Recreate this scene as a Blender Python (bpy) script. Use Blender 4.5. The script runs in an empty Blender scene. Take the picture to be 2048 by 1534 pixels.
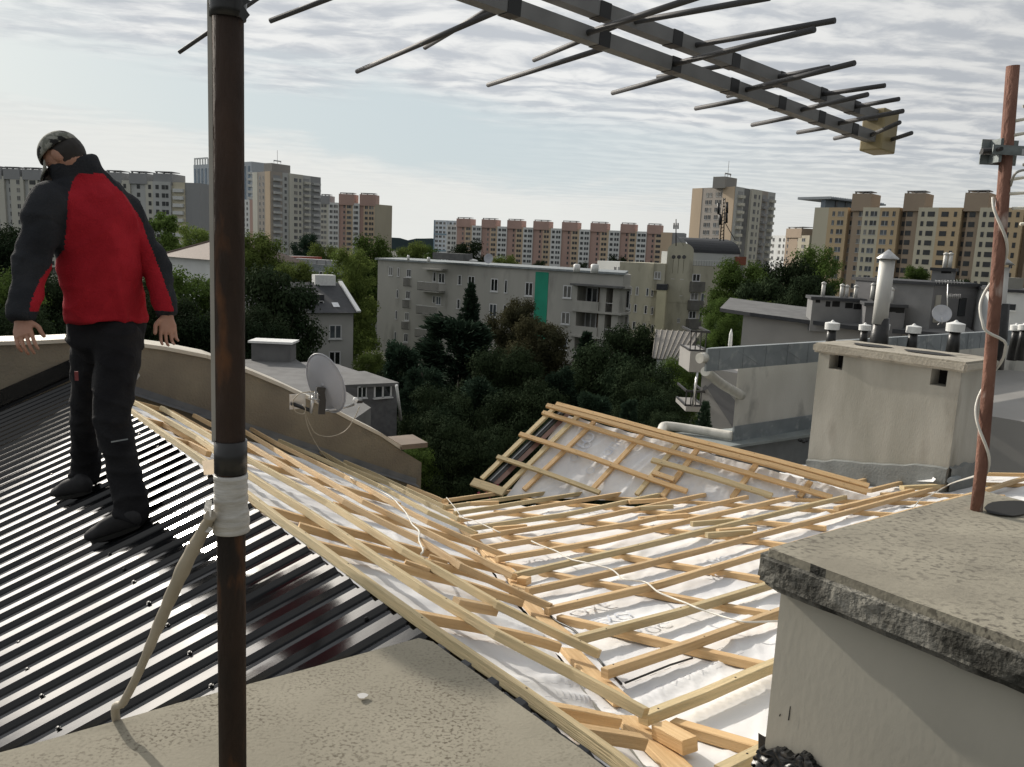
import bpy, bmesh, math, random
from mathutils import Vector, Matrix, noise
random.seed(7)
rnd = random.uniform
scene = bpy.context.scene
COL = scene.collection
ZE = 14.5                                   # eye height above the street
F = 1620.0; CXP = 1024.0; CYP = 767.0
PIT = math.radians(9.6); ROL = math.radians(2.5)
EYE = Vector((0, 0, ZE))

def ray(px, py):
    x = (px-CXP)/F; y = -(py-CYP)/F
    c, s = math.cos(ROL), math.sin(ROL)
    xr = x*c-y*s; yr = x*s+y*c
    return Vector((xr, yr*math.sin(PIT)+math.cos(PIT), yr*math.cos(PIT)-math.sin(PIT)))
def hit(px, py, pl):
    r = ray(px, py)
    return EYE+r*((pl[1]-pl[0].dot(EYE))/pl[0].dot(r))
def at(px, py, Y):
    r = ray(px, py); return EYE+r*(Y/r.y)
def plane(p, n):
    n = Vector(n).normalized()
    if n.z < 0: n = -n
    return (n, n.dot(Vector(p)))
def off(pl, d): return (pl[0], pl[1]+d)
def hz(z): return (Vector((0, 0, 1)), ZE+z)         # level plane z metres from the eye
def vert(p, q):                                     # vertical plane through two points
    d = Vector(q)-Vector(p); n = Vector((d.y, -d.x, 0)).normalized()
    return (n, n.dot(Vector(p)))
def dr(az, el=0):
    az, el = math.radians(az), math.radians(el)
    return Vector((math.sin(az)*math.cos(el), math.cos(az)*math.cos(el), math.sin(el)))

# ------------------------------------------------------------ materials
MATS = {}
def nd(nt, t, x=0, y=0, **kw):
    n = nt.nodes.new(t); n.location = (x, y)
    for k, v in kw.items(): setattr(n, k, v)
    return n
def mat(name, col=(.5, .5, .5), rough=.7, metal=0., var=.25, scale=6., col2=None, bump=.0, bscale=40., coat=0.,
        coord='Object', spec=.5, stretch=(1, 1, 1), detail=6., lo=.35, hi=.65, rand=0., trans=0., third=None, tscale=2., tlo=.55, thi=.7, ior=None, patch=None):
    """procedural surface: two noise-mixed tones, an optional third stain, bump, per-object variation"""
    m = bpy.data.materials.new(name); m.use_nodes = True
    nt = m.node_tree; b = nt.nodes['Principled BSDF']
    tc = nd(nt, 'ShaderNodeTexCoord', -1200); mp = nd(nt, 'ShaderNodeMapping', -1000)
    mp.inputs['Scale'].default_value = stretch
    nt.links.new(tc.outputs[coord], mp.inputs[0])
    n1 = nd(nt, 'ShaderNodeTexNoise', -800); n1.inputs['Scale'].default_value = scale; n1.inputs['Detail'].default_value = detail
    nt.links.new(mp.outputs[0], n1.inputs['Vector'])
    r1 = nd(nt, 'ShaderNodeMapRange', -600); r1.inputs[1].default_value = lo; r1.inputs[2].default_value = hi
    nt.links.new(n1.outputs[0], r1.inputs[0])
    c2 = col2 or tuple(c*(1-var) for c in col)
    mx = nd(nt, 'ShaderNodeMix', -400, data_type='RGBA')
    mx.inputs['A'].default_value = (*c2, 1); mx.inputs['B'].default_value = (*col, 1)
    nt.links.new(r1.outputs[0], mx.inputs['Factor']); out = mx.outputs['Result']
    if third:
        n3 = nd(nt, 'ShaderNodeTexNoise', -800, -300); n3.inputs['Scale'].default_value = tscale; n3.inputs['Detail'].default_value = 8
        nt.links.new(mp.outputs[0], n3.inputs['Vector'])
        r3 = nd(nt, 'ShaderNodeMapRange', -600, -300); r3.inputs[1].default_value = tlo; r3.inputs[2].default_value = thi
        nt.links.new(n3.outputs[0], r3.inputs[0])
        m3 = nd(nt, 'ShaderNodeMix', -200, data_type='RGBA'); m3.inputs['B'].default_value = (*third, 1)
        fac3 = r3.outputs[0]
        if patch:
            n4 = nd(nt, 'ShaderNodeTexNoise', -800, -450); n4.inputs['Scale'].default_value = patch; n4.inputs['Detail'].default_value = 5; n4.inputs['Distortion'].default_value = .7
            nt.links.new(mp.outputs[0], n4.inputs['Vector'])
            r4 = nd(nt, 'ShaderNodeMapRange', -600, -450); r4.inputs[1].default_value = .36; r4.inputs[2].default_value = .66; r4.inputs[3].default_value = .08
            nt.links.new(n4.outputs[0], r4.inputs[0]); m4 = nd(nt, 'ShaderNodeMath', -450, -450, operation='MULTIPLY')
            nt.links.new(r3.outputs[0], m4.inputs[0]); nt.links.new(r4.outputs[0], m4.inputs[1]); fac3 = m4.outputs[0]
        nt.links.new(out, m3.inputs['A']); nt.links.new(fac3, m3.inputs['Factor']); out = m3.outputs['Result']
    if rand:
        oi = nd(nt, 'ShaderNodeObjectInfo', -400, 300); rr = nd(nt, 'ShaderNodeMapRange', -200, 300)
        rr.inputs[3].default_value = 1-rand; rr.inputs[4].default_value = 1+rand
        nt.links.new(oi.outputs['Random'], rr.inputs[0])
        hv = nd(nt, 'ShaderNodeHueSaturation', -50); nt.links.new(out, hv.inputs['Color']); nt.links.new(rr.outputs[0], hv.inputs['Value'])
        out = hv.outputs[0]
    nt.links.new(out, b.inputs['Base Color'])
    b.inputs['Roughness'].default_value = rough; b.inputs['Metallic'].default_value = metal
    b.inputs['Specular IOR Level'].default_value = spec
    if ior: b.inputs['IOR'].default_value = ior
    if coat: b.inputs['Coat Weight'].default_value = coat; b.inputs['Coat Roughness'].default_value = .08
    if trans: b.inputs['Transmission Weight'].default_value = trans
    if bump:
        nb = nd(nt, 'ShaderNodeTexNoise', -800, -600); nb.inputs['Scale'].default_value = bscale; nb.inputs['Detail'].default_value = 8
        nt.links.new(mp.outputs[0], nb.inputs['Vector'])
        bp = nd(nt, 'ShaderNodeBump', -300, -600); bp.inputs['Strength'].default_value = bump; bp.inputs['Distance'].default_value = .02
        nt.links.new(nb.outputs[0], bp.inputs['Height']); nt.links.new(bp.outputs[0], b.inputs['Normal'])
    MATS[name] = m
    return m

M_ = {}
def defmats():
    g = M_
    # pine wood: grain runs along the UV u axis (metres)
    def wood(name, a, b_, rand=.12):
        m = mat(name, a, .72, col2=b_, coord='UV', stretch=(2.2, 45, 1), scale=1.6, rand=rand, bump=.35, bscale=6, lo=.3, hi=.7,
                third=(a[0]*.55, a[1]*.45, a[2]*.35), tscale=.55, tlo=.66, thi=.8)
        return m
    g['pine'] = wood('pine_wood', (.63, .45, .245), (.47, .32, .165))
    g['pine_green'] = wood('treated_pine', (.58, .455, .26), (.41, .335, .19))
    g['pine_orange'] = wood('fresh_pine', (.68, .475, .25), (.54, .345, .16))
    g['nail'] = mat('nail_head', (.05, .035, .03), .5, .6)
    g['concrete'] = mat('weathered_cement', (.29, .265, .205), .92, col2=(.23, .21, .16), scale=3, bump=.10, bscale=140, stretch=(1, 1.15, 1),
                        third=(.085, .068, .045), tscale=125, tlo=.50, thi=.64, patch=4.5)
    g['concrete2'] = mat('chimney_cement', (.30, .275, .215), .9, col2=(.225, .205, .16), scale=4, bump=.12, bscale=110, stretch=(1, 1.3, 1),
                         third=(.085, .075, .058), tscale=55, tlo=.50, thi=.63, patch=2.6)
    g['lichen'] = mat('mossy_edge', (.22, .21, .18), .95, col2=(.04, .038, .03), scale=9, bump=1., bscale=55, lo=.42, hi=.58,
                      third=(.02, .02, .016), tscale=5, tlo=.5, thi=.62)
    g['render'] = mat('grey_render', (.30, .29, .255), .9, col2=(.255, .245, .215), scale=1.6, bump=.25, bscale=90)
    g['render_stained'] = mat('stained_render', (.38, .362, .315), .92, col2=(.27, .26, .22), scale=2.0, bump=.15, bscale=60, stretch=(1.5, 1.5, .4),
                              third=(.15, .135, .105), tscale=2.3, tlo=.57, thi=.8)
    g['bitumen'] = mat('black_mastic', (.010, .010, .010), .38, col2=(.02, .02, .02), scale=12, bump=.4, bscale=9)
    g['parapet'] = mat('parapet_render', (.26, .225, .165), .93, col2=(.20, .17, .13), scale=2.5, bump=.4, bscale=50,
                       third=(.16, .14, .11), tscale=1.8, tlo=.6, thi=.75)
    g['coping'] = mat('painted_coping', (.62, .57, .48), .5, col2=(.52, .47, .39), scale=3, metal=.15)
    g['plaster_white'] = mat('plaster_patch', (.55, .54, .52), .8)
    g['flash_blue'] = mat('zinc_flashing', (.20, .205, .21), .6, col2=(.14, .15, .165), scale=5, metal=.25)
    g['metal_roof'] = mat('anthracite_sheet', (.007, .0075, .0085), .11, metal=0., var=.35, scale=3, spec=.5, ior=1.62, bump=.04, bscale=3)
    g['zinc'] = mat('galvanised_steel', (.255, .28, .29), .7, .15, col2=(.18, .20, .21), scale=2.2, third=(.33, .35, .35), tscale=5)
    g['steel'] = mat('bright_steel', (.62, .62, .61), .35, .8, col2=(.42, .42, .42), scale=8)
    g['flue'] = mat('flue_steel', (.62, .61, .57), .6, .15, col2=(.5, .49, .47), scale=5, stretch=(1, 1, .3))
    g['alu_dark'] = mat('dark_rod', (.09, .09, .095), .7, .2, var=.3, scale=20)
    g['alu'] = mat('dull_aluminium', (.26, .26, .26), .65, .2, col2=(.19, .19, .19), scale=20, stretch=(1, 1, 1))
    g['rust'] = mat('rusty_dark_pole', (.06, .038, .028), .82, spec=.2, col2=(.022, .018, .016), scale=9, stretch=(1, 1, .35), bump=.4, bscale=60,
                    third=(.16, .07, .03), tscale=18, tlo=.55, thi=.72)
    g['redrust'] = mat('red_oxide_pole', (.25, .13, .095), .85, spec=.25, col2=(.14, .07, .052), scale=12, stretch=(1, 1, .4), bump=.5, bscale=70,
                       third=(.42, .33, .29), tscale=22, tlo=.60, thi=.7)
    g['tape'] = mat('white_tape', (.55, .535, .50), .55, col2=(.45, .435, .40), scale=25, stretch=(1, 1, 6), bump=.4, bscale=18)
    g['tape_dark'] = mat('black_tape', (.02, .02, .02), .35)
    g['cable'] = mat('cream_cable', (.42, .37, .29), .55, col2=(.33, .29, .22), scale=14)
    g['cable_white'] = mat('white_cable', (.66, .64, .58), .45, var=.15, scale=20)
    g['conduit'] = mat('grey_conduit', (.42, .40, .36), .5, var=.2, scale=8)
    g['plastic_ant'] = mat('yellowed_plastic', (.34, .28, .15), .5, col2=(.24, .19, .10), scale=18)
    g['cream'] = mat('cream_plastic', (.80, .77, .66), .4, var=.1)
    g['black'] = mat('black_plastic', (.015, .015, .015), .45)
    g['dark'] = mat('dark_hole', (.006, .006, .006), .9)
    g['dish'] = mat('dish_grey', (.40, .41, .44), .45, col2=(.34, .35, .38), scale=4)
    g['white'] = mat('white_paint', (.78, .78, .76), .45, var=.12, scale=8)
    g['gutter'] = mat('white_pvc', (.70, .67, .60), .4, col2=(.55, .53, .47), scale=6)
    g['roof_felt'] = mat('grey_felt', (.15, .15, .15), .9, col2=(.11, .11, .11), scale=2, bump=.2, bscale=60)
    g['roof_dark'] = mat('dark_roof', (.035, .037, .042), .7, var=.3, scale=4)
    g['roof_tile'] = mat('clay_tile', (.22, .17, .14), .8, col2=(.15, .115, .10), scale=9)
    g['tin'] = mat('seamed_tin', (.20, .18, .15), .6, col2=(.13, .115, .10), scale=3)
    g['glass'] = mat('window_glass', (.02, .023, .027), .12, var=.4, scale=1.3, spec=.8, rand=.5)
    g['frame'] = mat('window_frame', (.66, .66, .66), .5, var=.1)
    g['rail'] = mat('iron_rail', (.03, .03, .032), .5, .3)
    g['ground'] = mat('ground_grass', (.03, .036, .02), .95, col2=(.018, .022, .014), scale=.05, third=(.05, .046, .04), tscale=.03, tlo=.5, thi=.6)
    g['asphalt'] = mat('asphalt', (.05, .05, .05), .9, var=.2, scale=3)
    g['hill'] = mat('distant_wood', (.055, .085, .09), .95, col2=(.04, .065, .07), scale=.02)
    g['skin'] = mat('skin', (.40, .22, .15), .55, col2=(.33, .165, .11), scale=14, bump=.15, bscale=60)
    g['red'] = mat('red_fleece', (.40, .02, .032), .95, col2=(.30, .013, .022), scale=7, bump=.35, bscale=120, spec=.15)
    g['grey_fleece'] = mat('charcoal_fleece', (.032, .034, .039), .95, col2=(.02, .022, .026), scale=9, bump=.35, bscale=120, spec=.15)
    g['trouser'] = mat('black_workwear', (.010, .010, .012), .9, col2=(.017, .017, .019), scale=10, bump=.3, bscale=80, spec=.2)
    g['shoe'] = mat('dark_shoe', (.016, .016, .018), .8, col2=(.008, .008, .01), scale=15)
    g['camo'] = mat('camouflage_cap', (.26, .26, .23), .9, col2=(.15, .155, .13), scale=26, lo=.48, hi=.52, third=(.025, .025, .025), tscale=18, tlo=.52, thi=.54, spec=.2)
    g['hair'] = mat('dark_hair', (.02, .016, .013), .7)
    g['brick'] = mat('red_brick', (.26, .085, .05), .85, var=.3, scale=10)
    g['bark'] = mat('bark', (.055, .045, .035), .95, var=.4, scale=4, bump=.4)
defmats()

def leafmat(name, a, b_, tr=.35, hue=0.):
    m = bpy.data.materials.new(name); m.use_nodes = True; nt = m.node_tree
    bs = nt.nodes['Principled BSDF']; out = nt.nodes['Material Output']
    tc = nd(nt, 'ShaderNodeTexCoord', -900); n = nd(nt, 'ShaderNodeTexNoise', -700); n.inputs['Scale'].default_value = 1.1; n.inputs['Detail'].default_value = 5
    nt.links.new(tc.outputs['Object'], n.inputs['Vector'])
    r = nd(nt, 'ShaderNodeMapRange', -500); r.inputs[1].default_value = .35; r.inputs[2].default_value = .65; nt.links.new(n.outputs[0], r.inputs[0])
    mx = nd(nt, 'ShaderNodeMix', -300, data_type='RGBA'); mx.inputs['A'].default_value = (*a, 1); mx.inputs['B'].default_value = (*b_, 1)
    nt.links.new(r.outputs[0], mx.inputs['Factor'])
    oi = nd(nt, 'ShaderNodeObjectInfo', -500, 300); rr = nd(nt, 'ShaderNodeMapRange', -300, 300); rr.inputs[3].default_value = .75; rr.inputs[4].default_value = 1.3
    nt.links.new(oi.outputs['Random'], rr.inputs[0])
    hv = nd(nt, 'ShaderNodeHueSaturation', -100); nt.links.new(mx.outputs['Result'], hv.inputs['Color']); nt.links.new(rr.outputs[0], hv.inputs['Value'])
    nt.links.new(hv.outputs[0], bs.inputs['Base Color']); bs.inputs['Roughness'].default_value = .9; bs.inputs['Specular IOR Level'].default_value = .02
    tl = nd(nt, 'ShaderNodeBsdfTranslucent', 0, -200); nt.links.new(hv.outputs[0], tl.inputs['Color'])
    ms = nd(nt, 'ShaderNodeMixShader', 200); ms.inputs[0].default_value = tr
    nt.links.new(bs.outputs[0], ms.inputs[1]); nt.links.new(tl.outputs[0], ms.inputs[2]); nt.links.new(ms.outputs[0], out.inputs['Surface'])
    return m
LEAF = {'green': leafmat('leaves_green', (.05, .08, .022), (.10, .15, .04)),
        'yellow': leafmat('leaves_yellow_green', (.08, .115, .03), (.15, .19, .055), .4),
        'dark': leafmat('leaves_dark', (.018, .030, .016), (.034, .048, .023), .10),
        'brown': leafmat('leaves_brownish', (.04, .042, .024), (.075, .07, .036), .25),
        'pine': leafmat('needles_blue_green', (.022, .042, .028), (.045, .07, .043), .08)}

# ------------------------------------------------------------ object helpers
def tag(o, label=None, cat=None, group=None, kind=None):
    if label: o['label'] = label
    if cat: o['category'] = cat
    if group: o['group'] = group
    if kind: o['kind'] = kind
    return o
def thing(name, label, cat, loc=(0, 0, 0), group=None):
    o = bpy.data.objects.new(name, None); COL.objects.link(o); o.location = loc; o.empty_display_size = .2
    return tag(o, label, cat, group)
class MB:
    """collects shapes, then links them as one mesh object"""
    def __init__(s): s.v = []; s.f = []; s.m = []; s.uv = []; s.sm = []
    def face(s, idx, m=0, uv=None, smooth=False):
        s.f.append(tuple(idx)); s.m.append(m); s.uv.append(uv); s.sm.append(smooth)
    def quad(s, pts, m=0, uv=None):
        k = len(s.v); s.v += [Vector(p) for p in pts]; s.face(range(k, k+len(pts)), m, uv); return s
    def box(s, c, ax, ay, az, m=0):
        c = Vector(c); k = len(s.v)
        for i in (-1, 1):
            for j in (-1, 1):
                for l in (-1, 1): s.v.append(c+ax*i+ay*j+az*l)
        for q in ((0, 1, 3, 2), (4, 6, 7, 5), (0, 4, 5, 1), (2, 3, 7, 6), (0, 2, 6, 4), (1, 5, 7, 3)): s.face([k+i for i in q], m)
        return s
    def abox(s, x0, x1, y0, y1, z0, z1, m=0):
        return s.box(((x0+x1)/2, (y0+y1)/2, (z0+z1)/2), Vector(((x1-x0)/2, 0, 0)), Vector((0, (y1-y0)/2, 0)), Vector((0, 0, (z1-z0)/2)), m)
    def sweep(s, pts, prof, up, m=0, cap=True, closed=True, smooth=False, scales=None):
        """prof: list of (side, up) offsets; pts: centre path"""
        pts = [Vector(p) for p in pts]; k0 = len(s.v); n = len(prof); L = 0; Ls = []
        for i, p in enumerate(pts):
            a = pts[max(i-1, 0)]; b = pts[min(i+1, len(pts)-1)]; d = (b-a).normalized()
            u = up if not callable(up) else up(i)
            sd = d.cross(u).normalized(); uu = sd.cross(d)
            sc = scales[i] if scales else 1.
            for (x, y) in prof: s.v.append(p+sd*x*sc+uu*y*sc)
            if i: L += (p-pts[i-1]).length
            Ls.append(L)
        per = [0]
        for j in range(n): per.append(per[-1]+math.hypot(prof[(j+1) % n][0]-prof[j][0], prof[(j+1) % n][1]-prof[j][1]))
        o = rnd(0, 20)
        for i in range(len(pts)-1):
            for j in range(n if closed else n-1):
                j2 = (j+1) % n; a = k0+i*n
                s.face((a+j, a+j2, a+n+j2, a+n+j), m, [(Ls[i]+o, per[j]+o), (Ls[i]+o, per[j+1]+o), (Ls[i+1]+o, per[j+1]+o), (Ls[i+1]+o, per[j]+o)], smooth)
        if cap and closed:
            for i, a in ((0, k0), (1, k0+(len(pts)-1)*n)):
                idx = [a+j for j in range(n)]
                if not i: idx.reverse()
                s.face(idx, m, [(o+prof[j][0]*.05, o+prof[j][1]) for j in (range(n) if i else reversed(range(n)))])
        return s
    def tube(s, pts, r, seg=10, m=0, cap=True, scales=None, smooth=True):
        prof = [(math.cos(2*math.pi*j/seg)*r, math.sin(2*math.pi*j/seg)*r) for j in range(seg)]
        d = (Vector(pts[-1])-Vector(pts[0])).normalized()
        up = Vector((0, 0, 1)) if abs(d.z) < .9 else Vector((0, 1, 0))
        return s.sweep(pts, prof, up, m, cap, True, smooth, scales)
    def lathe(s, c, prof, seg=16, m=0, axis=None, smooth=True):
        """prof: (radius, height) pairs up the axis"""
        c = Vector(c); az = (axis or Vector((0, 0, 1))).normalized()
        ax = az.orthogonal().normalized(); ay = az.cross(ax); k = len(s.v); n = len(prof)
        for (r, h) in prof:
            for j in range(seg):
                t = 2*math.pi*j/seg; s.v.append(c+ax*math.cos(t)*r+ay*math.sin(t)*r+az*h)
        for i in range(n-1):
            for j in range(seg):
                j2 = (j+1) % seg; s.face((k+i*seg+j, k+i*seg+j2, k+(i+1)*seg+j2, k+(i+1)*seg+j), m, None, smooth)
        if prof[0][0] > 1e-4: s.face([k+j for j in reversed(range(seg))], m)
        if prof[-1][0] > 1e-4: s.face([k+(n-1)*seg+j for j in range(seg)], m)
        return s
    def prism(s, poly, z0, z1, m=0, mtop=None):
        k = len(s.v); n = len(poly)
        zt = z1 if isinstance(z1, (list, tuple)) else [z1]*n
        s.v += [Vector((p[0], p[1], z0)) for p in poly]+[Vector((p[0], p[1], zt[i])) for i, p in enumerate(poly)]
        for i in range(n):
            j = (i+1) % n; s.face((k+i, k+j, k+n+j, k+n+i), m)
        s.face([k+n+i for i in range(n)], m if mtop is None else mtop)
        s.face([k+i for i in reversed(range(n))], m)
        return s
    def build(s, name, mats, parent=None, origin=None, recalc=True, bevel=0):
        if not isinstance(mats, (list, tuple)): mats = [mats]
        if origin is None:
            if parent is not None: origin = wloc(parent)
            else:
                zs = min(v.z for v in s.v); n = len(s.v)
                origin = Vector((sum(v.x for v in s.v)/n, sum(v.y for v in s.v)/n, zs))
        origin = Vector(origin)
        me = bpy.data.meshes.new(name); me.from_pydata([tuple(v-origin) for v in s.v], [], s.f)
        for mm in mats: me.materials.append(mm)
        me.polygons.foreach_set('material_index', s.m); me.polygons.foreach_set('use_smooth', s.sm)
        if any(u is not None for u in s.uv):
            ul = me.uv_layers.new(name='UVMap'); d = []
            for f, u in zip(s.f, s.uv):
                for q in range(len(f)): d += list(u[q]) if u else [0., 0.]
            ul.data.foreach_set('uv', d)
        me.update()
        if recalc:
            bm = bmesh.new(); bm.from_mesh(me); bmesh.ops.recalc_face_normals(bm, faces=bm.faces); bm.to_mesh(me); bm.free()
        o = bpy.data.objects.new(name, me); COL.objects.link(o)
        if parent is not None:
            o.parent = parent; o.location = origin-wloc(parent)
        else: o.location = origin
        if bevel:
            b = o.modifiers.new('bevel', 'BEVEL'); b.width = bevel; b.segments = 2; b.limit_method = 'ANGLE'
        return o
def wloc(o):
    v = Vector(o.location)
    while o.parent: o = o.parent; v += o.location
    return v
def smoothpath(pts, n=6):
    pts = [Vector(p) for p in pts]; out = []
    P = [pts[0]]+pts+[pts[-1]]
    for i in range(1, len(P)-2):
        for k in range(n):
            t = k/n; a, b, c, d = P[i-1], P[i], P[i+1], P[i+2]
            out.append(.5*((2*b)+(-a+c)*t+(2*a-5*b+4*c-d)*t*t+(-a+3*b-3*c+d)*t*t*t))
    out.append(pts[-1]); return out
def rectprof(w, h, c=.0025):                       # a batten section: path runs along the middle of its top face
    w /= 2
    return [(-w+c, 0), (w-c, 0), (w, -c), (w, -h+c), (w-c, -h), (-w+c, -h), (-w, -h+c), (-w, -c)]

# ------------------------------------------------------------ camera, sky, sun
cam = bpy.data.cameras.new('camera'); co = bpy.data.objects.new('camera', cam); COL.objects.link(co)
cam.sensor_width = 36; cam.lens = 36*F/2048; cam.clip_start = .05; cam.clip_end = 6000
fw = Vector((0, math.cos(PIT), -math.sin(PIT))); up = Vector((0, math.sin(PIT), math.cos(PIT))); rt = Vector((1, 0, 0))
c_, s_ = math.cos(ROL), math.sin(ROL)
ix = rt*c_+up*s_; iy = -rt*s_+up*c_
co.matrix_world = Matrix(((ix.x, iy.x, -fw.x, EYE.x), (ix.y, iy.y, -fw.y, EYE.y), (ix.z, iy.z, -fw.z, EYE.z), (0, 0, 0, 1)))
scene.camera = co
scene.view_settings.view_transform = 'Standard'; scene.view_settings.look = 'None'; scene.view_settings.exposure = 0
SAZ, SEL = -44., 25.
sd = dr(SAZ, SEL)
sl = bpy.data.lights.new('sun', 'SUN'); so = bpy.data.objects.new('sun', sl); COL.objects.link(so)
sl.energy = 3.7; sl.angle = math.radians(.9); sl.color = (1, .93, .82)
so.rotation_euler = sd.to_track_quat('Z', 'Y').to_euler(); so.location = EYE+sd*30

w = bpy.data.worlds.new('World'); scene.world = w; w.use_nodes = True; nt = w.node_tree
bg = nt.nodes['Background']
sky = nd(nt, 'ShaderNodeTexSky', -900, 400, sky_type='NISHITA'); sky.sun_disc = False
sky.sun_elevation = math.radians(SEL); sky.sun_rotation = math.radians(SAZ); sky.air_density = 1.; sky.dust_density = 2.5; sky.ozone_density = 1.
def mnode(op, a=None, b=None, c=None, x=0, y=0):
    n = nd(nt, 'ShaderNodeMath', x, y, operation=op)
    for i, q in enumerate((a, b, c)):
        if q is None: continue
        if isinstance(q, (int, float)): n.inputs[i].default_value = q
        else: nt.links.new(q, n.inputs[i])
    return n.outputs[0]
def mrange(v, a, b_, c=0., d=1., smooth=True):
    n = nd(nt, 'ShaderNodeMapRange'); n.interpolation_type = 'SMOOTHSTEP' if smooth else 'LINEAR'
    nt.links.new(v, n.inputs[0])
    for i, q in enumerate((a, b_, c, d)): n.inputs[i+1].default_value = q
    return n.outputs[0]
tc = nd(nt, 'ShaderNodeTexCoord', -2200); sx = nd(nt, 'ShaderNodeSeparateXYZ', -2000); nt.links.new(tc.outputs['Generated'], sx.inputs[0])
zc = mnode('MAXIMUM', sx.outputs[2], .02); zc = mnode('ADD', zc, .03)
px_ = mnode('DIVIDE', sx.outputs[0], zc); py_ = mnode('DIVIDE', sx.outputs[1], zc)
def cxyz(a, b):
    n = nd(nt, 'ShaderNodeCombineXYZ'); nt.links.new(a, n.inputs[0]); nt.links.new(b, n.inputs[1]); return n.outputs[0]
def nz(vec, scale, detail=4, rough=.5, dist=0.):
    n = nd(nt, 'ShaderNodeTexNoise'); nt.links.new(vec, n.inputs['Vector']); n.inputs['Scale'].default_value = scale
    n.inputs['Detail'].default_value = detail; n.inputs['Roughness'].default_value = rough; n.inputs['Distortion'].default_value = dist; return n.outputs[0]
# the cloud sheet is a plane overhead: x runs across the view, y away
warp = nz(cxyz(px_, py_), .5, 3)
ya = mnode('ADD', py_, mnode('MULTIPLY', warp, 1.1))
ya = mnode('ADD', ya, mnode('MULTIPLY', px_, -.10))
wav = nd(nt, 'ShaderNodeTexWave', wave_type='BANDS', bands_direction='Y', wave_profile='SIN'); wav.inputs['Scale'].default_value = .95
wav.inputs['Distortion'].default_value = 3.2; wav.inputs['Detail'].default_value = 5.; wav.inputs['Detail Scale'].default_value = 1.6; wav.inputs['Detail Roughness'].default_value = .65
nt.links.new(cxyz(mnode('MULTIPLY', px_, .9), ya), wav.inputs['Vector'])
puff = nz(cxyz(mnode('MULTIPLY', px_, 1.7), mnode('MULTIPLY', ya, 2.4)), 1.9, 9, .6, .3)
puff2 = nz(cxyz(mnode('MULTIPLY', px_, .35), mnode('MULTIPLY', ya, .9)), .55, 4)
band = mnode('ADD', mnode('MULTIPLY', wav.outputs[0], .16), mnode('MULTIPLY', puff, 1.05))
band = mnode('ADD', band, mnode('MULTIPLY', puff2, .35))
lit = mrange(band, .60, .96)                        # 0 = grey underside, 1 = bright cloud
# blue gap low in the sky, wider on the left
el = sx.outputs[2]
gapn = nz(cxyz(mnode('MULTIPLY', sx.outputs[0], 1.), mnode('MULTIPLY', el, 7.)), 2.6, 6, .6, .6)
elj = mnode('ADD', el, mnode('MULTIPLY', mnode('SUBTRACT', gapn, .5), .16))
elj = mnode('ADD', elj, mnode('MULTIPLY', sx.outputs[0], .07))
gap = mnode('MULTIPLY', mrange(elj, .055, .10), mrange(elj, .135, .19, 1., 0.))
gap = mnode('MULTIPLY', gap, mrange(sx.outputs[0], -.1, .42, 1., .12))
cm = nd(nt, 'ShaderNodeMix', data_type='RGBA'); cm.inputs['A'].default_value = (.55, .58, .62, 1); cm.inputs['B'].default_value = (.87, .875, .865, 1)
nt.links.new(lit, cm.inputs['Factor'])
# low veil near the horizon
hzm = nd(nt, 'ShaderNodeMix', data_type='RGBA'); hzm.inputs['B'].default_value = (.80, .81, .78, 1)
nt.links.new(cm.outputs['Result'], hzm.inputs['A']); nt.links.new(mrange(elj, .04, .16, .95, 0.), hzm.inputs['Factor'])
# right side is duller, sun side brighter
dt = nd(nt, 'ShaderNodeVectorMath', operation='DOT_PRODUCT'); nt.links.new(tc.outputs['Generated'], dt.inputs[0]); dt.inputs[1].default_value = sd
glow = mrange(dt.outputs['Value'], .960, .984, 0., 1.)
side = mrange(dt.outputs['Value'], -.3, .65, .52, 1.0, False)
bright = mnode('ADD', side, mnode('MULTIPLY', glow, 2.5))
cs = nd(nt, 'ShaderNodeVectorMath', operation='SCALE'); nt.links.new(hzm.outputs['Result'], cs.inputs[0]); nt.links.new(bright, cs.inputs[3])
sks = nd(nt, 'ShaderNodeVectorMath', operation='SCALE'); nt.links.new(sky.outputs[0], sks.inputs[0]); sks.inputs[3].default_value = .06
skb = nd(nt, 'ShaderNodeMix', data_type='RGBA'); skb.inputs['Factor'].default_value = .86; skb.inputs['B'].default_value = (.64, .73, .765, 1)
nt.links.new(sks.outputs[0], skb.inputs['A'])
fin = nd(nt, 'ShaderNodeMix', data_type='RGBA'); gl3 = nd(nt, 'ShaderNodeVectorMath', operation='SCALE'); gl3.inputs[0].default_value = (6.4, 5.7, 4.8); nt.links.new(mnode('MULTIPLY', glow, mnode('ADD', mnode('MULTIPLY', lit, .6), .5)), gl3.inputs[3])
gad = nd(nt, 'ShaderNodeVectorMath', operation='ADD'); nt.links.new(cs.outputs[0], gad.inputs[0]); nt.links.new(gl3.outputs[0], gad.inputs[1]); nt.links.new(gad.outputs[0], fin.inputs['A']); nt.links.new(skb.outputs['Result'], fin.inputs['B'])
nt.links.new(gap, fin.inputs['Factor'])
nt.links.new(fin.outputs['Result'], bg.inputs[0]); bg.inputs[1].default_value = 1.0
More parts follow.
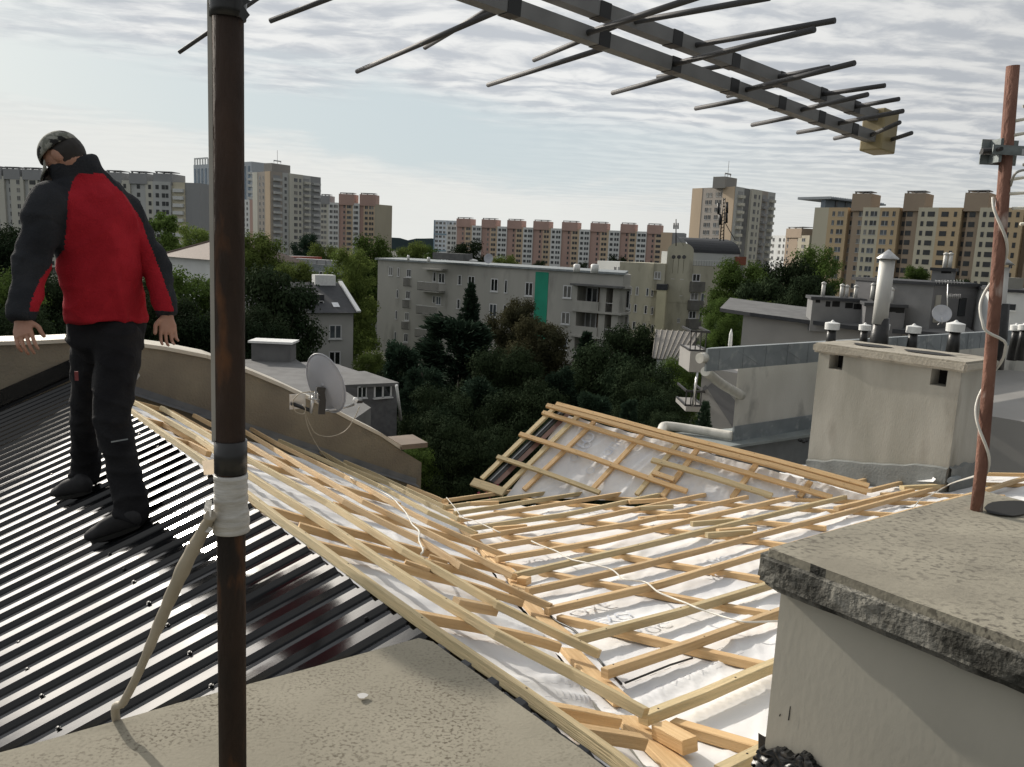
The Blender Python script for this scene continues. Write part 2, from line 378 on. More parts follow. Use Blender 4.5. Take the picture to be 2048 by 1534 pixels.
# ============================================================ THE ROOF UNDER CONSTRUCTION
H = 1.2
VD = dr(-38.5); UD = dr(51.5)
A0 = hit(690, 1126, hz(-H))                       # a point on the ridge
RIBD = dr(65.7, 24.1)
PM = plane(A0, VD.cross(RIBD)); PL = plane(A0, VD.cross(dr(59.5, -22.8)))
V0 = hit(1060, 1160, PL)
PR = plane(V0, dr(51, -2.8).cross(dr(-46.5, -9.9)))
Pa, Pb = hit(955, 985, PR), hit(1735, 990, PR)
PD = plane(Pa, (Pb-Pa).cross(dr(51, 33.9)))
TH = .036                                          # thickness of battens and counter battens
def fold(p, a, b, amp, s1, s2, seed=0.):
    """wrinkles that run along direction a"""
    u = p.dot(a); v = p.dot(b)
    q = Vector((u*s1+seed, v*s2+noise.noise(Vector((u*1.3, v*1.3, seed)))*1.2, seed))
    r = 1-abs(noise.noise(q))*2.4
    return amp*(max(r, 0)**3*1.1+.6*noise.noise(q*2.3+Vector((5, 1, 2)))+.8*noise.noise(Vector((u*.9, v*.9, seed+3))))
def membrane_patch(name, corners, pl, nu, nv, amp, a, b, s1, s2, seed, parent, m, lab=None, extra=None):
    P = [Vector(c) for c in corners]; mb = MB(); n = pl[0]
    for i in range(nu+1):
        for j in range(nv+1):
            s, t = i/nu, j/nv
            p = P[0]*(1-s)*(1-t)+P[1]*s*(1-t)+P[2]*s*t+P[3]*(1-s)*t
            d = fold(p, a, b, amp, s1, s2, seed)+fold(p, (a+b*.5).normalized(), (b-a*.5).normalized(), amp*.30, s1*2.2, s2*2.6, seed+30)
            if extra: d += extra(p, s, t)
            mb.v.append(p+n*(d-2*TH-.006))
    for i in range(nu):
        for j in range(nv):
            q = i*(nv+1)+j; mb.face((q, q+1, q+nv+2, q+nv+1), 0, None, True)
    o = mb.build(name, m, parent)
    if lab: o['label'] = lab
    return o
m = bpy.data.materials.new('roof_membrane'); m.use_nodes = True; M_['membrane'] = m
def mem():
    nt = m.node_tree; b = nt.nodes['Principled BSDF']; tc = nd(nt, 'ShaderNodeTexCoord')
    n = nd(nt, 'ShaderNodeTexNoise'); n.inputs['Scale'].default_value = 2.5; n.inputs['Detail'].default_value = 8; nt.links.new(tc.outputs['Object'], n.inputs['Vector'])
    cr = nd(nt, 'ShaderNodeValToRGB'); cr.color_ramp.elements[0].position = .3; cr.color_ramp.elements[0].color = (.57, .57, .585, 1)
    cr.color_ramp.elements[1].position = .6; cr.color_ramp.elements[1].color = (.72, .715, .71, 1); nt.links.new(n.outputs[0], cr.inputs[0]); 
    n2 = nd(nt, 'ShaderNodeTexNoise'); n2.inputs['Scale'].default_value = 55; n2.inputs['Detail'].default_value = 3; nt.links.new(tc.outputs['Object'], n2.inputs['Vector'])
    r2 = nd(nt, 'ShaderNodeMapRange'); r2.inputs[1].default_value = .68; r2.inputs[2].default_value = .8; r2.inputs[4].default_value = .35; nt.links.new(n2.outputs[0], r2.inputs[0])
    mx = nd(nt, 'ShaderNodeMix', data_type='RGBA'); mx.inputs['B'].default_value = (.55, .42, .28, 1); nt.links.new(r2.outputs[0], mx.inputs['Factor']); nt.links.new(cr.outputs[0], mx.inputs['A'])
    nt.links.new(mx.outputs['Result'], b.inputs['Base Color']); b.inputs['Roughness'].default_value = .8; b.inputs['Specular IOR Level'].default_value = .3
    n3 = nd(nt, 'ShaderNodeTexNoise'); n3.inputs['Scale'].default_value = 9; n3.inputs['Detail'].default_value = 6; n3.inputs['Distortion'].default_value = .8; nt.links.new(tc.outputs['Object'], n3.inputs['Vector'])
    bp = nd(nt, 'ShaderNodeBump'); bp.inputs['Strength'].default_value = .22; bp.inputs['Distance'].default_value = .02; nt.links.new(n3.outputs[0], bp.inputs['Height']); nt.links.new(bp.outputs[0], b.inputs['Normal'])
mem()
CL = dr(59.5, -22.8); CR = dr(-46.5, -9.9); CD = dr(51, 33.9)
RF = hit(214, 786, PL); RN = A0-VD*2.2
VF = hit(880, 996, PR); VN = hit(1440, 1660, PR)
# ridge - wall - valley: left slope
WL0 = Vector(hit(262, 776, PL)); WLD = Vector((.859, .512, 0))       # the end wall runs along this line
PW = vert(WL0, WL0+WLD)
t = thing('roof_membrane', 'white breather membrane with blue print on the slope between metal sheets and valley', 'roof membrane', hit(1000, 1200, PL))
t['group'] = 'white membranes under the battens'
membrane_patch('sheet', [A0+VD*4.35, RN, hit(1400, 1600, PR), hit(880, 988, PL)], PL, 200, 150, .013, CL, VD, 1.1, 4.2, 1.7, t, m)
MEML = t
t = thing('roof_membrane', 'white breather membrane with blue print on the broad slope below the cement chimneys', 'roof membrane', hit(1300, 1200, PR))
t['group'] = 'white membranes under the battens'
cD = hit(2330, 1000, PR)
membrane_patch('sheet', [VF, VN, hit(2500, 1560, PR), cD], PR, 200, 230, .013, UD, CR, 1.0, 4.6, 8.2, t, m)
def blend(a, b, t): return a*(1-t)+b*t
tt = .40
membrane_patch('upper_sheet', [blend(VF, cD, .33), cD, hit(2400, 938, PR), hit(1560, 933, PR)], PR, 90, 40, .016, UD, CR, 2.4, 5.6, 3.1, t, m)
MEMR = t
t = thing('roof_membrane', 'crumpled white breather membrane with blue print on the raised slope behind', 'roof membrane', hit(1300, 930, PD))
t['group'] = 'white membranes under the battens'
membrane_patch('sheet', [hit(1010, 985, PD), hit(1128, 820, PD), hit(1745, 985, PD), hit(1690, 1006, PD)], PD, 100, 180, .014, CD, dr(-32), 1.2, 5.0, 12.9, t, m)
MEMD = t

# lettering printed on the membranes (blue-grey, flat on the sheet)
M_['print'] = mat('membrane_print', (.47, .50, .57), .7, col2=(.64, .645, .66), scale=12, lo=.35, hi=.65)
def lettering(txt, px, py, pl, dirx, size, parent, lift=.012, name='printed_lettering'):
    c = bpy.data.curves.new(name, 'FONT'); c.body = txt; c.size = size; c.align_x = 'CENTER'; c.align_y = 'CENTER'; c.resolution_u = 3
    tmp = bpy.data.objects.new('tmp', c); COL.objects.link(tmp); dg = bpy.context.evaluated_depsgraph_get()
    me = bpy.data.meshes.new_from_object(tmp.evaluated_get(dg)); bpy.data.objects.remove(tmp); me.materials.append(M_['print'])
    n = pl[0]; x = (dirx-n*dirx.dot(n)).normalized(); y = n.cross(x); p = hit(px, py, off(pl, -2*TH+lift))
    bm = bmesh.new(); bm.from_mesh(me); bmesh.ops.subdivide_edges(bm, edges=[e for e in bm.edges if e.calc_length() > size*.2], cuts=2)
    wl = wloc(parent)
    for v in bm.verts: v.co = p+x*v.co.x+y*v.co.y-wl
    bm.to_mesh(me); bm.free()
    o = bpy.data.objects.new(name, me); COL.objects.link(o); o.parent = parent
    return o
for (tx, a, b_, pl, d, sz, par) in (
        ('FOLIDACO', 1213, 905, PD, -CD, .13, MEMD), ('O1', 1168, 880, PD, -CD, .2, MEMD), ('OTIO', 1160, 902, PD, -CD, .12, MEMD), ('GE', 1345, 925, PD, dr(141), .16, MEMD), ('FOLIDA', 1418, 915, PD, -CD, .11, MEMD),
        ('EXO', 1225, 1235, PR, UD, .12, MEMR), ('XOC', 1300, 1252, PR, UD, .10, MEMR), ('XO', 1065, 1117, PR, UD, .10, MEMR), ('EXO', 1440, 1118, PR, UD, .10, MEMR), ('XO', 1435, 1152, PR, UD, .10, MEMR),
        ('OXE', 1180, 1215, PR, UD, .14, MEMR), ('EXO', 1430, 1012, PR, UD, .14, MEMR), ('EXO', 1180, 1022, PR, UD, .14, MEMR),
        ('EXO', 745, 1107, PL, CL, .13, MEML), ('XOC', 640, 1078, PL, CL, .13, MEML), ('OXE', 940, 1250, PL, CL, .13, MEML), ('EXO', 545, 1015, PL, CL, .14, MEML)):
    lettering(tx, a, b_, pl, d, sz, par)
# dashed guide lines on the sheets
mb = MB()
for (x0, y0, x1, y1, pl) in ((1270, 1363, 1530, 1262, PR), (1310, 1375, 1500, 1300, PR), (1380, 1290, 1535, 1240, PR)):
    P, Q = hit(x0, y0, off(pl, -2*TH+.012)), hit(x1, y1, off(pl, -2*TH+.012)); L = (Q-P).length; d = (Q-P)/L; s = d.cross(pl[0])
    k = 0.
    while k < L-.05: mb.quad([P+d*k-s*.0012, P+d*(k+.04)-s*.0012, P+d*(k+.04)+s*.0012, P+d*k+s*.0012]); k += .085
mb.build('printed_dashes', mat('dash_ink', (.12, .12, .15), .6), MEMR)
mb = MB()
for (x0, y0, x1, y1, pl) in ((1015, 1360, 1190, 1372, PL), (1090, 1393, 1225, 1405, PL), (1150, 1412, 1245, 1418, PL)):
    P, Q = hit(x0, y0, off(pl, -2*TH+.012)), hit(x1, y1, off(pl, -2*TH+.012)); L = (Q-P).length; d = (Q-P)/L; s = d.cross(pl[0])
    k = 0.
    while k < L-.05: mb.quad([P+d*k-s*.0012, P+d*(k+.035)-s*.0012, P+d*(k+.035)+s*.0012, P+d*k+s*.0012]); k += .075
mb.build('printed_dashes', MATS['dash_ink'], MEML)

# ------------------------------------------------------------ battens
def batten(px, pl, w, h, wood, lab, group, lift=0., name='batten', jit=.004, nails=True, cat='batten'):
    """px: pixel polyline of the top face; lift lowers/raises the top face from the plane"""
    P = [hit(x, y, off(pl, lift)) for x, y in px]; n = pl[0]
    pts = []
    for a, b in zip(P[:-1], P[1:]):
        k = max(2, int((b-a).length/.35))
        for i in range(k): pts.append(a.lerp(b, i/k))
    pts.append(P[-1]); ph = rnd(0, 50)
    pts = [p+n*noise.noise(Vector((i*.5, ph, 0)))*jit+n.cross(VD)*noise.noise(Vector((i*.4, 0, ph)))*jit for i, p in enumerate(pts)]
    mb = MB().sweep(pts, rectprof(w*rnd(.94, 1.06), h), n, 0)
    o = mb.build(name, M_[wood], None, pts[0]); tag(o, lab, cat, group)
    if nails:
        nb = MB(); L = sum((b-a).length for a, b in zip(pts[:-1], pts[1:])); acc = rnd(.03, .2)
        for a, b in zip(pts[:-1], pts[1:]):
            d = (b-a).normalized(); ll = (b-a).length
            while acc < ll:
                p = a+d*acc+n.cross(d)*rnd(-.3, .3)*w; nb.lathe(p-n*.002, [(.0035, 0), (.0035, .0035), (0, .0035)], 6, axis=n); acc += rnd(.35, .55)
            acc -= ll
        if nb.v: nb.build('nail_heads', M_['nail'], o)
    return o
GR = 'roofing battens across the broad slope'
RB = [([(888, 998), (1029, 979)], 'pine', 'short farthest batten of the broad slope at the valley foot'),
      ([(883, 1012), (1107, 980)], 'treated_', 'second batten from the foot of the broad slope'),
      ([(909, 1023), (1170, 982)], 'treated_', 'third batten up from the foot of the broad slope'),
      ([(919, 1036), (1242, 984)], 'pine', 'fourth batten up from the foot of the broad slope'),
      ([(939, 1053), (1130, 1025), (1326, 984)], 'treated_', 'slim greenish fifth batten up the broad slope'),
      ([(940, 1071), (1160, 1037), (1409, 986)], 'pine', 'sixth batten up the broad slope with a rounded valley end'),
      ([(973, 1090), (1260, 1043), (1494, 990)], 'pine', 'seventh batten up the broad slope, brown toned'),
      ([(993, 1113), (1200, 1078), (1400, 1032), (1587, 990)], 'pine', 'eighth batten up the broad slope, ending by the valley board'),
      ([(1030, 1145), (1260, 1093), (1480, 1040), (1690, 990)], 'treated_', 'ninth batten up the broad slope, above the black valley wrap'),
      ([(1054, 1176), (1260, 1131), (1500, 1070), (1750, 1005), (1933, 956)], 'pine', 'very long tenth batten running up toward the plastered chimney'),
      ([(1093, 1214), (1320, 1163), (1509, 1106), (1700, 1052), (1955, 982)], 'pine', 'eleventh batten up the broad slope with the cream cable crossing it'),
      ([(1150, 1272), (1350, 1220), (1537, 1164), (1720, 1105), (1900, 1048)], 'treated_', 'greenish batten under the loose cable near the cement chimney'),
      ([(1209, 1338), (1370, 1285), (1537, 1225), (1720, 1160), (1950, 1080)], 'pine', 'knotty batten with a sawn end above the black strip'),
      ([(1285, 1428), (1410, 1378), (1526, 1330), (1720, 1250), (2000, 1135)], 'treated_', 'nearest thick greenish batten beside the wood offcut'),
      ([(1440, 1534), (1510, 1500), (1700, 1405), (2000, 1255)], 'treated_', 'batten end at the bottom corner of the cement chimney')]
for p, wd, lb in RB: batten(p, PR, .040, TH, 'pine_green' if wd == 'treated_' else 'pine', lb, GR)
for p, wd, lb in [([(1694, 965), (1755, 951)], 'pine', 'short batten end right below the plastered chimney'),
                  ([(1738, 978), (1837, 953)], 'pine', 'short batten behind the doubled ridge board end'),
                  ([(1672, 1013), (1825, 977)], 'pine', 'loose batten lying doubled beside the very long batten'),
                  ([(1645, 955), (1681, 948)], 'pine', 'stub of batten at the left foot of the plastered chimney'),
                  ([(1968, 978), (2032, 958), (2100, 940)], 'pine', 'batten behind the rusty red pole base'),
                  ([(1860, 968), (1932, 945)], 'pine', 'offcut batten left of the rusty red pole'),
                  ([(1960, 945), (2100, 947)], 'pine_orange', 'flat board along the wall foot behind the rusty red pole')]:
    batten(p, PR, .045, TH, wd, lb, GR, lift=.002)
GC = 'counter battens on the broad slope'
RC = [([(1346, 1438), (1512, 1487), (1640, 1525)], 'nearest counter battens piece right of the wood offcut'),
      ([(1118, 1230), (1330, 1280), (1526, 1325), (1700, 1368)], 'counter batten with sawdust starting at the valley board'),
      ([(1012, 1125), (1185, 1160), (1370, 1193), (1532, 1222), (1700, 1250)], 'counter batten passing under the loose cable'),
      ([(1006, 1066), (1162, 1093), (1345, 1125), (1518, 1151), (1650, 1170)], 'counter batten in the middle of the broad slope'),
      ([(990, 1020), (1179, 1040), (1340, 1057), (1506, 1077), (1600, 1090)], 'counter batten reaching the cement slab corner'),
      ([(1044, 996), (1214, 1011), (1400, 1030), (1560, 1044), (1651, 1052)], 'counter batten third from the raised slope'),
      ([(1160, 990), (1382, 1001), (1560, 1012), (1700, 1021), (1790, 1026)], 'counter batten second from the raised slope'),
      ([(1244, 989), (1528, 994), (1700, 999), (1900, 1004)], 'counter batten along the foot of the raised slope'),
      ([(1680, 957), (1790, 959), (1900, 962)], 'thin counter batten in front of the plastered chimney'),
      ([(1760, 985), (1900, 988), (2010, 990)], 'thin counter batten behind the cement slab edge'),
      ([(1955, 964), (2100, 969)], 'counter batten right of the rusty red pole')]
for p, lb in RC: batten(p, PR, .040, TH, 'pine_orange', lb, GC, lift=-TH, name='counter_batten', nails=False, cat='counter batten')
GL = 'roofing battens along the ridge slope'
LB = [([(214, 783), (252, 809), (410, 918), (560, 1030), (690, 1123), (870, 1252), (1040, 1368), (1235, 1505), (1330, 1575)], 'pine_green', 'ridge batten that the black metal sheets butt against'),
      ([(262, 796), (400, 872), (495, 941), (688, 1064), (850, 1170), (1000, 1260), (1150, 1336), (1295, 1417)], 'pine_green', 'second batten from the ridge, reaching the wood offcut'),
      ([(325, 812), (419, 866), (495, 912), (660, 1003), (811, 1098), (1000, 1203), (1200, 1301)], 'pine_green', 'third batten from the ridge, ending at the valley board'),
      ([(390, 828), (495, 884), (692, 1000), (843, 1077), (925, 1127), (1103, 1207)], 'pine', 'fourth batten from the ridge, jointed halfway'),
      ([(400, 813), (495, 862), (600, 925), (731, 1000), (860, 1062), (1030, 1147)], 'pine', 'fifth batten from the ridge with a black painted end'),
      ([(495, 850), (559, 886), (694, 950), (778, 997), (860, 1040), (1011, 1107)], 'pine', 'sixth batten from the ridge with a slanting cut end'),
      ([(560, 878), (630, 908), (760, 968), (860, 1022), (955, 1063)], 'pine_green', 'seventh batten from the ridge with a cable hanging over it'),
      ([(630, 893), (694, 929), (780, 965), (860, 1005), (919, 1035)], 'pine_green', 'eighth batten from the ridge'),
      ([(690, 920), (757, 948), (820, 978), (890, 1010)], 'pine_green', 'ninth batten from the ridge near the wall foot'),
      ([(816, 969), (850, 983), (887, 999)], 'pine', 'last short batten of the ridge slope at the eaves')]
for p, wd, lb in LB: batten(p, PL, .036, .034, wd, lb, GL, jit=.006)
GK = 'counter battens on the ridge slope'
LC = [([(669, 1004), (800, 1040), (907, 1071), (990, 1095)], 'counter batten under the fifth ridge slope batten'),
      ([(640, 1040), (682, 1052), (800, 1085), (910, 1113), (1013, 1138)], 'counter batten in the middle of the ridge slope'),
      ([(600, 1045), (720, 1082), (830, 1112), (930, 1137), (1010, 1163)], 'slim counter batten close below another'),
      ([(620, 1078), (750, 1110), (860, 1143), (930, 1160), (1047, 1198)], 'counter batten meeting the valley board at its joint'),
      ([(820, 1219), (950, 1243), (1060, 1268), (1121, 1287)], 'dark edged counter batten ending at the valley board'),
      ([(1090, 1405), (1165, 1418), (1238, 1433)], 'short sawn counter batten beside the printed dashes'),
      ([(1150, 1449), (1220, 1461), (1289, 1473)], 'greenish short counter batten nearest the corner'),
      ([(490, 1000), (560, 1018), (640, 1040)], 'counter batten just right of the taped pole'),
      ([(460, 905), (560, 935), (700, 976), (800, 1005)], 'counter batten behind the taped pole'),
      ([(268, 800), (345, 820), (419, 862), (495, 895), (600, 928)], 'counter batten from the ridge end toward the pole'),
      ([(290, 835), (330, 845), (419, 890)], 'counter batten beside the sheet edge left of the pole'),
      ([(340, 872), (380, 882), (420, 903)], 'short counter batten next to the glaring sheets')]
for p, lb in LC: batten(p, PL, .040, TH, 'pine_orange', lb, GK, lift=-.034, name='counter_batten', nails=False, cat='counter batten')
tag(batten([(914, 1196), (993, 1212)], PL, .05, .04, 'pine', 'short loose wooden block between two ridge slope battens', None, lift=-.03, name='wood_block', nails=False, cat='wood block'))
GD = 'battens on the raised slope'
DBt = [([(1093, 809), (1200, 838), (1330, 875), (1550, 930), (1735, 982)], .05, .045, 'pine_orange', 'ridge board of the raised slope'),
       ([(1112, 806), (1200, 829), (1330, 864), (1550, 919), (1738, 970)], .05, .05, 'pine_orange', 'second board doubled along the back of the raised ridge'),
       ([(1085, 823), (1320, 895), (1500, 946), (1664, 993)], .05, .0, 'pine_orange', 'long batten just below the raised ridge board'),
       ([(1039, 866), (1180, 912), (1297, 955), (1374, 981)], .05, 0, 'pine_orange', 'long batten across the middle of the raised slope'),
       ([(994, 912), (1090, 944), (1199, 984)], .05, 0, 'pine_green', 'mouldy batten low on the raised slope'),
       ([(1303, 918), (1420, 951), (1544, 990)], .055, .02, 'pine_green', 'mouldy loose batten on the right of the raised slope'),
       ([(1305, 943), (1348, 958)], .05, .01, 'pine', 'short broken batten piece among the raised rafters'),
       ([(944, 962), (1008, 984)], .10, .0, 'pine_green', 'wide bottom board at the eaves corner of the raised slope')]
for p, w_, l_, wd, lb in DBt: batten(p, PD, w_, .03, wd, lb, GD, lift=l_)
DR = [([(963, 956), (1107, 816)], 'pine_green', 'edge rafter batten at the left verge of the raised slope'),
      ([(1006, 978), (1155, 831)], 'pine_green', 'second upright batten of the raised slope'),
      ([(1047, 978), (1188, 842)], 'pine_orange', 'third upright batten of the raised slope'),
      ([(1184, 977), (1284, 868)], 'pine_orange', 'fourth upright batten of the raised slope'),
      ([(1273, 988), (1355, 886)], 'pine_green', 'fifth upright batten with the loose pieces on it'),
      ([(1324, 992), (1394, 898)], 'pine_orange', 'sixth upright batten of the raised slope'),
      ([(1464, 994), (1512, 928)], 'pine_orange', 'seventh upright batten of the raised slope'),
      ([(1599, 992), (1621, 962)], 'pine_orange', 'last short upright batten of the raised slope')]
for p, wd, lb in DR: batten(p, PD, .05, .03, wd, lb, 'upright battens on the raised slope', lift=-.03, name='counter_batten', nails=False, cat='counter batten')
# dark verge trim between the first two uprights
mb = MB()
P = [hit(x, y, off(PD, -.05)) for x, y in ((975, 960), (1118, 822), (1128, 826), (988, 965))]
mb.quad(P)
P2 = [p+PD[0]*.012 for p in (P[0].lerp(P[3], .4), P[1].lerp(P[2], .4), P[1].lerp(P[2], .55), P[0].lerp(P[3], .55))]
mb.quad(P2, 1); 
P3 = [hit(x, y, off(PD, -.045)) for x, y in ((986, 967), (1135, 823), (1143, 827), (998, 968))]; mb.quad(P3, 2)
o = mb.build('verge_trim', [M_['black'], M_['zinc'], mat('brown_trim', (.10, .04, .025), .6)]); tag(o, 'black and brown metal verge trim along the left edge of the raised slope', 'roof trim')
# valley boards
VB = [([(885, 1001), (915, 1040), (960, 1090), (1000, 1130)], 'pine_orange', 'far valley board under the batten ends'),
      ([(975, 1100), (1020, 1143), (1050, 1185)], 'pine_orange', 'middle valley board with a notch'),
      ([(1043, 1185), (1080, 1228), (1130, 1268)], 'pine_orange', 'bright valley board beside the black wrap'),
      ([(1140, 1296), (1190, 1350), (1250, 1402)], 'pine_orange', 'knotty orange valley board'),
      ([(1250, 1430), (1300, 1475), (1375, 1545), (1440, 1610)], 'pine_orange', 'nearest valley board at the bottom edge')]
nv = (PR[0]+PL[0]).normalized(); 
for p, wd, lb in VB:
    P = [hit(x, y, off(PR, -.045)) for x, y in p]
    mb = MB().sweep(P, rectprof(.085, .022), nv, 0); o = mb.build('valley_board', M_[wd], None, P[0]); tag(o, lb, 'valley board', 'boards laid along the valley')
mb = MB().tube(smoothpath([hit(x, y, off(PR, -.045)) for x, y in ((1085, 1212), (1110, 1240), (1150, 1262), (1190, 1310), (1215, 1340), (1243, 1368))], 4), .005, 6)
tag(mb.build('rubber_strip', M_['black']), 'thin black rubber strip lying along the valley board', 'rubber strip')
mb = MB().tube([hit(x, y, off(PR, -.06)) for x, y in ((1250, 1366), (1340, 1330), (1385, 1316))], .004, 6)
tag(mb.build('rubber_strip', M_['black']), 'thin black rubber strip lying on the white membrane', 'rubber strip')
# offcuts
def offcut(px, py, pl, d, L, w, h, lab, wood='pine_orange', lift=0.):
    n = pl[0]; d = (d-n*d.dot(n)).normalized(); p = hit(px, py, off(pl, lift))
    o = MB().sweep([p-d*L/2, p, p+d*L/2], rectprof(w, h), n).build('wood_offcut', M_[wood], None, p); return tag(o, lab, 'wood offcut', 'loose offcuts of batten lying on the roof')
offcut(1348, 1460, PR, dr(150), .14, .06, .045, 'chunky offcut with rough sawn faces beside the nearest batten')
offcut(1048, 1154, PR, dr(120), .06, .06, .04, 'small cube offcut at the valley by the black batten end', lift=-.01)
offcut(1327, 1030, PR, dr(75), .42, .05, .036, 'offcut with a dark end in the middle of the broad slope')
offcut(1424, 1040, PR, dr(75), .34, .05, .036, 'splintered offcut under the ninth batten', 'pine_green')
offcut(1458, 1062, PR, dr(78), .34, .05, .036, 'greenish offcut near the cement slab corner', 'pine_green')
offcut(1473, 1055, PR, dr(75), .30, .05, .036, 'offcut lying behind the greenish one near the slab corner', 'pine')
offcut(1020, 1051, PR, dr(75), .26, .05, .036, 'offcut lying across the far battens near the valley')
offcut(1295, 998, PR, dr(78), .36, .05, .034, 'thin offcut below the raised slope')
offcut(1312, 1011, PR, dr(78), .3, .05, .034, 'thin greenish offcut left of the dark ended one', 'pine_green')
offcut(1840, 970, PR, dr(84), .36, .08, .04, 'board offcut near the foot of the plastered chimney', 'pine_green', .02)
offcut(965, 1003, PR, dr(90), .3, .05, .036, 'offcut on the farthest battens')
for k, (x_, y_, pl_, r_) in enumerate(((1025, 1147, PL, .03), (836, 1128, PL, .06), (878, 1115, PL, .05))): 
    offcut(x_, y_, pl_, dr(80), r_*2, .035, .03, ('tiny offcut by the black batten end', 'tiny wedge under the third ridge slope batten', 'tiny block under the fourth ridge slope batten')[k], 'pine', -.02)

# loose cables on the roof
def cable(px, pl, r, lab, lift=.01, mt='cable_white', name='cable'):
    P = smoothpath([hit(x, y, off(pl, lift+rnd(-.004, .006))) for x, y in px], 6)
    return tag(MB().tube(P, r, 8).build(name, M_[mt]), lab, 'cable')
cable([(1063, 1082), (1085, 1092), (1112, 1102), (1140, 1118), (1166, 1124), (1200, 1132), (1225, 1140), (1245, 1157), (1262, 1160), (1292, 1165), (1315, 1183), (1345, 1196), (1372, 1206), (1392, 1215), (1420, 1225), (1470, 1240), (1500, 1244), (1560, 1242)], PR, .0045, 'cream loose cable snaking over the broad slope')
cable([(700, 955), (775, 990), (800, 1012), (815, 1030), (824, 1048), (838, 1062), (838, 1080), (846, 1100), (842, 1108)], PL, .005, 'cream cable drooping over the ridge slope battens', .006)
cable([(893, 995), (912, 1018), (925, 1035), (950, 1042), (1000, 1065)], PR, .004, 'thin cable over the far batten ends at the valley')

# ------------------------------------------------------------ trapezoid sheet roof
t = thing('metal_roof', 'glossy anthracite trapezoid metal sheets covering the near slope', 'metal roof', A0-RIBD)
n = PM[0]; dm = -RIBD
per = .127; hh = .017
v0 = -3.2; v1 = 4.7; SH = []
profile = [(0, 0), (.030, 0), (.046, .0022), (.062, 0), (.067, 0), (.080, hh), (.114, hh), (.127, 0)]
prof1 = []
k = 0; v = v0
while v < v1:
    for (a, h) in profile[:-1]: prof1.append((v+a, h))
    v += per
sheets = []; step = 8*(len(profile)-1)
i = 0; sidx = 0
while i < len(prof1)-1:
    seg = prof1[i:i+step+1]
    mb = MB(); us = [0, .02]+[.3*q for q in range(1, 22)]
    o0 = -.018+rnd(-.008, .010)
    for (vv, h) in seg:
        for u in us:
            wv = noise.noise(Vector((vv*2, u*1.2, sidx)))*.0012
            mb.v.append(A0+VD*vv+dm*(u-o0)+n*(h-.040+wv-.0015*(sidx % 2)))
    nu = len(us)
    for a in range(len(seg)-1):
        for b in range(nu-1): mb.face((a*nu+b, a*nu+b+1, (a+1)*nu+b+1, (a+1)*nu+b))
    mb.build('roof_sheet', M_['metal_roof'], t)
    i += step; sidx += 1
scr = [(220, 1109), (249, 1139), (268, 1165), (298, 1207), (336, 1251), (380, 1307), (423, 1373), (38, 1286), (55, 1340), (84, 1393), (117, 1458), (581, 1112), (632, 1156), (700, 1203), (733, 1238),
       (19, 859), (60, 902), (104, 950), (118, 975), (138, 1000), (168, 1043), (279, 869), (317, 895), (374, 941), (404, 967), (137, 755), (258, 1275)]
for q in scr:
    p = hit(q[0], q[1], off(PM, -.038)); 
    MB().lathe(p, [(.009, 0), (.009, .003), (.0062, .003), (.0062, .009), (0, .010)], 6, axis=n, smooth=False).build('screw', M_['black'], t)
# a cardboard spacer by the pole
p = [hit(404, 922, off(PM, 0)), hit(408, 950, off(PM, 0)), hit(432, 948, off(PM, .01)), hit(430, 918, off(PM, .01))]
tag(MB().quad(p).build('cardboard_piece', mat('cardboard', (.52, .40, .26), .85, var=.2)), 'scrap of beige cardboard at the sheet edge behind the pole', 'cardboard')

# ------------------------------------------------------------ end wall with coping
def wallpt(px, py, d=0.): return hit(px, py, (PW[0], PW[1]+d))
def wz(P, pl):                                     # height of plane pl at the xy of P
    nn, dd = pl; return (dd-nn.x*P.x-nn.y*P.y)/nn.z
top = [(-330, 720), (0, 690), (75, 688), (134, 685), (256, 690), (330, 700), (413, 716), (500, 748), (560, 773), (600, 792), (650, 815), (700, 842), (760, 872), (800, 899)]
T = [wallpt(x, y) for x, y in top]
nrm = PW[0].copy(); nrm.z = 0; nrm.normalize()
if nrm.y < 0: nrm = -nrm                            # away from the viewer
t = thing('parapet_wall', 'beige rendered gable wall with pale coping stepping down behind the roof', 'wall', WL0)
wall = MB(); K = []
thk = .30
for i in range(len(T)-1):
    a, b = T[i], T[i+1]
    za, zb = ZE-3.4, ZE-3.4
    A_ = Vector((a.x, a.y, za)); B_ = Vector((b.x, b.y, zb))
    wall.quad([A_, B_, b, a]); 
    wall.quad([A_+nrm*thk, B_+nrm*thk, b+nrm*thk, a+nrm*thk]); 
    wall.quad([a, b, b+nrm*thk, a+nrm*thk])
e = T[-1]; ee = wallpt(843, 925); 
wall.quad([Vector((e.x, e.y, ZE-3.4)), Vector((ee.x, ee.y, ZE-3.4)), ee, e])
wall.quad([e, ee, ee+nrm*thk, e+nrm*thk])
wall.quad([Vector((ee.x, ee.y, ZE-3.4)), Vector((ee.x, ee.y, ZE-3.4))+nrm*thk, ee+nrm*thk, ee])
wall.quad([Vector((ee.x, ee.y, ZE-3.4))+nrm*thk, Vector((e.x, e.y, ZE-3.4))+nrm*thk, e+nrm*thk, ee+nrm*thk])
wall.build('wall', M_['parapet'], t)
cp = MB()
for i in range(len(T)-1):
    a, b = T[i], T[i+1]; d = (b-a).normalized(); up_ = nrm.cross(d)
    if up_.z < 0: up_ = -up_
    ov = .035; wid = thk+2*ov if i < 8 else thk+ov
    cp.box((a+b)/2+nrm*(thk/2)+up_*.018, (b-a)/2*1.0, nrm*(wid/2), up_*.016)
cp.build('coping', M_['coping'], t)
ca, cb = wallpt(795, 893), wallpt(855, 921); 
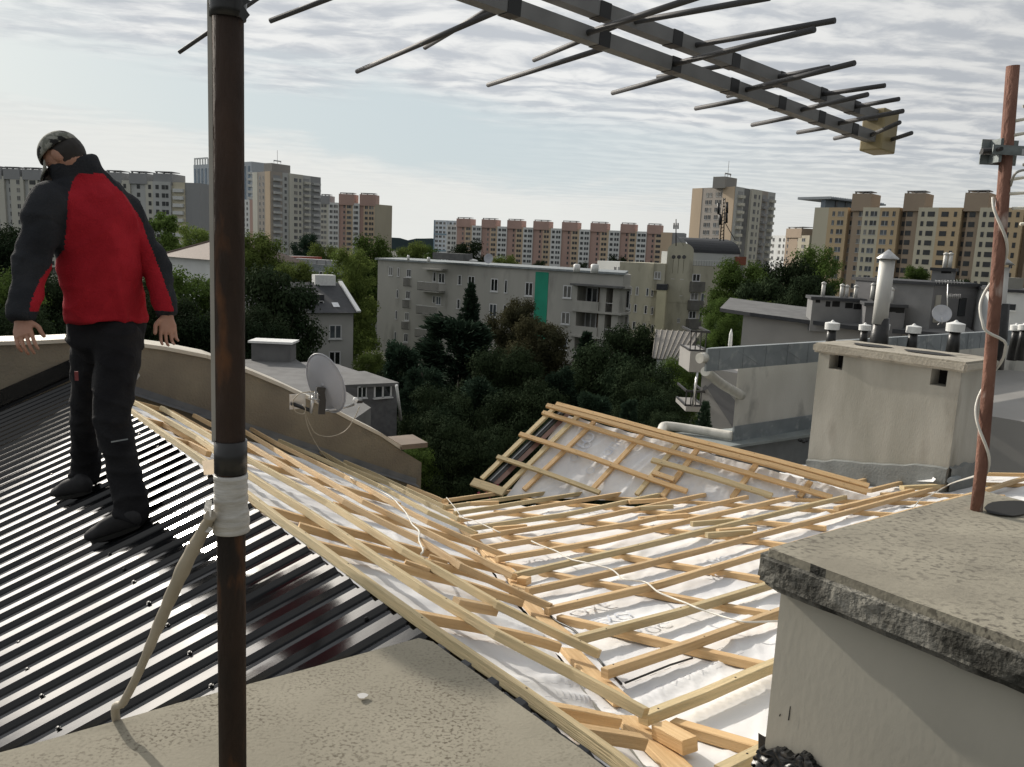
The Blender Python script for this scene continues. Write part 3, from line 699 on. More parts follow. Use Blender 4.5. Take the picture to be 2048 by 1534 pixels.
cb.z = ca.z; cc = MB().box((ca+cb)/2+nrm*thk/2+Vector((0, 0, .0)), (cb-ca)/2*.85, nrm*(thk/2+.05), Vector((0, 0, .026))); cc.build('cap_stone', mat('cap_stone', (.20, .155, .12), .8, var=.25, scale=4), t)
# flashing strip where the slope meets the wall
def strip(pts, pl, h, wdt, m, name, par, lab=None):
    mb = MB(); w2 = -nrm
    for a, b in zip(pts[:-1], pts[1:]):
        A_ = Vector((a.x, a.y, wz(a, pl)-.05)); B_ = Vector((b.x, b.y, wz(b, pl)-.05))
        o1 = w2*.012
        mb.quad([A_+o1, B_+o1, B_+o1+Vector((0, 0, h+.05)), A_+o1+Vector((0, 0, h+.05))])
        C_ = A_+w2*wdt; D_ = B_+w2*wdt; C_.z = wz(C_, pl)-.045; D_.z = wz(D_, pl)-.045
        mb.quad([A_+o1+Vector((0, 0, .02)), B_+o1+Vector((0, 0, .02)), D_, C_])
    o = mb.build(name, m, par)
    if lab: o['label'] = lab
rid = A0+VD*4.35
q0 = WL0-WLD*.05
strip([q0+WLD*k*.35 for k in range(0, 9)], PL, .03, .12, M_['flash_blue'], 'flashing', t, 'blue grey flashing strip on the slope side')
strip([q0-WLD*.35*k for k in range(0, 18)], PM, .12, .05, M_['metal_roof'], 'flashing', t, 'black sheet upstand beside the metal roof')
# plaster patches
for (x, y, r1, r2) in ((255, 752, .10, .05),):
    c = wallpt(x, y); k = []
    for a in range(18):
        th_ = a/18*2*math.pi; rr = 1+.35*noise.noise(Vector((a*.9, x, 0)))
        k.append(c-nrm*.014+WLD*math.cos(th_)*r1*rr+Vector((0, 0, 1))*math.sin(th_)*r2*rr)
    MB().quad(k).build('plaster_patch', M_['plaster_white'], t)

# ------------------------------------------------------------ satellite dish on the end wall
def dish(name, lab, c, nrml, rx, ry, par_m, arm=True):
    t = thing(name, lab, 'satellite dish', c)
    nrml = nrml.normalized(); ux = Vector((0, 0, 1)).cross(nrml).normalized(); uy = nrml.cross(ux); mb = MB(); R_, S_ = 8, 36
    for i in range(R_+1):
        r = i/R_
        for j in range(S_):
            a = 2*math.pi*j/S_; mb.v.append(c+ux*math.cos(a)*rx*r+uy*math.sin(a)*ry*r+nrml*(r*r-1)*rx*.22)
    for i in range(R_):
        for j in range(S_): mb.face((i*S_+j, i*S_+(j+1) % S_, (i+1)*S_+(j+1) % S_, (i+1)*S_+j), 0, None, True)
    o = mb.build('reflector', par_m, t); sl_ = o.modifiers.new('thick', 'SOLIDIFY'); sl_.thickness = .008
    MB().tube([c+ux*math.cos(2*math.pi*j/36)*rx+uy*math.sin(2*math.pi*j/36)*ry for j in range(37)], .007, 6, cap=False).build('rim', par_m, o)
    return t, ux, uy
dc = wallpt(652, 767, -.0); dc = EYE+(dc-EYE)*.93
dn = dr(-25, 22)                                       # the dish looks away to the right; we see its back
fr = hit(700, 767, (dr(-27), (EYE+(dc-EYE)).dot(dr(-27))))
mpp = (fr-hit(699, 767, (dr(-27), dc.dot(dr(-27))))).length
dn = dr(28, 18)
DT, ux, uy = dish('satellite_dish', 'large grey satellite dish seen from behind, bracketed to the beige wall', dc, dn, 46*mpp, 63*mpp, M_['dish'])
pd_ = (dr(-27), dc.dot(dr(-27)))
def dp(px, py, d=0.): return hit(px, py, (pd_[0], pd_[1]+d))
mb = MB(); mb.tube([dp(627, 792, -.04), dp(621, 826, -.04)], .016, 10); mb.build('mast_tube', M_['steel'], DT)
mb = MB()
mb.box(dp(595, 803, .12), WLD*.075, nrm*.004, Vector((0, 0, .07)))
mb.build('wall_plate', M_['steel'], DT)
mb = MB(); mb.tube([dp(585, 808, .1), dp(605, 815, .02), dp(624, 822, -.04)], .018, 8); mb.build('bracket_arm', M_['black'], DT)
mb = MB()
for (a, b) in (((617, 784), (640, 790)), ((617, 796), (640, 800)), ((622, 782), (622, 800)), ((630, 784), (628, 802)), ((636, 786), (634, 802))): mb.tube([dp(*a, -.06), dp(*b, -.06)], .006, 6)
mb.build('clamp', M_['steel'], DT)
mb = MB(); mb.sweep([dp(641, 777, -.05), dp(645, 800, -.05), dp(643, 828, -.05)], [(-.03, -.015), (.03, -.015), (.03, .015), (-.03, .015)], pd_[0])
mb.sweep([dp(633, 778, -.06), dp(650, 780, -.06)], [(-.02, -.015), (.02, -.015), (.02, .015), (-.02, .015)], pd_[0]); mb.build('back_bracket', M_['black'], DT)
mb = MB(); mb.tube([dp(648, 822, 0), dp(678, 817, .0), dp(708, 809, .03)], .014, 8); mb.build('feed_arm', M_['steel'], DT)
mb = MB(); mb.lathe(dp(711, 800, .03), [(.001, -.028), (.018, -.022), (.028, 0), (.018, .022), (.001, .028)], 12); mb.box(dp(719, 803, .03), pd_[0].cross(Vector((0, 0, 1)))*.025, pd_[0]*.02, Vector((0, 0, .014)), 1)
mb.build('lnb', [M_['white'], M_['black']], DT)
mb = MB(); mb.tube(smoothpath([dp(719, 813, .03), dp(708, 838, 0), (dp(690, 862, 0)), dp(660, 873, 0), dp(632, 867, 0), dp(618, 845, 0), dp(611, 826, -.02)], 6), .0045, 6)
mb.tube(smoothpath([dp(628, 783, -.08), dp(600, 787, -.08), dp(586, 803, -.08), dp(590, 822, -.08), dp(606, 828, -.08), dp(611, 818, -.06), dp(605, 810, -.06)], 6), .005, 6)
mb.tube(smoothpath([dp(609, 826, -.03), dp(618, 860, .0), dp(640, 900, -.0), dp(668, 930, -.0), hit(703, 958, PL)], 6), .004, 6)
mb.build('cable', M_['cable'], DT)
# ============================================================ NEAR CHIMNEYS, MASTS, AERIALS
ZB = hz(-.96)
def uneven(poly, z0, z1, name, mats, parent, cuts=14, amp=.006, mfun=None, bev=.012, seed=0):
    """slab of cement: outline, thickness, with a subdivided and slightly irregular skin"""
    bm = bmesh.new(); vs = [bm.verts.new((p.x, p.y, z0)) for p in poly]; f = bm.faces.new(vs); bm.normal_update()
    if f.normal.z > 0: f.normal_flip()
    r = bmesh.ops.extrude_face_region(bm, geom=[f]); 
    for v in r['geom']:
        if isinstance(v, bmesh.types.BMVert): v.co.z = z1
    bmesh.ops.recalc_face_normals(bm, faces=bm.faces)
    if bev: bmesh.ops.bevel(bm, geom=list(bm.edges), offset=bev, segments=2, affect='EDGES')
    bmesh.ops.triangulate(bm, faces=[f for f in bm.faces if len(f.verts) > 4])
    for _ in range(5):
        es = [e for e in bm.edges if e.calc_length() > cuts*.01]
        if not es or len(bm.verts) > 60000: break
        bmesh.ops.subdivide_edges(bm, edges=es, cuts=1, use_grid_fill=False); bmesh.ops.triangulate(bm, faces=[f for f in bm.faces if len(f.verts) > 4])
    bm.normal_update()
    for v in bm.verts:
        q = v.co*3+Vector((seed, 0, 0)); d = noise.noise(q)*amp+noise.noise(q*5)*amp*.35
        side = 1-abs(v.normal.z); d += side*noise.noise(v.co*22)*amp*1.4
        v.co += v.normal*d
        if v.co.z < z0+.02 and z1-z0 > .08: v.co.z += (noise.noise(v.co*26)*.016+noise.noise(v.co*70)*.008)*(1 if side > .3 else .3)
    if mfun:
        for f in bm.faces: f.material_index = mfun(f)
    wl = wloc(parent) if parent else Vector((sum(p.x for p in poly)/len(poly), sum(p.y for p in poly)/len(poly), z0))
    for v in bm.verts: v.co -= wl
    me = bpy.data.meshes.new(name); bm.to_mesh(me); bm.free()
    for mm in (mats if isinstance(mats, (list, tuple)) else [mats]): me.materials.append(mm)
    o = bpy.data.objects.new(name, me); COL.objects.link(o)
    if parent: o.parent = parent
    else: o.location = wl
    return o
# --- cement cap in the bottom left corner
q = [hit(845, 1268, ZB), hit(0, 1497, ZB)]
dl = (q[1]-q[0]).normalized(); c1 = q[0]; c2 = q[0]+dl*2.6
rd = (hit(1215, 1531, ZB)-hit(872, 1282, ZB)).normalized()
poly = [hit(838, 1270, ZB), hit(872, 1280, ZB), hit(872, 1280, ZB)+rd*2.4, hit(872, 1280, ZB)+rd*2.4+dl*2.6, c2]
t = thing('chimney', 'lichen speckled cement chimney cap in the bottom left corner, around the dark pole', 'chimney', (poly[2]+poly[4])/2*1.)
t.location.z = ZE-3.
uneven(poly, ZE-.96-.07, ZE-.96, 'cap', [M_['concrete']], t, 10, .004)
inner = [p+(sum(poly, Vector())/5-p).normalized()*.09 for p in poly]
MB().prism([(p.x, p.y) for p in inner], ZE-3., ZE-1.0).build('shaft', M_['render'], t)
p = hit(725, 1393, hz(-.955)); MB().quad([p+Vector((math.cos(a)*.011*(1+.2*math.sin(3*a)), math.sin(a)*.011, .002)) for a in [k*math.pi/6 for k in range(12)]]).build('lime_spot', M_['plaster_white'], t)
# --- cement chimney on the right
HC = hz(-.73)
k0, k1, k2, k3 = hit(1510, 1092, HC), hit(1962, 976, HC), None, hit(2048, 1294, HC)
a1 = (k1-k0); a3 = (k3-k0).normalized()*1.35
poly = [k0, k1, k1+a3*.97, k0+a3]
t = thing('chimney', 'broad cement chimney with blackened mossy slab edge in the right foreground', 'chimney', (k0+k1)/2); t.location.z = ZE-2.2
cc_ = (k0+k1+poly[2]+poly[3])/4
capo = uneven(poly, ZE-.73-.105, ZE-.73, 'cap', [M_['concrete2'], M_['lichen']], t, 5, .005, lambda f: 1 if f.calc_center_median().z < ZE-.73-.014+.006*noise.noise(f.calc_center_median()*30) else 0, .022, 4)
e1 = (k1-k0).normalized(); e2 = a3.normalized()
ins = .055
inner = [k0+e1*ins+e2*ins*.9, k1-e1*ins+e2*ins, poly[2]-e1*ins-e2*ins, poly[3]+e1*ins-e2*ins]
sh = MB().prism([(p.x, p.y) for p in inner], ZE-2.2, ZE-.80).build('shaft', mat('chimney_shaft', (.43, .405, .34), .9, col2=(.36, .34, .285), scale=2.2, bump=.04, bscale=60, third=(.24, .225, .19), tscale=2.2, tlo=.56, thi=.78, stretch=(1, 1, .45)), t)
# mastic smear at the foot, a crack and opening on top
pw = vert(inner[0], inner[3]); 
def blob(pl, cx, cy, rx, ry, m, name, par, n=26, lift=.004, seed=0, rough=.3):
    k = []
    for a in range(n):
        th_ = a/n*2*math.pi; rr = 1+rough*noise.noise(Vector((math.cos(th_)*2, math.sin(th_)*2, seed)))
        k.append(hit(cx+math.cos(th_)*rx*rr, cy+math.sin(th_)*ry*rr, pl)+(EYE-hit(cx, cy, pl)).normalized()*lift)
    mb = MB(); mb.quad(k); return mb.build(name, m, par)
# heap of mastic as a lumpy low relief on the wall foot
mb = MB(); nn_ = -pw[0] if (pw[0].dot(EYE)-pw[1]) < 0 else pw[0]
gx, gy = 70, 40
for i in range(gx+1):
    for j in range(gy+1):
        s, tt_ = i/gx, j/gy
        p = hit(1512+140*s, 1468+80*tt_+22*s+10*noise.noise(Vector((s*5, 1, 0))), pw)
        rr_ = ((s-.45)/.5)**2+max(0, (.62-tt_)/.42)**2+.75*noise.noise(Vector((s*6, tt_*4, 9)))+.3*noise.noise(Vector((s*17, tt_*11, 2))); b_ = 1 if rr_ < .85 else 0
        mb.v.append(p+nn_*(b_*(.012+.022*abs(noise.noise(Vector((s*7, tt_*5, 3))))) - (.01 if b_ == 0 else 0)))
for i in range(gx):
    for j in range(gy): a = i*(gy+1)+j; mb.face((a, a+1, a+gy+2, a+gy+1))
mb.build('mastic_seal', M_['bitumen'], t)
blob(hz(-.726), 2020, 1016, 52, 15, M_['dark'], 'flue_opening', t, 22, .0, 3, .15)
mb = MB()
for (x0, y0, x1, y1) in ((1577, 1440, 1581, 1412), (1559, 1432, 1561, 1427)):
    mb.quad([hit(x0, y0, pw)+nn_*.003, hit(x0+3, y0, pw)+nn_*.003, hit(x1+2, y1, pw)+nn_*.003, hit(x1, y1, pw)+nn_*.003])
mb.build('chip', M_['dark'], t)

# --- dark mast on the left
pb, pt_ = at(465.5, 1540, 1.3), at(455, -60, 1.3)
dpole = (pt_-pb).normalized(); s0 = pb-dpole*((pb.z-(ZE-.96))/dpole.z)
px1 = (hit(466, 800, (Vector((0, 1, 0)), 1.3))-hit(465, 800, (Vector((0, 1, 0)), 1.3))).length
t = thing('aerial_mast', 'thick dark rusty steel mast wrapped with white tape, standing close in front', 'mast', s0)
def onp(py): return at(455+10.5*(py+60)/1600, py, 1.3)
R0 = 28.5*px1
MB().tube([s0, onp(1000), onp(500), pt_], R0, 28, scales=[1, 1, 1, 1]).build('tube', M_['rust'], t)
mb = MB(); seg = [onp(y) for y in range(947, 1066, 6)]
mb.tube(seg, R0*1.16, 28, scales=[1+.03*math.sin(i*1.7)+.012*rnd(-1, 1)+(.10 if i > 12 else 0) for i in range(len(seg))]); mb.build('tape_wrap', M_['tape'], t)
mb = MB(); mb.tube([onp(880), onp(944)], R0*1.13, 28); mb.build('black_tape', M_['tape_dark'], t)
mb = MB(); mb.tube([onp(y) for y in (-60, 0, 20, 38)], R0*1.16, 24, scales=[1.05, 1.03, 1.0, .99]); 
mb.quad([at(484, 8, 1.27), at(500, 30, 1.27), at(488, 44, 1.27), at(478, 30, 1.27)]); mb.quad([at(484, -8, 1.27), at(502, 2, 1.27), at(486, 12, 1.27)]); mb.build('black_tape', M_['tape_dark'], t)
cv = MB(); sidev = Vector((-1, -.25, 0)).normalized()
cp_ = [onp(y)+sidev*R0*.98 for y in (-60, 200, 500, 700, 882)]
cv.sweep(cp_, [(-.0048, -.006), (.0048, -.006), (.0048, .006), (-.0048, .006)], Vector((0, 1, 0))); cv.build('cable_duct', M_['conduit'], t)
# taped cable running down to the cap edge
cA = at(421, 1030, 1.26); cZ = hit(231, 1430, hz(-.95))
P = [cA, at(412, 1052, 1.28), cA.lerp(cZ, .22)+Vector((0, 0, .006)), cA.lerp(cZ, .45), cA.lerp(cZ, .72)-Vector((0, 0, .012)), cA.lerp(cZ, .9)-Vector((0, 0, .008)), cZ, cZ+Vector((-.03, .12, -.25))]
P = smoothpath(P, 6); n_ = len(P)
def cs_(i):
    u = i/n_
    if u < .1: return 1.2+.2*math.sin(i)
    if u < .5: return 1.75-abs(u-.30)*2.2+.12*math.sin(i*2.1)
    return 1.12
o = MB().tube(P, .0072, 12, scales=[cs_(i) for i in range(n_)]).build('cable', M_['cable'], None, cZ)
tag(o, 'tan cable thickly taped at the top, running from dark mast to the cement cap edge', 'cable')
mb = MB(); mb.quad([at(412, 998, 1.28), at(424, 1000, 1.25), at(422, 1035, 1.25), at(407, 1022, 1.28)]); mb.quad([at(409, 1050, 1.29), at(424, 1056, 1.25), at(422, 1066, 1.25), at(405, 1063, 1.28)]); mb.build('tape_end', M_['tape'], t)

# --- log periodic aerial overhead
BD = dr(51.5, -3.5); ED = dr(-38.5)
tip = ray(1748, 276); tip = EYE+tip*(1.12/tip.y)
# lower boom: choose the direction so that it passes the pixel (1000, 8)
def boomdir(p, px, py):
    # point on the ray of (px,py) with horizontal azimuth 51.5 from p
    h = Vector((math.sin(math.radians(51.5)), math.cos(math.radians(51.5)), 0)); nn = Vector((h.y, -h.x, 0)); q = hit(px, py, (nn, nn.dot(p))); return (p-q).normalized(), q
bd1, qa = boomdir(tip, 1100, 44)
tip2 = hit(1752, 233, (Vector((h_ := math.cos(math.radians(51.5)), -math.sin(math.radians(51.5)), 0)), Vector((h_, -math.sin(math.radians(51.5)), 0)).dot(tip)))
bd2, qb = boomdir(tip2, 1165, 9)
t = thing('log_periodic_aerial', 'long grey twin boom television aerial with rod elements and yellowed end block, overhead', 'aerial', tip)
bw = .0066
def boom(tp, bd, L):
    mb = MB().sweep([tp+bd*.02, tp-bd*.3, tp-bd*L], [(-bw, -bw), (bw, -bw), (bw, bw), (-bw, bw)], Vector((0, 0, 1))); return mb
boom(tip, bd1, 1.25).build('boom', M_['alu'], t); boom(tip2, bd2, 1.25).build('boom', M_['alu'], t)
# end block
c = (tip+tip2)/2+Vector((0, 0, -.004)); zz = Vector((0, 0, 1)); 
bdh = Vector((bd1.x, bd1.y, 0)).normalized()
hgt = ((tip2-tip).length/2+.013)
MB().box(c+bd1*.012, bd1*.019, bd1.cross(zz).normalized()*.0155, zz*hgt).build('end_block', M_['plastic_ant'], t, bevel=.002)
def param(px, py, tp, bd):        # closest point of the boom to the pixel ray
    r = ray(px, py).normalized(); w0 = tp-EYE; a, b, c_, d, e = 1, -bd.dot(r), 1, bd.dot(w0), r.dot(w0)
    den = 1-(bd.dot(r))**2; s = ((bd.dot(r))*e-d)/den; return tp+bd*s
elem = [(1, 1010, 30, 714, 143), (2, 1040, 38, 850, 95), (2, 1240, 82, 1068, 120), (1, 1226, 98, 976, 170), (2, 1475, 125, 1315, 154), (1, 1375, 155, 1225, 186), (2, 1570, 175, 1455, 192),
        (1, 1515, 198, 1391, 217), (1, 1612, 232, 1504, 250), (1, 1678, 252, 1595, 265), (1, 1718, 268, 1669, 277),
        (1, 1172, 55, 1420, -14), (2, 1260, 44, 1540, -5), (1, 1345, 118, 1629, 59), (2, 1380, 98, 1670, 41), (1, 1489, 171, 1709, 126), (2, 1550, 152, 1658, 134), (2, 1639, 188, 1770, 171), (1, 1600, 211, 1735, 189),
        (2, 1704, 214, 1798, 198), (1, 1674, 239, 1806, 222), (1, 1746, 255, 1799, 245), (1, 1776, 271, 1823, 266)]
for (b_, ax_, ay_, ex, ey) in elem:
    tp, bd = (tip, bd1) if b_ == 1 else (tip2, bd2)
    s = param(ax_, ay_, tp, bd)
    nn = bd.cross(ED).normalized(); e = hit(ex, ey, (nn, nn.dot(s)))
    d = (e-s); L = d.length; d.normalize()
    dd = ED if d.dot(ED) > 0 else -ED
    if L > .9: L = .9
    e2 = s+(d*.6+dd*.4).normalized()*L if ex < 700 else e
    MB().tube([s-(e2-s).normalized()*.004, e2], .0027, 10).build('element', M_['alu_dark'], t)
for (q0_, q1_) in ((at(358, 105, 1.48), at(660, -102, 1.42)), (at(540, 42, 1.15), at(800, -57, 1.10))): MB().tube([q0_, q1_], .0034, 10).build('element', M_['alu_dark'], t)
mb = MB()
for k in range(9):
    for tp, bd in ((tip, bd1), (tip2, bd2)):
        s = tp-bd*(.06+k*.075+.003*k*k); mb.sweep([s-bd*.007, s+bd*.007], [(-bw-.0006, -bw-.0006), (bw+.0006, -bw-.0006), (bw+.0006, bw+.0006), (-bw-.0006, bw+.0006)], Vector((0, 0, 1))); mb.build('insulator', M_['black'], t); mb = MB()


# --- rusty red mast on the right chimney
b0 = hit(1953, 1020, HC); top_ = at(2026, 132, b0.y)
t = thing('aerial_mast', 'slightly leaning red rusty pipe mast with a cable coiled round it, on the right chimney', 'mast', b0)
pr = (hit(1966, 1000, (Vector((0, 1, 0)), b0.y))-hit(1953, 1000, (Vector((0, 1, 0)), b0.y))).length*.98*.88
MB().tube([b0-Vector((0, 0, .02)), b0.lerp(top_, .10)+Vector((.004, 0, 0)), b0.lerp(top_, .5)+Vector((.004, 0, 0)), top_], pr, 22).build('tube', M_['redrust'], t)
dm_ = (top_-b0).normalized()
def onm(py): return at(1953+73*(1020-py)/888, py, b0.y)
P = []
ctr = [(1008, 400, .0), (960, 430, .3)]
path = [(2027, 425), (1990, 405), (1986, 430), (1998, 470), (2006, 520), (2004, 560), (1995, 600)]
def spiral(y0, y1, turns, ph):
    out = []; n = int(12*turns)
    for i in range(n+1):
        u = i/n; a = ph+u*turns*2*math.pi; c = onm(y0+(y1-y0)*u); out.append(c+Vector((math.cos(a), math.sin(a), 0))*(pr+.006))
    return out
P = spiral(395, 945, 2.6, 2.6)
# loose bow near the chimney top
for i, q in enumerate(P):
    py = 395+(945-395)*i/(len(P)-1)
    if 560 < py < 745:
        k = math.sin((py-560)/185*math.pi); P[i] = q+Vector((.022*k*math.copysign(1, (q-onm(py)).x), -.012*k, 0))
P = smoothpath(P, 3); P = P+smoothpath([P[-1], hit(1900, 968, off(PR, .1)), hit(1862, 990, off(PR, .05)), hit(1840, 1000, off(PR, .03)), hit(1828, 1015, off(PR, .0))], 5)[1:]
MB().tube(P, .0042, 8).build('cable', M_['cable_white'], t)
# clamp of the second aerial
yb = b0.y
mb = MB(); c = onm(303)
mb.box(c+Vector((-.004, .028, 0)), Vector((.052, 0, 0)), Vector((0, .0015, 0)), Vector((0, 0, .035)))
mb.box(c+Vector((.0, -.028, .0)), Vector((.056, .004, 0)), Vector((0, .002, 0)), Vector((0, 0, .013)))
for sx_ in (-1, 1): mb.tube([c+Vector((.042*sx_, -.05, 0)), c+Vector((.042*sx_, .05, 0))], .006, 8, m=1)
mb.tube([c+Vector((-.075, -.012, -.004)), c+Vector((-.03, -.012, -.002))], .009, 8, m=1)
mb.box(c+Vector((-.028, -.0, 0)), Vector((.004, 0, 0)), Vector((0, .025, 0)), Vector((0, 0, .032)))
mb.build('clamp', [mat('clamp_zinc', (.24, .27, .27), .5, .5, var=.4, scale=30), M_['black']], t)
t = thing('yagi_aerial', 'aerial with cream rods sticking in from the right edge beside the red mast', 'aerial', onm(303)+Vector((.2, 0, 0)))
D2 = Vector((.97, -.15, 0)).normalized()
bc = at(2062, 300, yb)
MB().sweep([c+Vector((.03, -.02, -.003)), c+Vector((.30, -.10, .004))], [(-.008, -.008), (.008, -.008), (.008, .008), (-.008, .008)], Vector((0, 0, 1))).build('arm', M_['steel'], t)
MB().sweep([at(2085, 160, yb), at(2062, 520, yb)], [(-.008, -.008), (.008, -.008), (.008, .008), (-.008, .008)], Vector((0, 1, 0))).build('boom', M_['steel'], t)
for (x0, y0, x1, y1) in ((2030, 242, 2085, 231), (2026, 271, 2080, 260), (2016, 360, 2080, 350), (2015, 388, 2078, 384), (2024, 417, 2078, 415), (2040, 448, 2078, 446), (2046, 213, 2088, 205), (2046, 330, 2085, 322)):
    mb = MB().tube([at(x0, y0, yb-.01), at(x1, y1, yb-.02)], .0045, 8); mb.build('element', M_['cream'], t)
MB().tube(smoothpath([onm(372)+Vector((.015, -.01, 0)), at(2030, 348, yb-.04), at(2050, 340, yb-.05), at(2075, 345, yb-.05)], 5), .0035, 8).build('cable', M_['conduit'], t)

# --- plastered twin-flue chimney behind
W0 = hit(1612, 948, PR); fd = VD*-1
pf = vert(W0, W0+VD)
W1 = hit(1893, 965, pf); 
ztop = at(1636, 688, W0.y).z
sideD = dr(51.5)
t = thing('chimney', 'tall plastered chimney with two square soot stained openings, behind the white slope', 'chimney', (W0+W1)/2+sideD*.3)
zb_ = min(W0.z, W1.z)-.4
TL, TR = hit(1637, 700, pf), hit(1934, 742, pf)
# front face with two openings cut as recesses
def cutwall(mb, P, u, L, z0, z1, holes, depth, nout, m=0, mh=1):
    """vertical wall from P along u (length L) between heights, with rectangular recesses (u0,u1,z0,z1)"""
    us = sorted(set([0, L]+[q for h in holes for q in h[:2]])); zs = sorted(set([z0, z1]+[q for h in holes for q in h[2:4]]))
    for a, b in zip(us[:-1], us[1:]):
        for c_, d in zip(zs[:-1], zs[1:]):
            if any(h[0]-1e-6 <= a and b <= h[1]+1e-6 and h[2]-1e-6 <= c_ and d <= h[3]+1e-6 for h in holes): continue
            B = Vector((P.x, P.y, 0)); mb.quad([B+u*a+zz*c_, B+u*b+zz*c_, B+u*b+zz*d, B+u*a+zz*d], m)
    for h in holes:
        B = Vector((P.x, P.y, 0)); A1, A2, A3, A4 = [B+u*q[0]+zz*q[1] for q in ((h[0], h[2]), (h[1], h[2]), (h[1], h[3]), (h[0], h[3]))]; I = -nout*depth
        for a, b in ((A1, A2), (A2, A3), (A3, A4), (A4, A1)): mb.quad([a, b, b+I, a+I], m)
        mb.quad([A1+I, A2+I, A3+I, A4+I], mh)
u = fd.copy(); Lc_ = (W1-W0).dot(u)
Q0 = Vector((W0.x, W0.y, 0))
def uz(px, py): p = hit(px, py, pf); return (p-Q0).dot(u), p.z
hs = []
for (x0, y0, x1, y1) in ((1660, 707, 1686, 739), (1863, 739, 1894, 772)):
    a, z1_ = uz(x0, (y0+y1)/2-15); b, _ = uz(x1, (y0+y1)/2); _, za = uz((x0+x1)/2, y1); _, zb2 = uz((x0+x1)/2, y0); hs.append((a, b, za, zb2))
mb = MB(); nf = dr(51.5+180)
zt_ = TL.z-.02
cutwall(mb, Q0, u, Lc_, zb_, zt_, hs, .18, nf)
Lw = .62
B0, B1 = Q0+zz*zb_, Q0+u*Lc_+zz*zb_; T0, T1 = Q0+zz*zt_, Q0+u*Lc_+zz*zt_
mb.quad([B1, B1+sideD*Lw, T1+sideD*Lw, T1]); mb.quad([B0, B0+sideD*Lw, T0+sideD*Lw, T0]); mb.quad([B0+sideD*Lw, B1+sideD*Lw, T1+sideD*Lw, T0+sideD*Lw])
mb.build('shaft', [M_['render_stained'], M_['dark']], t)
cpo = [Q0+u*-.05+nf*.06, Q0+u*(Lc_+.06)+nf*.06, Q0+u*(Lc_+.06)+sideD*(Lw+.06), Q0+u*-.05+sideD*(Lw+.06)]
uneven(cpo, zt_-.0, zt_+.10, 'cap', [mat('cap_cement', (.40, .365, .30), .9, col2=(.32, .29, .235), scale=5, bump=.4, third=(.17, .155, .125), tscale=6, tlo=.58, thi=.7)], t, 12, .008, None, .02, 9)
mb = MB()
for k, l in ((.28, .2), (.68, .24)):
    c = Q0+u*Lc_*k+sideD*Lw*.5+zz*(zt_+.108); mb.quad([c+u*math.cos(a)*l*(1+.15*math.sin(5*a))+sideD*math.sin(a)*.13 for a in [i*math.pi/9 for i in range(18)]])
mb.build('flue_opening', M_['dark'], t)
bs = MB(); h_b = .16
for (A_, B_, nn) in ((Q0, Q0+u*Lc_, nf), (Q0+u*Lc_, Q0+u*Lc_+sideD*Lw, -VD)):
    k = 14; 
    for i in range(k):
        p, q_ = A_.lerp(B_, i/k), A_.lerp(B_, (i+1)/k); za, zb2 = wz(p, PR), wz(q_, PR); ha, hb2 = h_b+.03*noise.noise(Vector((i*.8, nn.x, 0))), h_b+.03*noise.noise(Vector(((i+1)*.8, nn.x, 0)))
        bs.quad([p+nn*.03+zz*(za-.2), q_+nn*.03+zz*(zb2-.2), q_+nn*.03+zz*(zb2+hb2), p+nn*.03+zz*(za+ha)]); bs.quad([p+nn*.03+zz*(za+ha), q_+nn*.03+zz*(zb2+hb2), q_+zz*(zb2+hb2+.012), p+zz*(za+ha+.012)])
bs.build('skirt', mat('cement_skirt', (.22, .23, .22), .9, var=.25, scale=5, bump=.3), t)
mb = MB(); c = hit(1595, 940, PR)+Vector((0, 0, .02))
for i in range(12):
    for j in range(6):
        pass
tag(MB().quad([hit(1556, 933, off(PR, .02)), hit(1575, 928, off(PR, .10)), hit(1613, 930, off(PR, .12)), hit(1612, 944, off(PR, .03)), hit(1585, 945, off(PR, .01))]).build('membrane_scrap', M_['membrane']), 'turned up corner of white membrane left of the plastered chimney', 'membrane scrap')
tag(MB().quad([hit(1828, 962, off(PR, .01)), hit(1862, 951, off(PR, .05)), hit(1872, 958, off(PR, .09)), hit(1866, 964, off(PR, .04))]).build('membrane_scrap', M_['membrane']), 'turned up corner of white membrane at the foot of the plastered chimney', 'membrane scrap')
# roll of sheet at chimney right foot
o = MB().tube([hit(1902, 962, off(PR, .04)), hit(1926, 948, off(PR, .05))], .035, 12).build('grey_tube', M_['zinc']); tag(o, 'short grey rolled tube at the right foot of the plastered chimney', 'rolled sheet')

# ============================================================ NEIGHBOUR ROOF TERRACE AND WALL (right)
Y1 = 13.0
E0_ = at(1412, 698, Y1); zE = E0_.z
ud = dr(53); nn1 = dr(143)
pN = vert(E0_, E0_+ud)
def np_(px, py, d=0.): return hit(px, py, (pN[0], pN[1]+d))
t = thing('terrace_building', 'neighbouring penthouse with pale wall and zinc fascia right of the raised slope', 'building', E0_+ud*3-nn1*3); t.location.z = 0
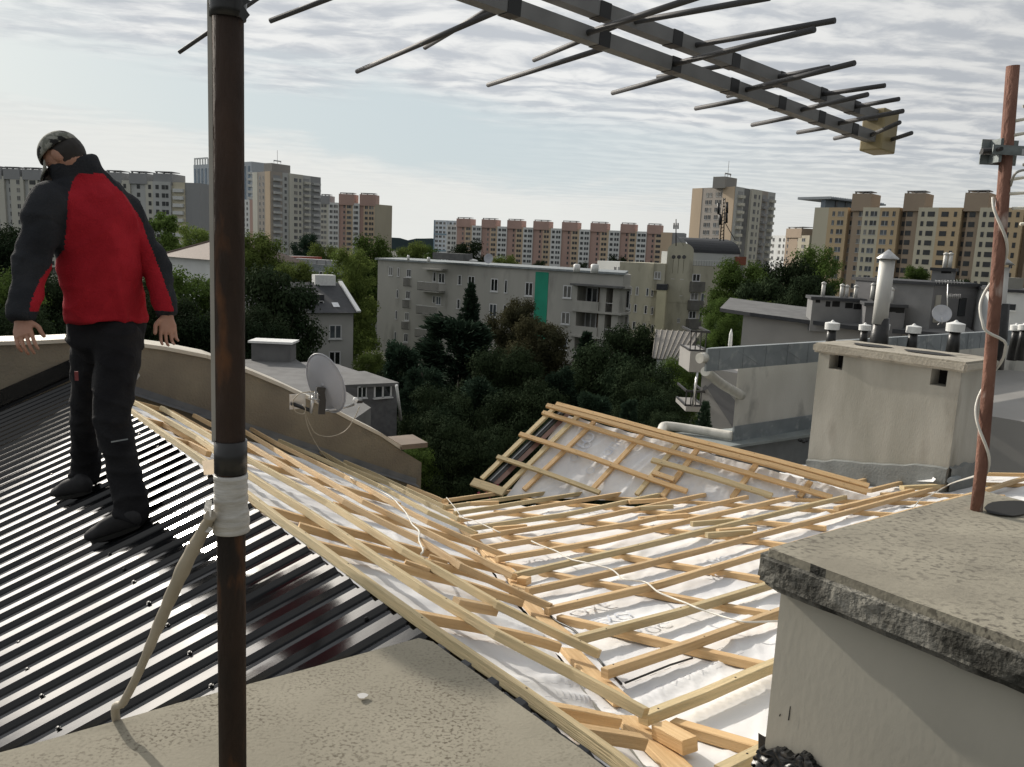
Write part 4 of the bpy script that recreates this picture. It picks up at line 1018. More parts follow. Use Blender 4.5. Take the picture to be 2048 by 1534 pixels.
# fascia
f0, f1 = np_(1412, 697), np_(1402, 742)
fh = f0.z-np_(1412, 742).z; Lf = 16.
mb = MB(); A_ = f0+nn1*.0
mb.box(A_+ud*(Lf/2)-zz*fh/2+nn1*.02, ud*(Lf/2), nn1*.02, zz*fh/2); DN = dr(24); mb.quad([A_, A_+ud*Lf, A_+ud*Lf+DN*.5-zz*.03, A_+DN*.5-zz*.03]); mb.quad([A_+DN*.5-zz*.03, A_+ud*Lf+DN*.5-zz*.03, A_+ud*Lf+DN*.5-zz*.4, A_+DN*.5-zz*.4])
for k in range(0, 26): mb.box(A_+ud*(.3+k*.62)-zz*fh/2+nn1*.045, ud*.006, nn1*.006, zz*fh/2)
for k in range(0, 14):
    s_ = A_+ud*(.15+k*1.24)+nn1*.043
    mb.quad([s_-zz*fh*.88, s_+ud*.62-zz*fh*.12, s_+ud*.62-zz*fh*.16+nn1*.004, s_-zz*fh*.92+nn1*.004]); mb.quad([s_+ud*.62-zz*fh*.12, s_+ud*1.2-zz*fh*.8, s_+ud*1.2-zz*fh*.85+nn1*.004, s_+ud*.62-zz*fh*.16+nn1*.004])
mb.build('fascia', M_['zinc'], t)
pWn = (pN[0], (A_-nn1*.75).dot(pN[0])) if True else None
wl0 = hit(1474, 760, pWn); wl1 = hit(1466, 880, pWn)
zwb = wl1.z
mb = MB(); wb = Vector((wl0.x, wl0.y, 0)); DN = dr(24); W_ = [wb, wb+ud*15, wb+ud*15+DN*4, wb+DN*4]; W_ = [wb, wb+ud*15, wb+ud*15+DN*2.5, wb+DN*2.5]; mb.prism([(p.x, p.y) for p in W_], 0, f0.z-fh*.97)
mb.build('wall', mat('pale_stained_wall', (.62, .60, .55), .9, col2=(.52, .50, .45), scale=1.2, third=(.16, .155, .145), tscale=1.6, tlo=.55, thi=.75, bump=.2, stretch=(1, 1, .6)), t)
mb = MB(); mb.box(wb+ud*7.5+nn1*.02+zz*(zwb+.12), ud*7.5, nn1*.02, zz*.14); mb.build('base_flashing', M_['zinc'], t)
# ledge / gutter roof in front of the wall and grey upstand
LG0 = np_(1318, 872, 0); 
zl = zwb-.02
cA_ = [hit(1318, 868, (zz, zl)), hit(1480, 855, (zz, zl)), wb+zz*zl+ud*.02, wb+zz*zl+ud*15, wb+zz*zl+ud*15+nn1*1.0, hit(1430, 897, (zz, zl))]
mb = MB().prism([(p.x, p.y) for p in cA_], zl-.05, zl); mb.build('ledge', mat('ledge_zinc', (.33, .36, .355), .55, .3, var=.25, scale=1.5), t)
g0 = hit(1400, 893, (zz, zl-.0)); g1 = wb+zz*zl+ud*15+nn1*.95
mb = MB(); mb.box((Vector((g0.x, g0.y, 0))+Vector((g1.x, g1.y, 0)))/2+zz*((zl-.06)/2), (Vector((g1.x, g1.y, 0))-Vector((g0.x, g0.y, 0)))/2, nn1*.04, zz*((zl-.06)/2)); mb.build('upstand', mat('grey_upstand', (.19, .20, .205), .85, var=.2, scale=3, bump=.2), t)
for k, (x, y) in enumerate(((1600, 883), (1607, 886), (1612, 884))):
    p = hit(x, y, (zz, zl)); tag(MB().lathe(p, [(.03, 0), (.045, .03), (.02, .06), (0, .065)], 6).build('stone', M_['bitumen']), ('left of three dark pebbles on the zinc ledge', 'front of three dark pebbles on the zinc ledge', 'right of three dark pebbles on the zinc ledge')[k], 'pebble', 'dark pebbles on the zinc ledge')
# gutter stub, downpipe and white pipe on the ledge
mb = MB(); 
gs = np_(1404, 716); mb.lathe(gs-ud*.06, [(.085, 0), (.085, .14)], 16, axis=ud); mb.build('gutter_stub', M_['gutter'], t)
d0, d1 = np_(1430, 746, .0), wb+zz*hit(1476, 790, pWn).z
MB().tube(smoothpath([d0-nn1*.2, d0.lerp(d1, .5)-nn1*.1, hit(1478, 790, pWn)+nn1*.06], 4), .085, 14).build('downpipe', M_['gutter'], t)
pp = [hit(1322, 872, (zz, zl+.02)), hit(1324, 858, (zz, zl+.10)), hit(1335, 852, (zz, zl+.12)), hit(1400, 861, (zz, zl+.1)), hit(1466, 872, (zz, zl+.1))]
MB().tube(smoothpath(pp, 6), .085, 14).build('drain_pipe', M_['gutter'], t)
# chimney caps on that roof
zr = E0_.z
def ventcap(px, py_top, px_w, Y, lab, base=.32):
    p = at(px, py_top, Y); r = px_w/2*Y/1620*1.0
    o = MB().lathe(p, [(.01, 0), (r*.30, -.03), (r*1.0, -r*.42), (r*1.02, -r*.45), (r*1.0, -r*1.35), (r*.85, -r*1.35)], 24, smooth=False).lathe(p-zz*(r*1.4), [(r*.62, 0), (r*.66, -.15), (r*.85, -base-.25)], 14, 1).build('vent_cap', [M_['white'], M_['bitumen']], None, p-zz*(r*1.4+base+.25)); return tag(o, lab, 'roof vent', 'capped vents on the neighbouring roof')
for a in ((1666, 640, 28, 13.6, 'white capped vent leftmost behind the plastered chimney'), (1731, 645, 23, 15.2, 'small white capped vent left of the steel flue'), (1767, 642, 26, 14.6, 'white capped vent hidden half behind the steel flue base'),
          (1829, 647, 28, 14.2, 'white capped vent right of the steel flue'), (1913, 640, 34, 13.2, 'largest white capped vent beside the red mast'), (2034, 646, 22, 15.5, 'white capped vent right of the red mast'), (2050, 645, 22, 15.2, 'white capped vent at the right edge')): ventcap(*a)
t = thing('chimney_flue', 'tall cylindrical steel flue with conical rain hat', 'flue', at(1756, 690, 14.4))
a_, b_ = at(1775, 520, 14.4), at(1759, 648, 14.4); r = 14.5*14.4/1620
MB().tube([b_, a_.lerp(b_, .5), a_], r, 22).build('tube', M_['flue'], t)
MB().tube([a_-zz*.25, a_+zz*.02], r*.92, 20).build('collar', mat('tan_collar', (.42, .37, .28), .6), t)
MB().lathe(a_+zz*.03, [(r*1.42, -.02), (r*1.45, .0), (.01, .15)], 20).build('rain_hat', M_['steel'], t)
for i in range(4):
    th_ = i*math.pi/2+.4; MB().tube([a_+Vector((math.cos(th_)*r*.9, math.sin(th_)*r*.9, -.15)), a_+Vector((math.cos(th_)*r*.9, math.sin(th_)*r*.9, .05))], .012, 5).build('bracket', M_['steel'], t)
MB().lathe(at(1757, 690, 14.4), [(r*1.35, -.3), (r*1.2, .1), (r*1.02, .48)], 14).build('mastic_base', M_['bitumen'], t)
t = thing('chimney_flue', 'steel flue with flat rain hat hidden behind the red mast', 'flue', at(1990, 700, 14.8))
a_, b_ = at(2005, 535, 14.8), at(1992, 690, 14.8); MB().tube([b_, a_], r*.85, 18).build('tube', M_['flue'], t); MB().lathe(a_+zz*.05, [(r*1.5, 0), (.01, .15)], 18).build('rain_hat', M_['steel'], t)
mb = MB(); 
for s_ in (-1, 1): mb.tube([a_+Vector((r*.8*s_, 0, -.2)), a_+Vector((r*1.1*s_, 0, .05))], .01, 5)
mb.build('bracket', M_['steel'], t)
MB().lathe(at(1990, 705, 14.8), [(r*1.4, -.3), (r*1.3, .3), (r*1.0, .9)], 12).build('mastic_base', M_['bitumen'], t)
# our own building below the eaves
t0 = [(-9.5, 3.6), (float(WL0.x), float(WL0.y)), (float(ee.x), float(ee.y)), (float(VF.x), float(VF.y)), tuple(hit(944, 962, PD).xy), tuple(hit(1100, 815, PD).xy), tuple(hit(1740, 985, PD).xy), (9., 8.), (9., -4.), (-9.5, -4.)]
o = MB().prism(t0, 0, ZE-4.6).build('apartment_house', M_['render'], None); tag(o, 'rendered body of the house whose roof is being rebuilt, below the eaves', 'building')
# ============================================================ BACKGROUND BUILDINGS
_unit = {}
M_['glass_curtain'] = mat('curtained_glass', (.20, .195, .18), .35, var=.4, scale=2.5, rand=.4); M_['glass_sky'] = mat('glass_painted_sky', (.10, .115, .13), .2, var=.4, scale=1.5, rand=.4)  # bluish panes carry a sky reflection put into their base colour
def winmesh(frame, glass, kind):
    """a unit window 1 x 1 (x right, z up), face toward -y: white frame, sill and dark panes"""
    key = (frame.name, glass.name, kind)
    if key in _unit: return _unit[key]
    mb = MB(); fr = .09 if kind != 'far' else .13
    mb.abox(-.5, .5, -.01, .06, -.5, .5, 1)
    if kind == 'far':
        mb.abox(.02, .10, -.03, .0, -.5, .5, 0); mb.abox(-.56, .56, -.05, 0, -.60, -.5, 0)
    elif kind == 'narrow':
        for x in (-.5, .32): mb.abox(x, x+.18, -.035, .0, -.5, .5, 0)
        mb.abox(-.5, .5, -.035, 0, .44, .5, 0); mb.abox(-.6, .6, -.10, 0, -.56, -.48, 0)
    else:
        for x in (-.5, -.045, .41): mb.abox(x, x+.09, -.035, .0, -.5, .5, 0)
        mb.abox(-.5, .5, -.035, 0, .43, .5, 0); mb.abox(-.5, .5, -.035, 0, -.5, -.43, 0); mb.abox(-.55, .55, -.10, 0, -.57, -.48, 0)
    me = bpy.data.meshes.new('window'); me.from_pydata([tuple(v) for v in mb.v], [], mb.f); me.materials.append(frame); me.materials.append(glass)
    me.polygons.foreach_set('material_index', mb.m); me.update(); _unit[key] = me; return me
class Fac:
    def __init__(s, P, Q, parent, frame=None, glass=None):
        s.P = Vector((P.x, P.y, 0)); d = Vector((Q.x-P.x, Q.y-P.y, 0)); s.L = d.length; s.u = d.normalized()
        s.n = Vector((s.u.y, -s.u.x, 0)); s.par = parent
        if (EYE-s.P).dot(s.n) < 0: s.n = -s.n
        s.fr = frame or M_['frame']; s.gl = glass or M_['glass']; s.pl = (s.n, s.n.dot(s.P))
        s.rot = math.atan2(s.u.y, s.u.x) if s.n.dot(Vector((s.u.y, -s.u.x, 0))) > 0 else math.atan2(-s.u.y, -s.u.x)
        s.bulk = MB(); s.count = 0
    def pt(s, px, py): p = hit(px, py, s.pl); return (p-s.P).dot(s.u), p.z
    def win(s, u, z, w, h, kind='wide', d=.0, sub=False):
        s.count += 1
        if s.count > 95:
            c = s.P+s.u*u+zz*z+s.n*(d+.02); s.bulk.box(c, s.u*w/2, s.n*.02, zz*h/2); return
        gl = s.gl if random.random() < .62 else (M_['glass_curtain'] if random.random() < .5 else M_['glass_sky'])
        o = bpy.data.objects.new('window', winmesh(s.fr, gl, kind)); COL.objects.link(o); o.parent = s.par
        o.location = s.P+s.u*u+zz*z+s.n*d-wloc(s.par); o.rotation_euler = (0, 0, s.rot); o.scale = (w, 1, h); return o
    def winpx(s, x0, y0, x1, y1, kind='wide', d=0.):
        u0, za = s.pt(x0, (y0+y1)/2); u1, _ = s.pt(x1, (y0+y1)/2); _, zt = s.pt((x0+x1)/2, y0); _, zb = s.pt((x0+x1)/2, y1)
        return s.win((u0+u1)/2, (zt+zb)/2, abs(u1-u0), abs(zt-zb), kind, d)
    def panel(s, mb, u0, u1, z0, z1, d0, d1, m=0):
        c = s.P+s.u*(u0+u1)/2+zz*(z0+z1)/2+s.n*(d0+d1)/2; mb.box(c, s.u*(u1-u0)/2, s.n*abs(d1-d0)/2, zz*(z1-z0)/2, m)
    def panelpx(s, mb, x0, y0, x1, y1, d0, d1, m=0):
        u0, _ = s.pt(x0, (y0+y1)/2); u1, _ = s.pt(x1, (y0+y1)/2); _, zt = s.pt((x0+x1)/2, y0); _, zb = s.pt((x0+x1)/2, y1); s.panel(mb, min(u0, u1), max(u0, u1), min(zt, zb), max(zt, zb), d0, d1, m)
    def done(s):
        if s.bulk.v: o = s.bulk.build('window', s.gl, s.par); o['kind'] = 'stuff'
def pxat(px, py, z): return hit(px, py, (zz, z))
def col(name, c, var=.10, sc=.15, rough=.88): return mat(name, tuple(q*1.1+.095 for q in c), rough, var=var, scale=sc, detail=8, third=tuple(q*.85+.08 for q in c), tscale=.22, tlo=.56, thi=.85, stretch=(1, 1, .25))  # paler lift paints distance haze into the panel colours

# far facades: colours
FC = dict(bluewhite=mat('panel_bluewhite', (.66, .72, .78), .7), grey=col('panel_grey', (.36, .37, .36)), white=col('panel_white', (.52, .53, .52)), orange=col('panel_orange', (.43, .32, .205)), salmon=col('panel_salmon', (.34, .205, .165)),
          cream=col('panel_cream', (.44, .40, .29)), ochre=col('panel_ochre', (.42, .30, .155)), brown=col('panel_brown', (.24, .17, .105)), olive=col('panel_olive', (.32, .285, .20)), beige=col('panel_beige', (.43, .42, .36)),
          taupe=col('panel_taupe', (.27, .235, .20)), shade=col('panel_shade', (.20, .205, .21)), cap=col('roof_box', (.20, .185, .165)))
FG = mat('far_glass', (.06, .065, .07), .3, var=.5, scale=.5, rand=.4); FFR = mat('far_frame', (.50, .50, .49), .6)
def row_building(label, segs, ytop_fn, z0, depth, caps, floors, fh, cat='apartment block', az=None, name='apartment_block'):
    """segs: (px0, px1, colour, setback, window pattern) along one straight facade"""
    P = at(segs[0][0], ytop_fn(segs[0][0]), depth[0]); Q = at(segs[-1][1], ytop_fn(segs[-1][1]), depth[1]); zt = P.z
    Q = pxat(segs[-1][1], ytop_fn(segs[-1][1]), zt) if abs(zt-ZE) > 6 else Vector((Q.x, Q.y, zt))
    t = thing(name, label, cat, Vector((P.x, P.y, 0)))
    Fa = Fac(P, Q, t, FFR, FG); cols = []; mbs = {}
    DP = 12.
    for (x0, x1, c, sb, pat) in segs:
        u0, _ = Fa.pt(x0, 480); u1, _ = Fa.pt(x1, 480)
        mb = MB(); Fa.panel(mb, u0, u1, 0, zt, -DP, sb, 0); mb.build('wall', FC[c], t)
        if not pat: continue
        for fl in range(floors):
            z = zt-1.9-fl*fh
            for (f, w_) in pat: Fa.win(u0+(u1-u0)*f, z, w_, 1.45, 'far', sb+.04)
    for (x0, x1, h, c) in caps:
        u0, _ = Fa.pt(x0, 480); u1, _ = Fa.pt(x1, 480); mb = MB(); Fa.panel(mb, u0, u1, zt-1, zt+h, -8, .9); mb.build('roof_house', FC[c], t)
        rr = MB(); Fa.panel(rr, u0+.5, u1-.3, zt+h+.5, zt+h+.75, -5, .6)
        for k in range(3): Fa.panel(rr, u0+.5+k*(u1-u0-1)/2.2, u0+.9+k*(u1-u0-1)/2.2, zt+h, zt+h+.6, -.5, .2)
        rr.build('roof_rail', FC['shade'], t)
    for c, mb in mbs.items(): mb.build('wall', FC[c], t)
    Fa.done(); return t, Fa, zt
# long pastel row in the middle (912-1370)
W3 = [(.25, 1.5), (.6, 1.0), (.82, 1.0)]; W2 = [(.3, 1.2), (.62, 1.2)]; W1p = [(.72, .9)]
segs = []; xs = [(913, 929, 968), (965, 989, 1012), (1015, 1040, 1066), (1067, 1096, 1122), (1123, 1152, 1180), (1180, 1210, 1240), (1241, 1272, 1292), (1294, 1326, 1344)]
segs.append((893, 913, 'white', 0, W3))
edges = [913, 963, 1014, 1066, 1123, 1180, 1240, 1293]
nxt = edges[1:]+[1344]
for i, (a, b) in enumerate(zip(edges, nxt)):
    w_ = b-a
    segs += [(a, a+w_*.34, 'salmon', -.0, W1p), (a+w_*.34, a+w_*.63, 'orange', .6, W2), (a+w_*.63, b, 'white', .9, W3 if i < 7 else W2)]
segs[-1] = (segs[-1][0], 1344, 'orange', .6, [])
segs.append((1344, 1367, 'shade', .2, []))
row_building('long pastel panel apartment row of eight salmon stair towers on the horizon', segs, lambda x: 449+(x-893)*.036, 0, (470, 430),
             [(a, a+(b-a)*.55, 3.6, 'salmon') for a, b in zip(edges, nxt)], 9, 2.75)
# blue white tower
P = at(868, 441, 560); t, Fa, zt = row_building('slim white high rise with pale blue stripes left of the long pastel row', [(868, 893, 'bluewhite', 0, [(.2, 2.), (.5, 2.), (.8, 1.6)]), (893, 913, 'bluewhite', -1, [(.3, 1.6), (.7, 1.6)])], lambda x: 440+(x-868)*.03, 0, (560, 575), [], 16, 3.0, 'high rise', name='high_rise')
mb = MB()
for y in (467, 500): Fa.panelpx(mb, 868, y, 893, y+2.5, .05, .3)
Fa.panelpx(mb, 867.5, 440, 869, 510, 0, .4)
mb.build('blue_stripe', mat('blue_stripe', (.22, .33, .42), .6), t)
# left row 3 blocks (640-785)
segs = [(600, 643, 'taupe', -1, []), (640, 658, 'beige', .6, W2), (658, 678, 'white', .9, W3), (678, 692, 'salmon', 0, W1p), (692, 706, 'orange', .6, W2), (706, 719, 'white', .8, W2), (719, 727, 'salmon', 0, []), (727, 749, 'orange', .6, W3)]
t, Fa, zt = row_building('three stepped pastel blocks right of the grey tower with a blank olive gable', segs, lambda x: 404+(x-640)*.04, 0, (437, 430), [(641, 660, 3.4, 'shade'), (678, 708, 4.6, 'salmon'), (719, 750, 4.8, 'salmon')], 9, 2.75)
e0 = Fa.P+Fa.u*Fa.pt(749, 480)[0]+Fa.n*.6; g1 = at(784.5, 413, e0.y+9)
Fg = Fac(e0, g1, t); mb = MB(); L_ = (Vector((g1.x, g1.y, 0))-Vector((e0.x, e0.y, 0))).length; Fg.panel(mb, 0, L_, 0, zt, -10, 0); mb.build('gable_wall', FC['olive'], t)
# grey-beige tower (508-640)
def tower(label, name, px, yt, Y, strips_l, strips_r, xc, floors, fh, yl, yr, capspec, zt_ref):
    """two visible faces meeting at pixel column xc; left face to px[0], right face to px[1]"""
    C = at(xc, zt_ref, Y); zt = C.z; Lp = pxat(px[0], yl, zt); Rp = pxat(px[1], yr, zt)
    Lp.z = Rp.z = zt
    t = thing(name, label, 'tower block', Vector((C.x, C.y, 0)))
    B_ = Lp+(Rp-C)
    FL, FR = Fac(Lp, C, t, FFR, FG), Fac(C, Rp, t, FFR, FG)
    MB().prism([(Lp.x, Lp.y), (C.x, C.y), (Rp.x, Rp.y), (B_.x, B_.y)], 0, zt-.2).build('core', FC['shade'], t)
    for Fc, strips in ((FL, strips_l), (FR, strips_r)):
        for (a, b, c, pat, sb) in strips:
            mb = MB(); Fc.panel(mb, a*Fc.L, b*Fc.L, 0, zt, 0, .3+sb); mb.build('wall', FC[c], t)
            for fl in range(floors):
                z = zt-2.6-fl*fh
                for (f, w_, k) in pat:
                    if k == 'w': Fc.win((a+(b-a)*f)*Fc.L, z, w_, 1.5, 'far', .34+sb)
                    else:
                        bb = MB(); Fc.panel(bb, (a+(b-a)*f)*Fc.L-w_/2, (a+(b-a)*f)*Fc.L+w_/2, z-1.2, z+1.1, .3+sb, .36+sb, 0)
                        Fc.panel(bb, (a+(b-a)*f)*Fc.L-w_/2, (a+(b-a)*f)*Fc.L+w_/2, z-1.3, z-.25, .36+sb, 1.5+sb, 1)
                        if fl < 12: bb.build('balcony', [FC['shade'], FC[k]], t)
    for (Fc, a, b, h, dd) in ((FL if q[0] == 'L' else FR, *q[1:]) for q in capspec):
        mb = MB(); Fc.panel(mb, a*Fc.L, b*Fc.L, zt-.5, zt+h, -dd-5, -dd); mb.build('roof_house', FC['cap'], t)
        pp = MB(); c = Fc.P+Fc.u*(a+.1)*Fc.L+zz*(zt+h)-Fc.n*(dd+2); pp.tube([c, c+zz*1.4, c+zz*1.4+Fc.u*4, c+Fc.u*4], .28, 6); pp.tube([c+Fc.u*2, c+Fc.u*2+zz*6], .09, 5); pp.build('roof_pipe', FC['shade'], t)
    FL.done(); FR.done(); return t, FL, FR, zt
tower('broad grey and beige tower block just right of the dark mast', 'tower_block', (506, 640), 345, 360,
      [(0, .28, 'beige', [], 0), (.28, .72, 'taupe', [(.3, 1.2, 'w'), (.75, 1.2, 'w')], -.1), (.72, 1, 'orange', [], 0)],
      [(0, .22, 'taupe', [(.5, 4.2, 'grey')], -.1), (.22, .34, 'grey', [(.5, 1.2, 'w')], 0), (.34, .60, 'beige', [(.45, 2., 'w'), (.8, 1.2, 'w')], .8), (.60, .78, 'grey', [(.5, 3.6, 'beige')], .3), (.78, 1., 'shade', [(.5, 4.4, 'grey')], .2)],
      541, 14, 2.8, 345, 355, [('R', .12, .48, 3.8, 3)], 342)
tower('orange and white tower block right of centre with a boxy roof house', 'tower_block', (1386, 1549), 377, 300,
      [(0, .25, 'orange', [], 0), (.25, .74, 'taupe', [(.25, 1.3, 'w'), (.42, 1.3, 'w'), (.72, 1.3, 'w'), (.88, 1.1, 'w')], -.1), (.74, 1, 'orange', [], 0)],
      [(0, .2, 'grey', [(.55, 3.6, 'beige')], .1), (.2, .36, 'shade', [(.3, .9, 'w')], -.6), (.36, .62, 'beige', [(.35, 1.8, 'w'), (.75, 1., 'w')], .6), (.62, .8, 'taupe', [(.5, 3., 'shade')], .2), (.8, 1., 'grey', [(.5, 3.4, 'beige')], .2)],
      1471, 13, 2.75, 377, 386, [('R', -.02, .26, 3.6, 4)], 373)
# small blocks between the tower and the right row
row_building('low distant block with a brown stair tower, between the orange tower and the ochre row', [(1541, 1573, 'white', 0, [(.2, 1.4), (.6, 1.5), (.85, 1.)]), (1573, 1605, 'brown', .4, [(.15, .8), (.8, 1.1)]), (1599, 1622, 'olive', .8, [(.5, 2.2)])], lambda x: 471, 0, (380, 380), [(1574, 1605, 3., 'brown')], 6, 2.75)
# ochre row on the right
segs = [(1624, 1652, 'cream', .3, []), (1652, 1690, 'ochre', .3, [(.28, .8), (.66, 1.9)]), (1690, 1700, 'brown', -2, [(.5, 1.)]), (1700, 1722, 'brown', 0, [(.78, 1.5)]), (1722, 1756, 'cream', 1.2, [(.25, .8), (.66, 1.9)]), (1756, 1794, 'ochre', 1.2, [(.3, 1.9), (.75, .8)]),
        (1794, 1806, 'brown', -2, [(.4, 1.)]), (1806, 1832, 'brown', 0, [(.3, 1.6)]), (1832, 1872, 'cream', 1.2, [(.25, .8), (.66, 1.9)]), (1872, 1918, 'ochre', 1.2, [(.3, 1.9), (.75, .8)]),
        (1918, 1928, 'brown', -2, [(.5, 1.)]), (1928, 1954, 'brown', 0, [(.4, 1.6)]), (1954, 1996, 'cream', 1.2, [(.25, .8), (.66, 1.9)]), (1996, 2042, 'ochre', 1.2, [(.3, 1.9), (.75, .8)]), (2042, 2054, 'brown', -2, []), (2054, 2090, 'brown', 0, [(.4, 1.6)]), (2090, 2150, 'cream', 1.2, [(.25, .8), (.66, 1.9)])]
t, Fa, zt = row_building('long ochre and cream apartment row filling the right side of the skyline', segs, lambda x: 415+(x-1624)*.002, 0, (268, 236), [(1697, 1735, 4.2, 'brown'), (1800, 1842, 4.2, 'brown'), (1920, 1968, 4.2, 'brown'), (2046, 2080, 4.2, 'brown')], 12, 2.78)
# grey penthouse with flat canopy behind it
C_ = at(1652, 396, 330); D_ = at(1742, 398, 350); D_ = Vector((D_.x, D_.y, C_.z))
t = thing('roof_pavilion', 'blue grey pavilion with a flat projecting canopy above the left end of the ochre row', 'building', Vector((C_.x, C_.y, 0)))
Fp = Fac(C_, D_, t); mb = MB(); Fp.panel(mb, 0, Fp.L, C_.z-12, C_.z-.6, -2, 0); mb.build('wall', mat('blue_grey', (.22, .26, .30), .7), t)
mb = MB(); Fp.panel(mb, -1.2, Fp.L+7, C_.z-.5, C_.z+.1, -12, 3)
for k in range(24): Fp.panel(mb, -1.2+k*(Fp.L+8)/24, -1.0+k*(Fp.L+8)/24, C_.z+.1, C_.z+.5, -12, 3)
mb.build('canopy', mat('canopy', (.28, .31, .34), .6), t)
mb = MB(); 
for x in (1670, 1690): Fp.panelpx(mb, x, 402, x+4, 414, 0, .3)
mb.build('window', FG, t)
# left grey rows
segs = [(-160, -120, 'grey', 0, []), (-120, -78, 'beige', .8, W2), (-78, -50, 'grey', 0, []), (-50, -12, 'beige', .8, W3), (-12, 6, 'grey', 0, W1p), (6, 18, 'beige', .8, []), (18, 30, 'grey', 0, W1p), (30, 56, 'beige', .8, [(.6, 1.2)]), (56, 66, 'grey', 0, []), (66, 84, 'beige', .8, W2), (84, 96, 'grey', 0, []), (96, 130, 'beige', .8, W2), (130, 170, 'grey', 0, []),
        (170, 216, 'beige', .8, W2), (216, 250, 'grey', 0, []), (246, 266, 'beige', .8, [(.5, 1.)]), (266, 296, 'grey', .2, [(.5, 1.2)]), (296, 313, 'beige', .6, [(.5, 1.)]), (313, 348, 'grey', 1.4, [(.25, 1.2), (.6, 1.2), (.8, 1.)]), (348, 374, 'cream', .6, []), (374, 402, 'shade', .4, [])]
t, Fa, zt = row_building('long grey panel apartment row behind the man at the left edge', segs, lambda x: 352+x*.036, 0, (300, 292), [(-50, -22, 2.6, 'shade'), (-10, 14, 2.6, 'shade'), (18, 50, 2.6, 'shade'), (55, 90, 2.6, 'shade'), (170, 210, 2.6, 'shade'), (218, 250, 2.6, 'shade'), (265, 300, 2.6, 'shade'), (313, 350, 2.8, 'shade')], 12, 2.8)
for k in range(9):
    bb = MB(); Fa.panelpx(bb, 350, 378+k*14.8, 370, 380+k*14.8+5, .6, 1.6, 0); bb.build('balcony', FC['white'], t)
# glass skyscraper half hidden by the mast
C_ = at(503, 323, 600); zt = C_.z; Lp = pxat(387, 330, zt); Lp.z = zt; Rp = pxat(511, 327, zt)
t = thing('skyscraper', 'pale blue striped skyscraper partly hidden behind the dark mast', 'skyscraper', Vector((C_.x, C_.y, 0)))
FL = Fac(Lp, C_, t); mb = MB(); FL.panel(mb, 0, FL.L, 0, zt, -18, 0); mb.build('wall', mat('sky_white', (.50, .54, .58), .6), t)
mb = MB()
for k in range(15): FL.panel(mb, (k+.15)*FL.L/15, (k+.62)*FL.L/15, 20, zt-3, 0, .25)
mb.build('glass_stripe', mat('sky_blue_glass', (.13, .20, .28), .25, var=.4, scale=.2), t)
mb = MB(); FR = Fac(C_, Rp, t)
for k in range(int((zt-20)/4.4)): FR.panel(mb, 0, FR.L, 18+k*4.4, 19.7+k*4.4, -3, .6)
mb.build('balcony', FC['white'], t)
mb = MB(); FL.panel(mb, 1, FL.L*.25, zt+4.2, zt+5.2, -1, 0)
for k in range(6): FL.panel(mb, 1+k*FL.L*.048, 1.6+k*FL.L*.048, zt, zt+4.4, -1, 0)
mb.build('roof_frame', FC['white'], t)
row_building('white low block under the skyscraper beside the mast', [(484, 500, 'white', 0, [(.3, 1.2), (.7, 1.2)]), (500, 507, 'salmon', 0, [])], lambda x: 399, 0, (430, 430), [], 9, 2.75)

# ============================================================ MIDDLE DISTANCE
# long grey four storey block with the green strip
P = at(756, 515, 108); Q = pxat(1247, 544, P.z); zG = P.z
t = thing('apartment_block', 'long grey four storey apartment block with a green painted strip and balconies', 'apartment block', Vector((P.x, P.y, 0)))
G = Fac(P, Q, t); PG = t; back = -G.n*11.
mb = MB().prism([(G.P.x, G.P.y), ((G.P+G.u*G.L).x, (G.P+G.u*G.L).y), ((G.P+G.u*G.L+back).x, (G.P+G.u*G.L+back).y), ((G.P+back).x, (G.P+back).y)], 0, zG-.3)
mb.v = [v-G.n*0 for v in mb.v]
u_end = G.L
wm = mat('block_render', (.44, .425, .385), .93, col2=(.36, .35, .32), scale=.35, third=(.20, .195, .175), tscale=.6, tlo=.56, thi=.8, stretch=(1, 1, .35))
# body stops short of the loggia bay so that the loggias are real recesses
uL, _ = G.pt(1146, 600)
def pr(Fc, u0, u1, d0, d1, z0, z1, m=0, mb=None):
    mb = mb or MB(); c = Fc.P+Fc.u*(u0+u1)/2+Fc.n*(d0+d1)/2+zz*(z0+z1)/2; mb.box(c, Fc.u*(u1-u0)/2, Fc.n*(d1-d0)/2, zz*(z1-z0)/2, m); return mb
bkv = dr(9)*11; mb = MB().prism([(q.x, q.y) for q in (G.P, G.P+G.u*uL, G.P+G.u*uL+bkv, G.P+bkv)], 0, zG-.3); mb.prism([(q.x, q.y) for q in (G.P+G.u*uL-G.n*1.9, G.P+G.u*G.L-G.n*1.9, G.P+G.u*G.L+bkv, G.P+G.u*uL+bkv)], 0, zG-.3); pr(G, uL, G.L, -1.9, 0, zG-1.6, zG-.3, 0, mb)
mb.build('wall', wm, t)
mb = MB().prism([(q.x, q.y) for q in (G.P-G.u*.3+G.n*.28, G.P+G.u*(G.L+.3)+G.n*.28, G.P+G.u*(G.L+.3)+bkv, G.P-G.u*.3+bkv)], zG-.3, zG-.08); mb.build('roof_edge', M_['zinc'], t)
mb = MB(); G.panelpx(mb, 1072, 545, 1096, 655, 0, .05); u0, za = G.pt(1069, 541); u1, zb = G.pt(1097, 700); mb = MB(); pr(G, G.pt(1069, 600)[0], G.pt(1095, 600)[0], 0, .05, zG-11.6, zG-.55, 0, mb)
mb.build('green_strip', mat('green_paint', (.018, .30, .19), .8, var=.2, scale=.5), t)
s_ = 520/2048
def gx(x, y): return 740+x*s_, 490+y*s_
